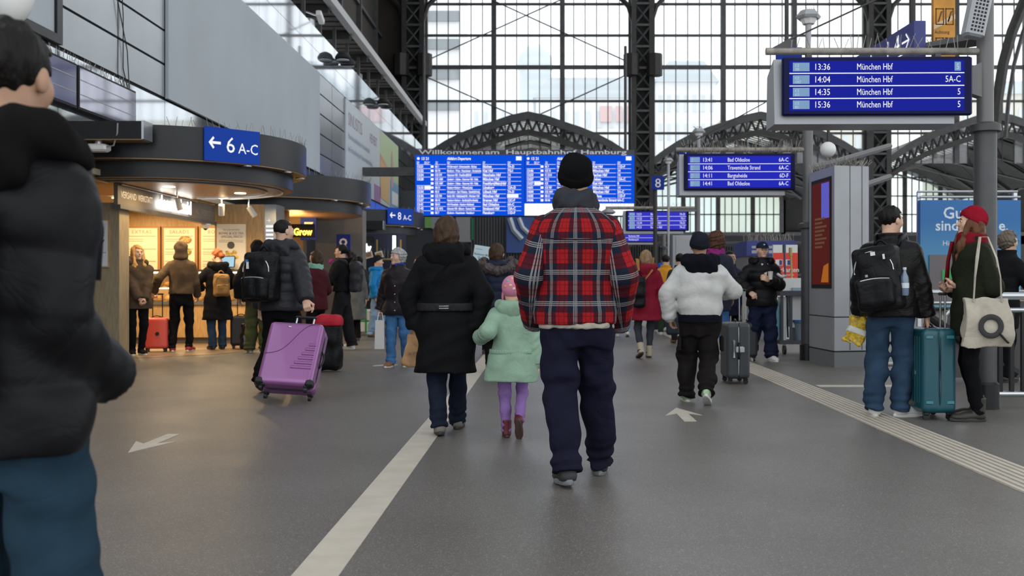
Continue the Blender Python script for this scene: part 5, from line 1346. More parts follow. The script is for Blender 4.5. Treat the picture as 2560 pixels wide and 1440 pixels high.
def person(label, loc, yaw, H=1.75, res=.014, skin_='fair', lean=0, feet=None, hands=None, curl=(.35, .35), poles=None, head=(0, 0, 0), girth=1.0, hip=0.0,
           top=None, pants=None, shoes=None, hair=None, hat=None, face=True, palms=None, extra=None, hair_mat=None, top2=None, hx=0.0):
    """one clothed figure; local frame faces +y, z up; hands/feet/knees given for a 1.75 m figure"""
    s = H / 1.75
    P = thing('person', label, 'person', (loc[0], loc[1], 0), R(yaw))
    def V(p): return Vector(p) * s
    tl = math.tan(R(lean))
    def oy(z): return tl * max(0, z - .95)
    def tolocal(p):
        if p[0] != 'w': return p
        v = Matrix.Rotation(R(-yaw), 3, 'Z') @ Vector((p[1] - loc[0], p[2] - loc[1], p[3])); return tuple(v / s)
    if hands: hands = [tolocal(p) for p in hands]
    sk = SK[skin_]
    feet = feet or [(-.1, 0, 0, -6, 0), (.1, 0, 0, 6, 0)]
    hands = hands or [(-.27, .06, .84), (.27, .06, .84)]
    poles = poles or [(-.5, -1, 0), (.5, -1, 0)]
    pants = pants or {}; top = top or {}
    # --- skeleton
    sh = [Vector((q * .163 * girth ** .5, oy(1.40), 1.372)) for q in (-1, 1)]
    hp = [Vector((q * .092 + hx, 0, .90 + hip)) for q in (-1, 1)]
    arms = []
    for i in (0, 1):
        e, w = ik(sh[i], hands[i], .285, .255, poles[i]); arms.append((sh[i], e, w))
    legs = []
    for i in (0, 1):
        x, y, z, fy, fp = feet[i]
        # ankle above the heel, turned with the foot
        m = Matrix.Rotation(R(fy), 3, 'Z') @ Matrix.Rotation(R(-fp), 3, 'X')
        ball = Vector((0, .14, .0))
        an = Vector((x, y, z)) + Matrix.Rotation(R(fy), 3, 'Z') @ (ball + Matrix.Rotation(R(-fp), 3, 'X') @ (Vector((0, -.03, .09)) - ball))
        kn, an2 = ik(hp[i], an, .415, .405, (0.12 * (-1 if i == 0 else 1), 1, 0)); legs.append((hp[i], kn, an, fy, fp, (x, y, z)))
    hc = Vector((0, oy(1.62) + .02 + .1 * tl, 1.635))
    HR = Euler((R(head[1]), R(head[2]), R(head[0]))).to_matrix()
    HM = Matrix.Translation(hc * s) @ HR.to_4x4() @ Matrix.Scale(s ** .55, 4)
    # --- body: coarse figure + fine head and hands in one mesh
    rb = max(.02, res * 1.5)
    g = G((-.5 * s - .1, -.5 * s, .05 * s), (.5 * s + .1, .5 * s + .1, 1.56 * s), rb)
    d = g.loft(TZ[2:] * s, (TW[2:] - .035) * s, (TD[2:] - .035) * s, 0, [oy(z) * s for z in TZ[2:]])
    for a, e, w in arms:
        d = smin(d, g.seg(V(a), V(e), .045 * s, .037 * s)[0], .03); d = smin(d, g.seg(V(e), V(w), .037 * s, .026 * s)[0], .02)
    for h_, k_, a_, *_ in legs:
        d = smin(d, g.seg(V(h_), V(k_), .07 * s, .045 * s)[0], .03); d = smin(d, g.seg(V(k_), V(a_), .045 * s, .03 * s)[0], .02)
    Vb, Fb = nets(g, d)
    Vs, Fs, off = [Vb], [Fb], len(Vb)
    hv, hf = head_proto(.006 if (face and res < .02) else .01)
    Vs.append(hv @ np.array(HM.to_3x3()).T + np.array(HM.translation)); Fs.append(hf + off); off += len(hv)
    hres = .005 if res <= .012 else .0075
    hm = []
    for i in (0, 1):
        a, e, w = arms[i]
        dr = (w - e).normalized() if not (palms and palms[i] and len(palms[i]) > 3) else Vector(palms[i][3:6]).normalized()
        zax = -dr
        th_ = Vector(palms[i][:3]) if palms and palms[i] else Vector((0, 1, 0))
        yax = th_ - zax * th_.dot(zax)
        if yax.length < 1e-3: yax = Vector((1, 0, 0)) - zax * zax.x
        yax.normalize(); xax = yax.cross(zax)
        m = Matrix((xax, yax, zax)).transposed()
        v, f = hand_proto(curl[i], hres)
        v = v.copy()
        if i == 0: v[:, 0] *= -1; f = f[:, ::-1]
        v = v * (s ** .9) @ np.array(m).T + np.array(w * s)
        hm.append((m, w * s)); Vs.append(v); Fs.append(f + off); off += len(v)
    me = np_mesh('body', np.concatenate(Vs), np.concatenate(Fs)); mobj('body', me, sk, P, False)
    if face:
        for q in (-1, 1):
            mb = MB().ball((0, 0, 0), (.0145, .009, .009), 10, 6); mb.v = [tuple(HM @ (Vector(v) + Vector((q * .031, .087, .006)))) for v in mb.v]
            e_ = mb.build('eye', M('eye_white', (.6, .57, .54), .3), P, False, True)
            mb = MB().ball((0, 0, 0), (.0068, .004, .0068), 8, 5); mb.v = [tuple(HM @ (Vector(v) + Vector((q * .031, .0945, .006)))) for v in mb.v]
            mb.build('iris', M('eye_iris', (.03, .018, .01), .2), e_, False, True)
            mb = MB().tube([(q * .014, .094, .024), (q * .03, .096, .029), (q * .047, .088, .024)], [.0035, .0045, .002], 5); mb.v = [tuple(HM @ Vector(v)) for v in mb.v]
            mb.build('eyebrow', hair_mat or hairm('dark', (.025, .017, .012)), P, False, True)
        mb = MB().tube([(-.02, .0895, -.055), (-.008, .0935, -.0525), (.008, .0935, -.0525), (.02, .0895, -.055)], .0045, 6, .9); mb.v = [tuple(HM @ Vector(v)) for v in mb.v]
        mb.build('lips', M('lip_' + skin_, tuple(np.array({'fair': (.5, .2, .17), 'tan': (.36, .15, .12), 'olive': (.28, .12, .1)}[skin_])), .4), P, False, True)
    # --- trousers
    pr_ = dict(r=(.092, .074, .062), mat=cloth('black', (.012, .012, .014)), waist=1.0, fold=.004, cut=0, pel=.93); pr_.update(pants)
    r0, r1, r2 = pr_['r']
    lo = np.min([np.array(l[2]) for l in legs] + [np.array(l[1]) for l in legs], 0) * s - .14 * s; hi = np.max([np.array(l[2]) for l in legs] + [np.array(l[1]) for l in legs], 0) * s + .14 * s
    gw = girth
    g = G((min(lo[0], -.24 * s * gw), min(lo[1], -.2 * s), max(lo[2], -.02)), (max(hi[0], .24 * s * gw), max(hi[1], .2 * s), (pr_['waist'] + .02) * s), res)
    zs = np.array([.74, .80, .88, .95, 1.02, 1.1]); ww = (np.array([.155, .17, .178, .172, .162, .158]) * gw * pr_['pel']) * s; dd = np.array([.1, .118, .126, .122, .112, .11]) * s * gw ** .5 * pr_['pel']
    d = g.loft((zs + hip) * s, ww, dd, hx * s)
    dl = None
    for h_, k_, a_, *_ in legs:
        e1, t1 = g.seg(V(h_), V(k_), r0 * s * gw ** .5, r1 * s); dr = (a_ - k_).normalized(); a2 = a_ + dr * .04
        e2, t2 = g.seg(V(k_), V(a2), r1 * s, r2 * s)
        leg = smin(e1, e2, .03 * s)
        # bunching towards the hem and behind the knee
        tt = t2 / max(1e-3, (a2 - k_).length * s)
        leg = leg - pr_['fold'] * s * (np.sin(t2 / s * 95 + 6 * g.x / s + 9 * g.y / s) * np.clip((tt - .55) * 3, 0, 1) + .8 * np.sin(t1 / s * 70 + 14 * g.x / s) * np.clip((t1 / s - .26) * 6, 0, 1))
        pl = (g.x - a_.x * s) * dr.x + (g.y - a_.y * s) * dr.y + (g.z - a_.z * s) * dr.z - (.035 - pr_['cut']) * s
        leg = np.maximum(leg, pl)
        dl = leg if dl is None else np.minimum(dl, leg) if False else smin(dl, leg, .012 * s)
    d = smin(d, dl, .035 * s)
    d = d - g.folds(pr_['fold'] * s, 26 / s, sum(map(ord, label)) % 997)
    d = np.maximum(d, g.z - pr_['waist'] * s)
    sdf_obj('trousers', g, d, pr_['mat'], P)
    # --- shoes
    sd = dict(kind='sneaker', mat=M('shoe_black', (.015, .015, .017), .5), sole=M('sole_dark', (.03, .03, .03), .6)); sd.update(shoes or {})
    (uv, uf), (sv, sf) = shoe_proto(sd['kind'])
    for i in (0, 1):
        x, y, z, fy, fp = feet[i]
        ball = Matrix.Translation((0, .14, 0))
        m = Matrix.Scale(s, 4) @ Matrix.Translation((x, y, z)) @ Matrix.Rotation(R(fy), 4, 'Z') @ ball @ Matrix.Rotation(R(-fp), 4, 'X') @ ball.inverted() 
        me = np_mesh('shoe', uv @ np.array(m.to_3x3()).T + np.array(m.translation), uf); so = mobj('shoe', me, sd['mat'], P, False)
        mb = MB().add([m @ Vector(v) for v in sv], sf); mb.build('sole', sd['sole'], so, False, 'auto')
    # --- jacket or coat
    def make_top(t, nm):
        T = dict(mat=cloth('navy', (.02, .025, .05)), hem=.78, th=.022, sl=(.052, .049, .043), flare=0, waist=0, puff=None, fold=.006, collar=.035, arm_puff=None, shrug=0, cuff=.0, belly=0, split=False, hemw=None, foldsc=20, sleeve_end=0, wide=0); T.update(t)
        th = T['th'] * s
        ex = max(abs(a[k][q]) for a in arms for k in range(3) for q in (0, 1)) * s + .14
        bx = max(.26 * gw * s + th + T['flare'] * s + T['wide'], max(abs(a[k].x) for a in arms for k in range(3)) * s + .1)
        ymin = min([-.2 * s - th - T['flare'] * s] + [a[k].y * s - .1 for a in arms for k in range(3)]); ymax = max([.22 * s + th + T['flare'] * s + tl * .6] + [a[k].y * s + .1 for a in arms for k in range(3)])
        zmin = min([T['hem'] * s] + [a[k].z * s for a in arms for k in range(3)]) - .06
        g = G((-bx, ymin, zmin), (bx, ymax, 1.58 * s), res)
        zs = np.concatenate([[T['hem']], TZ[TZ > T['hem'] + .03]]); w = np.interp(zs, TZ, TW); dp = np.interp(zs, TZ, TD)
        w = w * gw; dp = dp * gw ** .6 + T['belly'] * np.exp(-((zs - 1.05) / .12) ** 2)
        fl = np.clip((1.02 - zs) / max(.02, 1.02 - T['hem']), 0, 1) * T['flare']
        wd_ = T['wide'] * np.clip((zs - .9) / .2, 0, 1) * (zs < 1.42)
        w = w + fl + wd_ - T['waist'] * np.exp(-((zs - 1.06) / .07) ** 2); dp = dp + fl * .8
        if T['hemw'] is not None: w[0] += T['hemw']; dp[0] += T['hemw'] * .6
        top_z = 1.50 + T['collar']
        zs = np.append(zs[zs < 1.5], [1.50, top_z]); w = np.append(w[:len(zs) - 2], [.075, .078]); dp = np.append(dp[:len(zs) - 2], [.068, .075])
        d = g.loft(zs * s, w * s + th, dp * s + th, 0, [(oy(z) + (.012 if z > 1.45 else 0)) * s for z in zs])
        if T['puff']:
            spc, amp = T['puff']; d = d - amp * s * (np.abs(np.sin(np.pi * (g.z / s - T['hem']) / spc)) ** .55 - .7) * (g.z < 1.46 * s)
        d = d - g.folds(T['fold'] * s, T['foldsc'] / s, 3 + sum(map(ord, label)) % 991, (1, 1, 1.3)) * np.clip((1.5 * s - g.z) / (.1 * s), 0, 1)
        d = np.maximum(d, T['hem'] * s - g.z)
        arm = None
        for q, (a, e, w_) in enumerate(arms):
            r0, r1, r2 = [(v * s + th * .75) for v in T['sl']]
            dr = (w_ - e).normalized(); w2 = w_ - dr * T['sleeve_end']
            e1, t1 = g.seg(V(a), V(e), r0, r1); e2, t2 = g.seg(V(e), V(w2), r1, r2)
            near1 = e1 < e2; tq = np.where(near1, t1, t2 + (e - a).length * s)
            da = smin(e1, e2, .025 * s)
            if T['puff']: spc, amp = T['puff']; da = da - amp * .85 * s * (np.abs(np.sin(np.pi * tq / s / (spc * .95))) ** .55 - .7)
            da = da - T['fold'] * .9 * s * np.sin(tq / s * 62 + 16 * g.x / s + 10 * g.y / s + q) * (.3 + .7 * np.sin(tq / s * 19 + 2.2 * q + 24 * g.x / s + 15 * g.y / s)) * np.clip((tq / s - .12) * 6, 0, 1)
            da = np.maximum(da, (g.x - w2.x * s) * dr.x + (g.y - w2.y * s) * dr.y + (g.z - w2.z * s) * dr.z - .012 * s)
            if T['cuff']:
                c0 = w2 - dr * .05; dc = g.seg(V(c0), V(w2), r2 * .86, r2 * .82)[0]; da = np.minimum(da, dc)
            if T['split']:
                sdf_obj('sleeve', g, da, T['split'] if T['split'] is not True else T['mat'], P)
            else: arm = da if arm is None else np.minimum(arm, da)
        if arm is not None: d = smin(d, arm, .03 * s)
        o = sdf_obj(nm, g, d, T['mat'], P)
        return T, o
    T = None
    if top: T, topo = make_top(top, top.get('name', 'jacket'))
    if top2: make_top(top2, top2.get('name', 'undershirt'))
    # --- hood
    hd = top.get('hood') if top else None
    if hd:
        hmat = top.get('hood_mat', T['mat'])
        g = G((-.26 * s, -.3 * s, 1.28 * s), (.26 * s, .2 * s + oy(1.6), 1.82 * s), min(res, .014))
        oy_ = oy(1.5) * s
        if hd == 'down':
            hs = top.get('hood_size', 1.0)
            arc = [(-.115, .06, 1.475), (-.135, -.03, 1.485), (-.09, -.11, 1.49), (0, -.135, 1.485), (.09, -.11, 1.49), (.135, -.03, 1.485), (.115, .06, 1.475)]
            d = None
            for k in range(len(arc) - 1):
                a_ = Vector(arc[k]) * s + Vector((0, oy_, 0)); b_ = Vector(arc[k + 1]) * s + Vector((0, oy_, 0))
                e = g.seg(a_, b_, .05 * s * hs, .05 * s * hs)[0]; d = e if d is None else smin(d, e, .03)
            d = smin(d, g.ell((0, -.12 * s + oy_, 1.425 * s), (.13 * s * hs, .055 * s, .085 * s * hs)), .04)
            d = d - g.folds(.007 * s, 34 / s, 5)
            d = smax(d, -g.ell((0, -.045 * s + oy_, 1.56 * s), (.085 * s, .075 * s, .09 * s)), .02)
        else:
            g.x0 = 0
            d = g.ell((hc.x * s, (hc.y - .01) * s, (hc.z + .0) * s), (.105 * s, .125 * s, .145 * s))
            d = smin(d, g.ell((0, oy_ - .02 * s, 1.5 * s), (.105 * s, .1 * s, .07 * s)), .05)
            yv = (g.y - hc.y * s) * math.cos(R(head[0])) - (g.x - hc.x * s) * math.sin(R(head[0]))
            d = smax(d, yv - .065 * s, .02)
            d = d - g.folds(.006 * s, 30 / s, 9)
        sdf_obj('hood', g, d, hmat, P)
    if top and top.get('scarf'):
        g = G((-.2 * s, -.2 * s, 1.38 * s), (.2 * s, .25 * s, 1.62 * s), .01)
        d = None
        for q, z in ((0, 1.475), (1, 1.515)):
            rr = .092 - .004 * q
            dz = g.z - z * s - .12 * (g.y - oy(1.5) * s - .01); rad = np.sqrt(g.x ** 2 + (g.y - oy(1.5) * s - .015 * s) ** 2)
            e = np.sqrt((rad - rr * s) ** 2 + (dz * .9) ** 2) - .034 * s; d = e if d is None else smin(d, e, .012)
        d = d - g.folds(.005 * s, 45 / s, 4)
        sdf_obj('scarf', g, d, top['scarf'], P)
    # --- hair and hats, in the head's frame
    ld = .0075 if (res < .013 or (hair and hair[0] in ('curly', 'afro'))) else .011
    if hair:
        kind, hmat = hair
        g = G((-.17, -.2, -.42), (.17, .16, .17), ld)
        hs = 1.0
        n = .004
        d = g.ell((0, -.016, .035), (.087, .106, .095))
        keep = np.minimum(.062 - g.z + .25 * np.abs(g.x) - .01, np.maximum(g.y - .022, -.062 - g.z))
        if kind == 'short': keep = np.minimum(.062 - g.z, np.maximum(g.y - .012, -.085 - g.z - .1 * np.minimum(0, g.y + .02))); d = np.maximum(d, keep); n = .004
        elif kind == 'crop': d = g.ell((0, -.014, .033), (.0815, .1015, .0925)); keep = np.minimum(.062 - g.z, np.maximum(g.y - .005, -.035 - g.z - .35 * np.minimum(0, g.y + .02))); d = np.maximum(d, keep); n = .002
        elif kind == 'bob':
            d = smin(d, g.ell((0, -.04, -.035), (.1, .08, .115)), .04); d = np.maximum(d, np.minimum(.06 - g.z, g.y - .03)); d = np.maximum(d, -.135 - g.z); n = .005
        elif kind == 'long':
            d = smin(d, g.ell((0, -.045, -.06), (.095, .07, .17)), .04); d = np.maximum(d, np.minimum(.066 - g.z, g.y - .03))
            for q in (-1, 1): d = smin(d, g.seg((q * .072, .03, .03), (q * .07, .075, -.2), .022, .034)[0], .03); d = smin(d, g.seg((q * .07, .075, -.2), (q * .05, .085, -.33), .034, .02)[0], .03)
            n = .006
        elif kind == 'curly':
            d = smin(g.ell((0, -.02, .04), (.1, .115, .1)), g.ell((0, -.05, -.01), (.098, .075, .085)), .04); d = np.maximum(d, np.minimum(.05 - g.z, g.y - .03)); n = .009
        elif kind == 'afro':
            d = smin(g.ell((0, -.03, .05), (.125, .13, .11)), g.ell((0, -.05, -.03), (.12, .1, .09)), .04); d = np.maximum(d, np.minimum(.05 - g.z, g.y - .03)); n = .013
        elif kind in ('pony', 'bun'):
            d = np.maximum(d, keep)
            if kind == 'pony':
                d = smin(d, g.ell((0, -.13, .0), (.035, .035, .035)), .02); d = smin(d, g.seg((0, -.14, .0), (0, -.15, -.1), .03, .035)[0], .02); d = smin(d, g.seg((0, -.15, -.1), (0, -.14, -.19), .035, .012)[0], .02)
            else: d = smin(d, g.ell((.0, -.115, -.02), (.055, .045, .05)), .02)
            n = .006
        if hat: d = smax(d, g.z - .03 - .2 * g.y, .02)
        fr = 95 if kind in ('curly', 'afro') else 70
        an = (1, 1, 1) if kind in ('curly', 'afro') else (1, 1, .25)
        d = d - g.folds(n * .6, fr if ld < .01 else min(fr, 75), 11, an) - g.folds(n * .3, fr * 1.7 if ld < .01 else 110, 23, an)
        sdf_obj('hair', g, d, hmat, P, HM)
    if hat:
        kind, hmat = hat[0], hat[1]
        g = G((-.13, -.16, -.11), (.13, .2, .19), ld)
        if kind == 'beanie':
            d = g.ell((0, -.016, .042), (.092, .111, .112)); pl = .012 + .42 * (g.y + .02)
            pl = (.016 - (hat[2] if len(hat) > 2 else 0) + .5 * (g.y)) - g.z
            d = d - .0025 * np.sin(np.arctan2(g.x, g.y + .016) * 26)
            d = np.maximum(d, pl)
            band = np.maximum(g.ell((0, -.016, .04), (.098, .117, .118)), np.maximum(pl - .004, -pl - .055)); d = smin(d, band, .006)
            d = d - g.folds(.003, 40, 3)
            sdf_obj('beanie', g, d, hmat, P, HM)
        elif kind == 'cap':
            d = g.ell((0, -.012, .045), (.088, .108, .09)); d = np.maximum(d, .035 - g.z)
            o = sdf_obj('cap', g, d, hmat, P, HM)
            v = np.maximum(g.ell((0, .1, .04), (.072, .085, .03)), np.abs(g.z - .045 + 1.2 * (g.y - .09) ** 2 * 2) - .004); v = np.maximum(v, .06 - g.y)
            sdf_obj('visor', g, v, hmat, o, HM)
            mb = MB().ball((0, .096, .082), (.014, .006, .01), 8, 5); mb.v = [tuple(HM @ Vector(v_)) for v_ in mb.v]; mb.build('badge', m_white, o, False, True)
        elif kind == 'kid':
            d = g.ell((0, -.012, .042), (.093, .112, .11)); d = np.maximum(d, (-.03 + .25 * g.y) - g.z)
            for q in (-1, 1): d = smin(d, g.ell((q * .082, 0, -.045), (.014, .04, .05)), .01)
            sdf_obj('beanie', g, d, hmat, P, HM)
    class Info: pass
    I = Info(); I.P = P; I.s = s; I.arms = arms; I.legs = legs; I.HM = HM; I.oy = oy; I.hm = hm; I.girth = girth; I.topo = topo if top else None
    I.M = Matrix.Translation((loc[0], loc[1], 0)) @ Matrix.Rotation(R(yaw), 4, 'Z')
    return I

# ------------------------------------------------------------------ bags
def backpack(I, label, mat, w=.30, h=.46, dpt=.17, c=(0, -.235, 1.2), pocket=True, strap=None, trim=None, res=.011, tilt=0, logo=None, straps=True, roll=False):
    s = I.s
    c = Vector(c)
    bp = thing('backpack', label, 'backpack', tuple(I.M @ Vector((0, c.y * s, (c.z - h / 2) * s))), I.P.rotation_euler.z)
    base = Vector((0, c.y, c.z - h / 2)) * s
    hw, hh, hd = w / 2 * s, h / 2 * s, dpt / 2 * s
    R3 = Matrix.Rotation(R(tilt), 3, 'Y')
    cc = Vector((c.x * s, 0, hh))
    g = G((cc.x - hw - .08, -hd - .12, -.06), (cc.x + hw + .08, hd + .1, 2 * hh + .08), res)
    d = g.rbox(cc, (hw, hd, hh), .055 * s, R3)
    d = smin(d, g.rbox(cc + Vector((0, -hd * .5, hh * .25)), (hw * .82, hd * .8, hh * .62), .05 * s, R3), .02)
    d = d - g.folds(.004, 28, 3)
    b = sdf_obj('bag_body', g, d, mat, bp)
    if pocket:
        g2 = G((cc.x - hw - .05, -2 * hd - .09, -.05), (cc.x + hw + .05, 0, 2 * hh), res)
        d = g2.rbox(cc + R3 @ Vector((0, -hd * 1.25, -hh * .42)), (hw * .8, hd * .55, hh * .45), .04 * s, R3) - g2.folds(.004, 30, 8)
        sdf_obj('front_pocket', g2, d, mat, bp)
        z0 = -hh * .0
        MB().tube([cc + R3 @ Vector((x * hw * .72, -hd * 1.72, -hh * (.02 + .05 * x * x))) for x in np.linspace(-1, 1, 9)], .006 * s, 6).build('zip', trim or m_irongrey, bp, False)
        MB().tube([cc + R3 @ Vector((hw * .85 * math.cos(t_), -hd * 1.12, hh * (.25 + .58 * math.sin(t_)))) for t_ in np.linspace(-.1, math.pi + .1, 13)], .006 * s, 6).build('zip', trim or m_irongrey, bp, False)
    sm = strap or mat
    MB().tube([cc + Vector((x * .05 * s, hd * .4, hh + (.005 + .045 * (1 - x * x)) * s)) for x in np.linspace(-1, 1, 7)], .011 * s, 6).build('grab_handle', sm, bp, False, True)
    if straps:
        for q in (-1, 1):
            gx = I.girth ** .5
            pts = [(q * .085, -.12, 1.40), (q * .10, -.085, 1.475), (q * .112, .02, 1.51), (q * .118, .12, 1.43), (q * .12, .165, 1.3), (q * .13, .15, 1.18)]
            pts = [Vector((p[0] * gx, p[1] * (1.02 if p[1] > 0 else 1) + I.oy(p[2]), p[2])) * s - base for p in pts]
            MB().tube(pts, [.032 * s] * 4 + [.028 * s, .02 * s], 8, .35, up=(1, 0, 0)).build('strap', sm, bp, False, True)
    if logo:
        for k, (x, z, ww, hh2, lm) in enumerate(logo):
            MB().cbox(cc + R3 @ Vector((x * hw, -hd * 1.34, z * hh)), (ww, .012, hh2), R3).build('badge', lm, bp, False)
    return bp, base, cc

def suitcase(label, loc, rz, w, d, h, mat, tilt=0, handle=.35, hmat=None, style='ridge', wheels=4, roll=.0, hgap=.11, name='suitcase', trim=None, side=True):
    t = thing(name, label, 'suitcase', (loc[0], loc[1], (d / 2 - .03) * math.sin(R(abs(tilt))) + (w / 2 - .05) * math.sin(R(abs(roll)))), R(rz))
    T4 = Matrix.Rotation(R(tilt), 4, 'X') @ Matrix.Rotation(R(roll), 4, 'Y')
    def put(mb, nm, m_, par=t, sm=False):
        mb.v = [tuple(T4 @ Vector(v)) for v in mb.v]; return mb.build(nm, m_, par, False, sm)
    g = G((-w / 2 - .02, -d / 2 - .02, .04), (w / 2 + .02, d / 2 + .02, .06 + h + .02), .011)
    dd = g.rbox((0, 0, .06 + h / 2), (w / 2, d / 2, h / 2), .045)
    if style == 'ridge':
        dd = dd + .006 * (np.abs(np.sin(g.x / w * 16)) < .25) * (np.abs(g.y) > d * .3) * (np.abs(g.z - .06 - h / 2) < h * .36)
    dd = np.minimum(np.maximum(dd, np.abs(g.y) * -1 + .004), g.rbox((0, 0, .06 + h / 2), (w / 2 - .006, .006, h / 2 - .006), .04)) 
    V_, F_ = nets(g, dd); V_ = V_ @ np.array(T4.to_3x3()).T; me = np_mesh('shell', V_, F_); mobj('shell', me, mat, t, False)
    put(MB().tube([Vector((math.copysign(abs(math.cos(a)) ** .35, math.cos(a)) * (w / 2 + .001), 0, .06 + h / 2 + math.copysign(abs(math.sin(a)) ** .3, math.sin(a)) * (h / 2 + .001))) for a in np.linspace(0, 2 * math.pi, 41)], .007, 6, up=(0, 1, 0)), 'seam', trim or m_dark, t, True)
    wm = m_dark
    for x in (-1, 1):
        for y in (-1, 1):
            cx_, cy_ = x * (w / 2 - .05), y * (d / 2 - .045)
            o = put(MB().cyl((cx_ - .014, cy_, .027), (cx_ + .014, cy_, .027), .027, n=14), 'wheel', wm)
            put(MB().cbox((cx_, cy_, .055), (.05, .05, .03), None, .008), 'fork', wm, o)
    if handle:
        hm_ = hmat or m_steel
        put(MB().cyl((-hgap, d / 2 - .03, .06 + h - .02), (-hgap, d / 2 - .03, .06 + h + handle), .009, n=8), 'handle_tube', hm_)
        put(MB().cyl((hgap, d / 2 - .03, .06 + h - .02), (hgap, d / 2 - .03, .06 + h + handle), .009, n=8), 'handle_tube', hm_)
        put(MB().cbox((0, d / 2 - .03, .06 + h + handle), (2 * hgap + .04, .03, .028), None, .008), 'handle_grip', m_dark)
    put(MB().tube([(x * .08, 0, .06 + h + .03 - .03 * x * x) for x in np.linspace(-1, 1, 7)], .01, 6), 'top_handle', m_dark, t, True)
    put(MB().tube([(w / 2 + .03 - .03 * x * x, 0, .06 + h * .5 + x * .09) for x in np.linspace(-1, 1, 7)], .01, 6, up=(0, 1, 0)), 'side_handle', m_dark, t, True) if side else None
    return t, T4, put
# ================================================================== the people and what they carry
blk = cloth('black', (.006, .006, .0072)); blk2 = cloth('soft_black', (.009, .009, .0105)); navy = cloth('navy', (.016, .02, .042))
jeans = cloth('mid_jeans', (.027, .052, .092), bump=.25, bs=80, var=.3, vs=5); ljeans = cloth('light_jeans', (.17, .27, .42), bump=.25, bs=80, var=.22, vs=5); djeans = cloth('dark_jeans', (.012, .016, .03), bump=.25, bs=80)
nyl_black = cloth('black_nylon', (.0055, .0055, .0066), .45, .25, 30); nyl_grey = cloth('charcoal_nylon', (.022, .022, .027), .42, .25, 30)
wsole = M('sole_white', (.6, .6, .57), .5); wshoe = M('shoe_white', (.6, .59, .57), .5)
brown_h = hairm('brown', (.045, .025, .014)); dark_h = hairm('dark', (.007, .0055, .005)); grey_h = hairm('grey', (.34, .34, .34)); blond_h = hairm('blond', (.5, .28, .1)); aub_h = hairm('auburn', (.26, .075, .025)); dblond_h = hairm('dark_blond', (.28, .18, .1))

def plaid_mat():
    m = bpy.data.materials.new('red_navy_plaid'); m.use_nodes = True
    nt = m.node_tree; b = nt.nodes['Principled BSDF']; b.inputs['Roughness'].default_value = .9; b.inputs['Specular IOR Level'].default_value = .2; 
    at_ = nt.nodes.new('ShaderNodeAttribute'); at_.attribute_name = 'weave'
    sx = nt.nodes.new('ShaderNodeSeparateXYZ'); nt.links.new(at_.outputs['Vector'], sx.inputs[0])
    def mt(op, a, b_=None, c=None):
        n = nt.nodes.new('ShaderNodeMath'); n.operation = op
        for i, v in enumerate((a, b_, c)):
            if v is None: continue
            if isinstance(v, (int, float)): n.inputs[i].default_value = v
            else: nt.links.new(v, n.inputs[i])
        return n.outputs[0]
    def axis(src, per, ph):
        t = mt('FRACT', mt('ADD', mt('DIVIDE', src, per), ph))
        dd = mt('ABSOLUTE', mt('SUBTRACT', t, .5))               # .5 at the navy centre, 0 at the red centre
        red = mt('LESS_THAN', dd, .22)
        e = mt('SUBTRACT', .5, dd)
        l0 = mt('LESS_THAN', e, .016); l1 = mt('LESS_THAN', mt('ABSOLUTE', mt('SUBTRACT', e, .058)), .015)
        dk = mt('LESS_THAN', mt('ABSOLUTE', mt('SUBTRACT', dd, .1)), .018)
        return red, mt('MAXIMUM', l0, l1), dk
    ru, lu, ku = axis(sx.outputs[0], .136, .06); rv, lv, kv = axis(sx.outputs[1], .172, .15)
    w = mt('MULTIPLY', mt('ADD', ru, rv), .5)
    cr = nt.nodes.new('ShaderNodeValToRGB'); cr.color_ramp.interpolation = 'CONSTANT'
    els = cr.color_ramp.elements; els[0].color = (.006, .010, .022, 1); els[1].position = .25; els[1].color = (.06, .005, .011, 1); e3 = els.new(.75); e3.color = (.29, .008, .011, 1)
    nt.links.new(w, cr.inputs[0])
    ln = mt('MULTIPLY', mt('MAXIMUM', mt('MULTIPLY', lu, .8), mt('MULTIPLY', lv, .8)), .42)
    mx = nt.nodes.new('ShaderNodeMix'); mx.data_type = 'RGBA'; nt.links.new(ln, mx.inputs[0]); nt.links.new(cr.outputs[0], mx.inputs[6]); mx.inputs[7].default_value = (.55, .53, .52, 1)
    mx2 = nt.nodes.new('ShaderNodeMix'); mx2.data_type = 'RGBA'; mx2.blend_type = 'MULTIPLY'; nt.links.new(mt('MULTIPLY', mt('MAXIMUM', ku, kv), .55), mx2.inputs[0]); nt.links.new(mx.outputs[2], mx2.inputs[6]); mx2.inputs[7].default_value = (.35, .3, .3, 1)
    nt.links.new(mx2.outputs[2], b.inputs['Base Color'])
    n2 = nt.nodes.new('ShaderNodeTexNoise'); n2.inputs['Scale'].default_value = 35; bp = nt.nodes.new('ShaderNodeBump'); bp.inputs['Strength'].default_value = .3; bp.inputs['Distance'].default_value = .02
    tc = nt.nodes.new('ShaderNodeTexCoord'); nt.links.new(tc.outputs['Object'], n2.inputs['Vector']); nt.links.new(n2.outputs['Fac'], bp.inputs['Height']); nt.links.new(bp.outputs[0], b.inputs['Normal'])
    return m
def set_weave(me, fn):
    n = len(me.vertices); co = np.zeros(n * 3, f32); me.vertices.foreach_get('co', co); co = co.reshape(-1, 3)
    a = me.attributes.new('weave', 'FLOAT_VECTOR', 'POINT'); out = np.zeros((n, 3), f32); u, v = fn(co); out[:, 0] = u; out[:, 1] = v; a.data.foreach_set('vector', out.ravel())

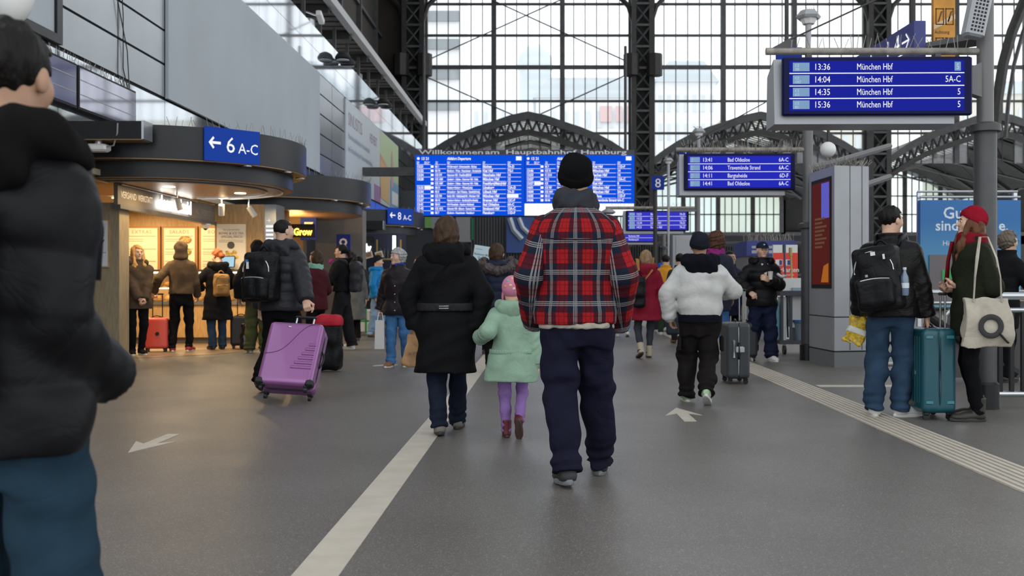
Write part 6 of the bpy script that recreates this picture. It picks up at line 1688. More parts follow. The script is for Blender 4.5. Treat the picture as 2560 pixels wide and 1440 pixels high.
# ---- man in the plaid jacket (centre)
PL = plaid_mat()
I = person('person in red and navy plaid jacket and black beanie walking away, centre', (.17, 5.58), 0, 1.82, .009, 'tan', lean=2, girth=1.08,
           feet=[(-.055, -.12, 0, 12, 6), (.14, .26, 0, -4, 0)], hands=[(-.235, .12, .93), (.245, .11, .92)], poles=[(-.35, -1, 0), (.35, -1, 0)], curl=(.15, .15),
           top=dict(mat=PL, hem=.855, th=.03, split=PL, sl=(.052, .052, .047), fold=.005, wide=.008, collar=.0, foldsc=17, sleeve_end=-.1),
           pants=dict(r=(.108, .094, .076), mat=cloth('navy_trousers', (.010, .010, .023), .8, .3, 60), fold=.007, cut=.01), face=False, hair=('crop', dark_h),
           shoes=dict(mat=M('shoe_charcoal', (.02, .02, .022), .6), sole=M('sole_grey', (.16, .17, .17), .6)), hat=('beanie', cloth('black_knit', (.005, .005, .0055), .95, .8, 120), .028), head=(3, 0, 0))
s_ = I.s
set_weave(I.topo.data, lambda c: (np.arctan2(c[:, 0] / .23, -(c[:, 1]) / .17) * .205, c[:, 2]))
for o in [c for c in I.P.children if c.name.startswith('sleeve')]:
    q = 0 if o.data.vertices[0].co.x < 0 else 1
    a, e, w = [v * s_ for v in I.arms[q]]
    def fn(c, a=a, e=e, w=w):
        ax = np.array((w - a).normalized()); r_ = c - np.array(a); t = r_ @ ax; p = r_ - t[:, None] * ax
        return np.arctan2(p[:, 0], -p[:, 1]) * .085, a.z - t
    set_weave(o.data, fn)
# fleece hem, back yoke seam, hood of the sweater under the jacket
g = G((-.26, -.24, .80), (.26, .24, 1.0), .009)
d = np.maximum(g.loft(np.array([.82, .95]), np.array([.205, .215]), np.array([.15, .16]), 0, 0), .895 - .0 - g.z) ; d = np.maximum(g.loft(np.array([.86, 1.0]), np.array([.213, .22]), np.array([.157, .165])), np.maximum(.868 - g.z, g.z - .9))
sdf_obj('fleece_hem', g, d - g.folds(.003, 60, 2), cloth('beige_fleece', (.36, .33, .28), .95, .8, 90), I.P)
g = G((-.2, -.2, 1.42), (.2, .2, 1.66), .008)
ring = np.sqrt((np.sqrt((g.x / 1.05) ** 2 + (g.y - .045) ** 2) - .095) ** 2 + ((g.z - 1.575 + .2 * g.y) * .45) ** 2) - .03
sdf_obj('hood_collar', g, ring - g.folds(.006, 40, 6), cloth('charcoal_fleece', (.035, .037, .045), .95, .5, 60), I.P)
pts = []
for k in range(15):
    x = -.19 + .38 * k / 14; pts.append((x, -.148 - .03 * (1 - (x / .2) ** 2), 1.355 + .012 * (x / .2) ** 2))
MB().tube(pts, .004, 5).build('yoke_seam', cloth('seam_dark', (.02, .012, .02)), I.P, False)

# ---- woman in the long black coat
I = person('person in long black hooded coat walking hand in hand with the child', (-.73, 7.32), 0, 1.6, .0105, 'fair', lean=2, girth=1.12,
           feet=[(-.05, -.02, 0, 8, 4), (.06, .38, 0, -4, 0)], hands=[('w', -.955, 7.34, .80), ('w', -.505, 7.3, .80)], poles=[(-1, -.2, 0), (1, -.3, 0)],
           top=dict(name='coat', mat=cloth('coat_black', (.0065, .0065, .0072), .7, .3, 25), hem=.505, th=.035, flare=.02, waist=.012, hood='down', hood_size=1.12, fold=.007, sl=(.056, .054, .05)), pants=dict(r=(.09, .075, .068), mat=djeans, fold=.006),
           shoes=dict(mat=M('shoe_taupe', (.16, .135, .11), .7), sole=M('sole_dark')), hair=('bob', brown_h), face=False, palms=[None, (0, 1, 0)])
P = I.P; s_ = I.s
g = G((-.3, -.26, .88), (.3, .26, 1.0), .009); W_ = .2
d = np.maximum(g.loft(np.array([.85, 1.05]), np.array([.205, .205]), np.array([.152, .15]), 0, .0), np.abs(g.z - .945) - .017)
sdf_obj('belt', g, d - .012, cloth('coat_belt', (.014, .014, .015), .6), P)
for z in (.953, .937): MB().tube([(-.035, -.178, z), (0, -.182, z), (.035, -.178, z)], .004, 5).build('buckle', m_steel, P, False)
MB().lathe([(.052, 0), (.053, .012)], tuple(I.arms[0][2] * s_ + Vector((0, 0, .03))), 14).build('reflective_cuff', M('cuff_grey', (.22, .22, .23), .5), P, False)
MB().tube([(.12, .1, 1.33), (.06, -.12, 1.3), (-.05, -.185, 1.18), (-.16, -.14, 1.0)], .008, 5, .5).build('bag_strap', blk, P, False)
bg = thing('paper_bag', 'crumpled brown paper bag held beside the long black hooded coat', 'bag', (-.97, 7.34, .5))
g = G((-.11, -.08, -.02), (.11, .08, .3), .008)
d = g.rbox((0, 0, .12), (.068, .038, .115), .012, Matrix.Rotation(R(14), 3, 'Y')) - g.folds(.006, 45, 4); d = smin(d, g.seg((.03, 0, .2), (.015, 0, .285), .04, .02)[0], .03)
sdf_obj('bag_body', g, d, M('kraft_paper', (.30, .17, .075), .75, var=.15, vscale=12), bg)
TX((-.035, -.052, .09), (1, 0, .2), (0, 0, 1)).t(0, 0, 'le pain', .035).build('print', M('kraft_print', (.12, .05, .03), .7), bg, False)

# ---- child in mint coat
I = person('small child in mint green coat, purple leggings and pink hat walking', (-.245, 7.18), 0, 1.13, .008, 'fair', lean=3, girth=1.12,
           feet=[(-.06, .1, 0, 6, 0), (.075, -.24, .03, -4, 62)], hands=[('w', -.475, 7.2, .725), ('w', -.06, 7.18, .53)], poles=[(-.6, -.6, -1), (1, -.3, 0)], curl=(.9, .5), palms=[(0, 1, .3), None],
           top=dict(name='coat', mat=cloth('mint', (.24, .36, .27), .6, .3, 25), hem=.635, th=.045, flare=.07, waist=.015, hood='down', hood_size=1.0, fold=.008, sl=(.06, .058, .054), cuff=.01, collar=.0, foldsc=16),
           pants=dict(r=(.085, .068, .056), mat=cloth('lilac', (.24, .14, .36), .85, .3, 80), fold=.006), shoes=dict(kind='boot', mat=M('boot_maroon', (.10, .012, .018), .5), sole=M('sole_brown', (.06, .035, .025), .6)), face=False, hat=('kid', cloth('pink_hat', (.55, .2, .3), .8, .3, 60, crease=.2)))
g = G((-.2, -.2, .58), (.2, .2, .7), .007)
d = np.maximum(g.loft(np.array([.55, .75]), np.array([.153, .155]), np.array([.118, .115]), 0, .0), np.abs(g.z - .628) - .009) - .006 - .002 * np.sin(np.arctan2(g.x, g.y) * 40)
sdf_obj('waist_gather', g, d, cloth('mint'), I.P)
for k, (ax, az, col) in enumerate(((-25, .1, (.1, .4, .45)), (5, .12, (.65, .4, .2)), (25, .08, (.55, .12, .2)), (-5, .06, (.6, .5, .2)), (-35, .05, (.6, .25, .1)), (14, .03, (.65, .5, .55)))):
    q = Vector((math.sin(R(ax)) * .093, -.012 - math.cos(R(ax)) * .111, az)); q = Vector((q.x * (1 - (az - .04) ** 2 * 40), -.012 + (q.y + .012) * (1 - (az - .04) ** 2 * 45), az))
    mb = MB().ball(q, (.015, .006, .013), 8, 5); mb.v = [tuple(I.HM @ Vector(v)) for v in mb.v]; mb.build('hat_motif', M('motif_%d' % k, col, .6), I.P, False, True)

# ---- foreground man at the left edge
I = person('person in black puffer jacket and jeans standing close at left edge', (-1.165, 2.12), -12, 1.67, .009, 'tan', lean=1, girth=.98,
           feet=[(-.13, 0, 0, 8, 0), (.12, .02, 0, -12, 0)], hands=[(-.2, .16, .92), (.13, .19, .95)], poles=[(-.5, -1, 0), (.1, -1, 0)], palms=[None, (0, .3, 1, -.5, .8, -.3)],
           top=dict(mat=cloth('puffer_black', (.0045, .0045, .0055), .5, .3, 18, crease=.45), hem=.80, th=.032, puff=(.15, .013), hood='down', hood_size=1.15, hood_mat=cloth('hood_black', (.007, .0065, .0065), .9, .3, 40, crease=.4), sl=(.048, .05, .046), fold=.005),
           pants=dict(r=(.094, .088, .08), mat=cloth('washed_jeans', (.016, .035, .055), .85, .25, 80, .35, 4, crease=.5), fold=.007), hair=('short', dark_h), face=True, head=(10, 0, 0))
P = I.P
bpk, base, cc = backpack(I, 'black backpack worn by the person close at the left edge', nyl_black, .3, .44, .16, (0, -.27, 1.16), pocket=False)
for x in (-.11,): MB().tube([(x + .12 * math.cos(t_) , -.165 - .012 * math.sin(t_), .68 + .0 * t_ + .09 * abs(math.sin(t_)) * -1) for t_ in np.linspace(0, math.pi, 9)], .003, 5).build('pocket_stitch', cloth('stitch', (.09, .07, .05)), P, False)

# ---- man pulling the purple suitcase
I = person('person in dark grey puffer jacket with black backpack pulling the purple suitcase', (-2.74, 10.3), -16, 1.77, .0115, 'fair', lean=3, girth=1.12,
           feet=[(-.12, -.2, 0, 10, 20), (.1, .2, 0, -6, 0)], hands=[(-.3, .1, .86), ('w', -2.40, 9.98, .93)], poles=[(-1, -.4, 0), (1, -.5, 0)], curl=(.4, 1.2), palms=[None, (1, .2, 0)],
           top=dict(mat=cloth('puffer_charcoal', (.024, .024, .029), .45, .3, 18), hem=.82, th=.045, puff=(.095, .014), hood='down', hood_size=1.2, sl=(.056, .055, .048), fold=.004), pants=dict(r=(.105, .085, .07), mat=blk, fold=.006), hair=('crop', dark_h), face=True, head=(-28, 0, 0))
b_, base, cc = backpack(I, 'large black backpack with blue badge on the dark grey puffer jacket', nyl_black, .34, .50, .2, (-.05, -.27, 1.17), trim=m_steel, logo=[(-.5, .62, .03, .03, M('badge_blue', (.03, .15, .5), .5)), (-.45, .45, .025, .07, m_white)])
pur = M('suitcase_purple', (.30, .115, .31), .28, .25, var=.05, vscale=3, coat=.3)
sc, T4, put = suitcase('big purple hard-shell suitcase rolled on two wheels', (-2.43, 9.28), 0, .52, .27, .66, pur, -32, .18, M('bright_aluminium', (.75, .8, .8), .25, .9), style='plain', roll=4, hgap=.085)
cv = []
for k in range(21):
    t_ = k / 20; x = -.25 + .5 * t_; z = .30 + .36 / (1 + math.exp(-(t_ - .52) * 9)); cv.append((x, -.136, z + .06))
put(MB().tube(cv, .0035, 5), 'groove', M('groove_purple', (.10, .03, .12), .5))
for k in range(6):
    L_ = .2 - .026 * k
    put(MB().cbox((.23 - L_ / 2, -.136, .235 + k * .048), (L_, .012, .026), None, .005), 'rib', pur)
put(MB().ball((-.06, -.137, .66), (.022, .005, .009), 12, 6), 'emblem', m_steel, sc, True)
for x in (-1, 1): put(MB().cbox((x * .235, -.1, .085), (.075, .085, .07), None, .015), 'corner_guard', m_dark)

# ---- man in the white bomber jacket
I = person('person in white bomber jacket, dark hood and navy beanie walking away', (1.43, 9.22), -3, 1.56, .0105, 'olive', lean=1, girth=1.17, hip=-.03,
           feet=[(-.12, .2, 0, 6, 0), (.04, -.22, 0, -12, 28)], hands=[(-.31, .06, .90), (.2, .3, 1.14)], poles=[(-1, -.4, 0), (1, -.7, -.2)], curl=(.6, .8),
           top=dict(mat=cloth('white_satin', (.50, .50, .485), .33, .1, 200, crease=.9), hem=.905, th=.035, sl=(.06, .06, .05), fold=.006, wide=.015, hood='down', hood_size=1.32, hood_mat=cloth('hood_navy', (.007, .0075, .012), .9, .4, 50), hemw=-.035, foldsc=24, cuff=.01, collar=.0),
           pants=dict(r=(.112, .1, .085), mat=cloth('cargo_black', (.013, .011, .011), .85, .3, 40), fold=.009), hat=('beanie', cloth('beanie_navy', (.014, .016, .024), .95, .6, 120)), hair=('crop', dark_h), face=False,
           shoes=dict(mat=M('shoe_green_grey', (.30, .42, .26), .5, var=.8, vscale=22), sole=wsole))
g = G((-.3, -.26, .72), (.3, .26, .86), .01)
sdf_obj('hoodie_hem', g, np.maximum(g.loft(np.array([.7, .9]), np.array([.2, .205]), np.array([.148, .15])), np.abs(g.z - .79) - .04), cloth('hood_navy'), I.P)
for x in (-.19, .2): MB().cbox((x, .0, .56), (.03, .11, .14), None, .01).build('cargo_pocket', cloth('cargo_black'), I.P, False)
MB().tube([(-.1, -.18, .745), (0, -.19, .75), (.1, -.18, .745)], .004, 5).build('pocket_seam', blk, I.P, False)

# ---- right: man with leather jacket, woman with red beanie
I = person('person in black leather jacket and blue jeans with bulky backpack looking right', (2.89, 8.35), -32, 1.76, .0105, 'fair', lean=1, girth=1.1,
           feet=[(-.12, -.04, 0, 20, 0), (.1, .03, 0, -42, 0)], hands=[(-.28, .12, .86), (.27, .1, .84)], poles=[(-1, -.5, 0), (1, -.5, 0)], curl=(1.1, .4),
           top=dict(mat=cloth('black_leather', (.006, .0055, .0055), .38, .6, 16), hem=.83, th=.035, sl=(.058, .055, .048), fold=.006, collar=.03), pants=dict(r=(.1, .09, .084), mat=jeans, fold=.008), hair=('short', dark_h), face=True, head=(-30, 0, 0), shoes=dict(mat=wshoe, sole=wsole))
b_, base, cc = backpack(I, 'bulky black backpack with water bottle and badges on the leather jacket', nyl_black, .36, .52, .24, (-.02, -.30, 1.15), trim=m_steel, tilt=-8, logo=[(.1, .75, .035, .03, m_white), (-.3, .1, .02, .02, m_grey), (.55, .62, .015, .04, m_white)])
bt = thing('water_bottle', 'clear water bottle in the side pocket of the bulky backpack', 'bottle', tuple(I.M @ Vector((.19, -.34, 1.02))))
MB().lathe([(.03, 0), (.034, .02), (.034, .12), (.03, .15), (.013, .19), (.013, .205)], (0, 0, 0), 14).build('bottle', M('clear_plastic', (.12, .17, .24), .08, spec=.9), bt, False, 'auto')
MB().lathe([(.015, .205), (.015, .225)], (0, 0, 0), 10).build('cap', M('cap_pale', (.5, .55, .6), .4), bt, False)
MB().lathe([(.0348, .06), (.0348, .1)], (0, 0, 0), 14).build('bottle_label', M('bottle_lab', (.55, .6, .65), .4), bt, False)
bag = thing('plastic_bag', 'yellow and white patterned plastic bag hanging below the bulky backpack', 'bag', tuple(at(2140, 865, 8.45)))
g = G((-.15, -.08, -.02), (.15, .08, .3), .008)
d = g.rbox((0, 0, .12), (.085, .03, .11), .02, Matrix.Rotation(R(24), 3, 'Y')) - g.folds(.012, 32, 4); d = smin(d, g.seg((.05, 0, .2), (.075, 0, .27), .03, .012)[0], .03)
sdf_obj('bag_body', g, d, M('bag_yellow', (.5, .33, .02), .4, var=.5, vscale=40), bag)
g2 = G((-.15, -.08, -.02), (.15, .08, .3), .008)
d2 = np.maximum(d - .004, np.abs(g2.z + .35 * g2.x - .13) - .028)
sdf_obj('white_band', g2, d2, M('bag_band', (.6, .6, .57), .5), bag)

I = person('person in red beanie, red scarf and olive coat facing left at the post', (3.5, 8.14), 82, 1.72, .0105, 'fair', lean=0, girth=1.0,
           feet=[(-.1, .02, 0, 6, 0), (.1, -.02, 0, -8, 0)], hands=[('w', 3.385, 8.12, 1.09), ('w', 3.40, 8.33, 1.07)], poles=[(-.6, -1, -.3), (.6, -1, -.3)], curl=(1.2, 1.2),
           top=dict(name='coat', mat=cloth('olive', (.017, .019, .012), .75, .4, 22), hem=.70, th=.04, sl=(.056, .054, .048), fold=.006, flare=.015, scarf=cloth('red_scarf', (.17, .008, .016), .9, .5, 60)), pants=dict(r=(.085, .06, .05), mat=blk, fold=.003), shoes=dict(kind='boot', mat=M('boot_olive', (.02, .017, .012), .5), sole=M('sole_dark')), hair=('long', hairm('brown_red', (.12, .05, .025))), hair_mat=brown_h, hat=('beanie', cloth('red_knit', (.23, .008, .02), .95, .5, 120)), face=True, head=(0, 6, 0))
MB().tube([(.03, .16, 1.46), (.04, .19, 1.3), (.05, .2, 1.12)], [.035, .035, .03], 8, .4).build('scarf_end', cloth('red_scarf'), I.P, False, True)
tb = thing('tote_bag', 'cream canvas tote bag with black ring print on the olive coat shoulder', 'bag', tuple(I.M @ Vector((-.26, -.02, .62))), I.P.rotation_euler.z)
base = Vector((-.26, -.02, .62))
g = G((-.09, -.24, -.02), (.09, .24, .45), .009)
wv = .155 + .03 * np.clip(1 - g.z / .36, 0, 1)
d = np.maximum(np.maximum(np.abs(g.y + .02 * np.sin(g.z * 9)) - wv, np.abs(g.x) - (.02 + .03 * np.sin(np.clip(g.z / .36, 0, 1) * 3.1))), np.maximum(-g.z, g.z - .37)) - .01 - g.folds(.007, 24, 12)
sdf_obj('bag_body', g, d, cloth('canvas_cream', (.44, .40, .33), .9, .3, 90), tb)
for y in (-.07, .07):
    pass
MB().tube([(-.03, -.11, .35), (-.035, -.1, .55), (-.02, -.075, .70), (.05, -.03, .865), (.05, .03, .865), (-.02, .07, .70), (-.035, .09, .55), (-.03, .1, .35)], .014, 6, .4).build('strap', cloth('canvas_cream'), tb, False)
rg = [(-.071, -.02 + .075 * math.cos(t_), .16 + .075 * math.sin(t_)) for t_ in np.linspace(0, 6.29, 25)]
MB().tube(rg, .021, 8, .4, up=(1, 0, 0)).tube([(-.07, -.08, .11), (-.068, -.13, .05), (-.066, -.15, .03)], .02, 8, .4).build('ring_print', M('print_black', (.03, .03, .03), .8), tb, False)
tl_ = M('suitcase_teal', (.008, .075, .10), .35, .1, coat=.2)
sc, T4, put = suitcase('tall dark teal suitcase standing between leather jacket and olive coat', (3.20, 8.3), -90, .45, .28, .69, tl_, 0, .28, M('handle_grey', (.3, .3, .3), .4, .8), style='plain', hgap=.05, side=False, trim=M('seam_teal', (.004, .03, .04), .4))
for z in (.15, .68):
    for x in (-.085, .085): put(MB().cbox((.226, x, z), (.012, .06, .03), None, .005), 'corner_bump', M('teal_highlight', (.05, .2, .25), .3))
put(MB().cbox((0.05, -.142, .38), (.02, .006, .03)), 'emblem', m_steel)
for x in np.linspace(-.15, .15, 7): put(MB().cbox((x, -.138, .41), (.012, .012, .55), None, .004), 'rib', tl_)

# ---- man with cap and cup, his neighbours
I = person('person in dark cap and black puffer jacket holding a paper cup, facing viewer', (3.12, 14.35), 184, 1.70, .012, 'fair', lean=0, girth=1.08,
           feet=[(-.1, .16, 0, 8, 0), (.12, -.14, 0, -8, 12)], hands=[('w', 3.155, 14.06, 1.16), ('w', 2.90, 14.12, .99)], poles=[(-1, -.6, -.6), (1, -.5, 0)], curl=(.85, 1.2), palms=[(.2, .1, 1, .8, .35, .3), (-1, .3, 0)],
           top=dict(mat=cloth('puffer_black', (.0045, .0045, .0055), .5, .3, 18, crease=.45), hem=.80, th=.045, puff=(.125, .016), hood='down', hood_size=1.1, sl=(.056, .056, .052), fold=.004), pants=dict(r=(.11, .1, .09), mat=cloth('track_navy', (.010, .014, .035), .8, .3, 40), fold=.01), shoes=dict(mat=wshoe, sole=wsole), hair=('crop', dark_h), hat=('cap', cloth('cap_navy', (.015, .022, .04), .8)), face=True)
MB().prism([(-.012, 1.2), (.012, 1.2), (.05, 1.40), (-.05, 1.40)], 0, .012, lambda u_, v_, h: (u_, .168 - .26 * (v_ - 1.2) + h, v_)).build('shirt_front', cloth('tee_white', (.5, .49, .47)), I.P, False)
cp = thing('paper_cup', 'white paper cup with straw held before the black puffer jacket, under the cap', 'cup', (3.16, 13.99, 1.17))
MB().lathe([(.027, 0), (.037, .11), (.039, .115)], (0, 0, 0), 16).build('cup', M('cup_white', (.6, .58, .54), .5), cp, False, 'auto')
MB().cyl((0, 0, .1), (-.015, -.005, .17), .004, n=6).build('straw', m_dark, cp, False)
fo_ = thing('food_wrap', 'white wrapped snack tucked at the arm holding the paper cup', 'food', (3.32, 14.05, 1.2))
MB().tube([(-.06, -.03, .05), (0, -.03, .01), (.07, -.02, .02)], [.03, .04, .028], 8, .6).build('wrapper', M('wrap_white', (.55, .56, .55), .5), fo_, False, True)
sc, T4, put = suitcase('tall charcoal suitcase with silver latch standing right of the white bomber jacket', (2.13, 11.2), -90, .44, .26, .62, M('suitcase_charcoal', (.036, .042, .048), .45, var=.1), 0, .36, M('handle_grey'), style='plain', trim=m_grey, hgap=.05)
put(MB().tube([(.226, -.055, .30), (.25, -.055, .30), (.25, -.055, .48), (.226, -.055, .48)], .014, 6), 'side_latch', M('latch_silver', (.45, .47, .48), .35, .6))
put(MB().cbox((.235, .01, .385), (.03, .1, .07), None, .01), 'latch_plate', M('latch_silver'))
sc, T4, put = suitcase('dark suitcase pulled by the person in dark cap, half hidden', (2.86, 14.35), 0, .36, .22, .5, M('suitcase_black', (.02, .02, .022), .5), 0, .40, style='plain', hgap=.05)

person('person in navy jacket with magenta scarf beyond the white bomber jacket', (2.56, 14.95), 4, 1.86, .016, 'fair', girth=1.0, feet=[(-.1, .1, 0, 6, 0), (.1, -.1, 0, -6, 0)], hands=[(-.25, .16, .88), (.26, .1, .86)],
       top=dict(mat=cloth('slate_navy', (.03, .034, .055), .7), hem=.66, th=.035, fold=.006, scarf=cloth('magenta', (.30, .03, .2))), pants=dict(mat=cloth('blue_jeans', (.05, .13, .3)), r=(.095, .08, .07)), shoes=dict(mat=wshoe, sole=wsole), hair=('afro', hairm('chestnut', (.11, .05, .03))), face=False)
person('person in navy coat half hidden behind the person in dark cap', (3.03, 16.4), 200, 1.64, .017, 'tan', feet=None, top=dict(mat=navy, hem=.62, th=.035), pants=dict(mat=blk), hair=('crop', dark_h), face=True, head=(20, 0, 0))

# ---- woman in the red coat
I = person('person in bright red hooded coat and beige boots walking away', (1.50, 14.9), 4, 1.6, .013, 'fair', girth=1.05, feet=[(-.1, -.14, 0, 10, 22), (.07, .1, 0, -4, 0)], hands=[(-.3, .06, .88), (.33, .02, .84)], poles=[(-1, -.3, 0), (1, -.3, 0)],
           top=dict(name='coat', mat=cloth('crimson', (.22, .012, .03), .65, .3, 20), hem=.615, th=.035, flare=.035, waist=.02, hood='down', hood_size=1.05, fold=.007), pants=dict(r=(.08, .062, .05), mat=cloth('slate_jeans', (.04, .045, .055))), shoes=dict(kind='boot', mat=M('boot_beige', (.42, .36, .27), .6), sole=M('sole_brown')), hair=('bob', dblond_h), face=False)
backpack(I, 'black backpack slung on one shoulder of the red coat', nyl_black, .22, .5, .15, (-.16, -.26, 1.08), straps=False, pocket=False, res=.014)
MB().tube([(-.15, -.2, 1.3), (-.14, -.1, 1.47), (-.13, .06, 1.48)], .025, 8, .4).tube([(.12, .05, 1.5), (.06, -.17, 1.3), (-.1, -.2, 1.1)], .02, 8, .4).build('tan_strap', cloth('tan_strap', (.32, .16, .05)), I.P, False)

# ---- woman with fur-trimmed navy coat, behind the child
I = person('person in navy quilted coat with fur-trimmed hood, between black coat and plaid jacket', (-.6, 12.4), 6, 1.6, .013, 'fair', girth=1.1, feet=[(-.1, -.05, 0, 6, 5), (.1, .2, 0, -6, 0)], hands=[(-.27, .12, .88), (.27, .12, .88)],
           top=dict(name='coat', mat=cloth('navy_quilt', (.008, .013, .032), .5), hem=.45, th=.045, puff=(.11, .01), hood='down', hood_size=1.0), pants=dict(mat=blk), hair=('bob', brown_h), face=False, head=(-35, 0, 0))
s_ = I.s
g = G((-.3, -.33, 1.18), (.3, .12, 1.5), .012)
d = None
arc = [(-.16, .03, 1.40), (-.2, -.08, 1.36), (-.13, -.17, 1.30), (0, -.2, 1.27), (.13, -.17, 1.30), (.2, -.08, 1.36), (.16, .03, 1.40)]
for k in range(6):
    e = g.seg(Vector(arc[k]), Vector(arc[k + 1]), .05, .05)[0]; d = e if d is None else smin(d, e, .03)
d = d - g.folds(.008, 90, 5) - g.folds(.006, 160, 7)
sdf_obj('fur_trim', g, d, hairm('fur', (.075, .06, .06)), I.P)
pc = thing('placard', 'pale blue hand-held placard reading Radisson Blu Hotel', 'placard', tuple(at(1205, 700, 15.5)))
c0 = at(1204, 637, 15.5); mt_ = Matrix.Rotation(R(9), 3, 'Y')
MB().cbox(c0, (.26, .012, .28), mt_, .004).build('board', M('placard_blue', (.50, .64, .68), .5), pc)
MB().cyl(c0 + mt_ @ Vector((.02, .01, -.13)), c0 + mt_ @ Vector((.03, .01, -.5)), .012, n=6).build('stick', m_white, pc)
ux = mt_ @ Vector((1, 0, 0)); uz = mt_ @ Vector((0, 0, 1))
g_ = TX(c0 + Vector((0, -.007, 0)), ux, uz); g_.t(0, -.01, 'Radisson Blu', .045, align='CENTER'); g_.t(0, -.06, 'Hotel', .045, align='CENTER'); g_.r(-.1, .0, .08, .085, .002); g_.build('lettering', M('placard_ink', (.05, .08, .1), .6), pc)
person('person in dark coat holding the placard, mostly hidden by the long black coat', (-.86, 15.75), 170, 1.62, .018, 'fair', hands=[('w', -.80, 15.5, 1.02), (.25, .1, .86)], curl=(1.2, .4), top=dict(mat=blk2, hem=.7, th=.03), pants=dict(mat=blk), hair=('short', brown_h), face=True)

# ---- old woman with grey hair
I = person('person in dark snap-button jacket and blue jeans walking towards viewer, looking aside', (-1.97, 13.35), 172, 1.57, .012, 'fair', lean=3, girth=1.12, feet=[(-.09, -.1, 0, 6, 8), (.09, .14, 0, -6, 0)], hands=[(-.28, .02, .86), (.31, -.05, .86)], curl=(.5, 1.2), palms=[None, (0, 1, 0)],
           top=dict(mat=cloth('plum_black', (.016, .012, .015), .5, .4, 24), hem=.77, th=.035, flare=.025, fold=.008, collar=.03), pants=dict(r=(.092, .08, .074), mat=cloth('denim', (.05, .14, .30), .85, .25, 60), fold=.006), shoes=dict(mat=M('shoe_tan', (.22, .085, .035), .5), sole=wsole), hair=('curly', grey_h), hair_mat=grey_h, face=True, head=(-38, 2, 0))
MB().tube([(-.085, .05, 1.375), (0, .115, 1.36), (.085, .05, 1.375)], .026, 8).build('neck_scarf', cloth('royal_blue', (.02, .06, .3)), I.P, False, True)
for z in (1.2, 1.08, .96, .84): MB().ball((.0, .185, z * .9), (.009, .006, .009), 8, 5).build('snap_button', m_steel, I.P, False, True)
wb = thing('paper_bag', 'tall white paper carrier bag held beside the dark snap-button jacket', 'bag', tuple(at(951, 872, 13.25)))
MB().prism([(-.07, 0), (.06, 0), (.055, .38), (-.06, .38)], -.05, .05, lambda u_, v_, h: (u_, h, v_)).build('bag_body', M('carrier_white', (.58, .57, .55), .5), wb, False)
MB().tube([(-.04, 0, .38), (-.02, 0, .48), (.02, 0, .48), (.04, 0, .38)], .006, 5).build('handle', m_white, wb, False)
tag(MB().prism([(-2.33, 13.42), (-2.1, 13.5), (-2.02, 13.62), (-2.28, 13.55)], 0, .006).build('litter_paper', m_white), 'white scrap of paper lying on the floor by the white carrier bag', 'litter')

# ---- queue at the salad shop
I = person('person in brown jacket and black leggings waiting beside the oak post', (-6.36, 15.5), 216, 1.70, .014, 'fair', girth=1.08, feet=[(-.07, 0, 0, 6, 0), (.08, .04, 0, -10, 0)], hands=[(-.05, .24, .90), (.02, .25, .88)], poles=[(-1, -.4, -.2), (1, -.4, -.2)], curl=(.9, .9),
           top=dict(mat=cloth('taupe', (.07, .05, .035), .8), hem=.74, th=.04, fold=.006, hood='down', hood_size=.9), pants=dict(r=(.09, .066, .05), mat=blk), shoes=dict(mat=blk2, sole=wsole), hair=('long', blond_h), hair_mat=dblond_h, face=True, head=(8, 0, 0))
I = person('person in brown hooded sweatshirt and red trainers at the counter', (-5.95, 16.25), 8, 1.79, .014, 'fair', girth=1.0, feet=[(-.13, 0, 0, 14, 0), (.12, .04, 0, -10, 0)], hands=[('w', -6.36, 16.17, .985), (.21, .2, .9)], poles=[(-.2, -1, 0), (.25, -1, 0)], curl=(1.1, .6),
           top=dict(name='hooded_sweatshirt', mat=cloth('brown_fleece', (.075, .052, .034), .95), hem=.92, th=.025, hood='up', fold=.006, hemw=-.01), pants=dict(r=(.088, .075, .055), mat=blk, fold=.006), shoes=dict(mat=M('shoe_red', (.35, .02, .02), .5), sole=wsole), face=False, head=(10, 0, 0))
suitcase('small coral red suitcase with black handle near the counter', (-6.33, 16.2), 12, .37, .24, .50, M('suitcase_coral', (.62, .075, .05), .4, coat=.2), 0, .38, m_dark, style='plain', hgap=.075)[2](MB().cyl((.03, -.122, .3), (.03, -.135, .3), .03, n=14), 'round_lock', m_dark)
I = person('person in long black coat with tan backpack at the counter', (-5.52, 16.75), 34, 1.68, .014, 'fair', girth=1.0, feet=[(-.09, .0, 0, 6, 0), (.09, .03, 0, -8, 0)], hands=[(-.2, .28, 1.08), (.18, .28, 1.08)], poles=[(-1, -.5, -.3), (1, -.5, -.3)],
           top=dict(name='coat', mat=blk2, hem=.52, th=.04, flare=.05, hood='down', fold=.005), pants=dict(r=(.085, .078, .072), mat=jeans), shoes=dict(kind='boot', mat=M('shoe_black'), sole=M('sole_dark')), hair=('bun', aub_h), face=True, head=(25, -15, 0))
backpack(I, 'tan square backpack on a long black coat', cloth('tan_canvas', (.27, .155, .06), .85), .27, .40, .13, (0, -.235, 1.13), res=.014)
suitcase('black carry-on suitcase with shiny bag beside the tan backpack wearer', (-5.2, 17.0), 10, .34, .22, .5, M('suitcase_black'), 0, .42, m_dark, style='plain', hgap=.07)
sb_ = thing('plastic_bag', 'shiny black bag leaning on the carry-on suitcase', 'bag', (-5.02, 16.8, 0)); g = G((-.16, -.14, 0), (.16, .14, .48), .013)
sdf_obj('bag_body', g, g.rbox((0, 0, .22), (.11, .09, .21), .06) - g.folds(.014, 26, 3), M('shiny_black', (.012, .012, .014), .15), sb_)
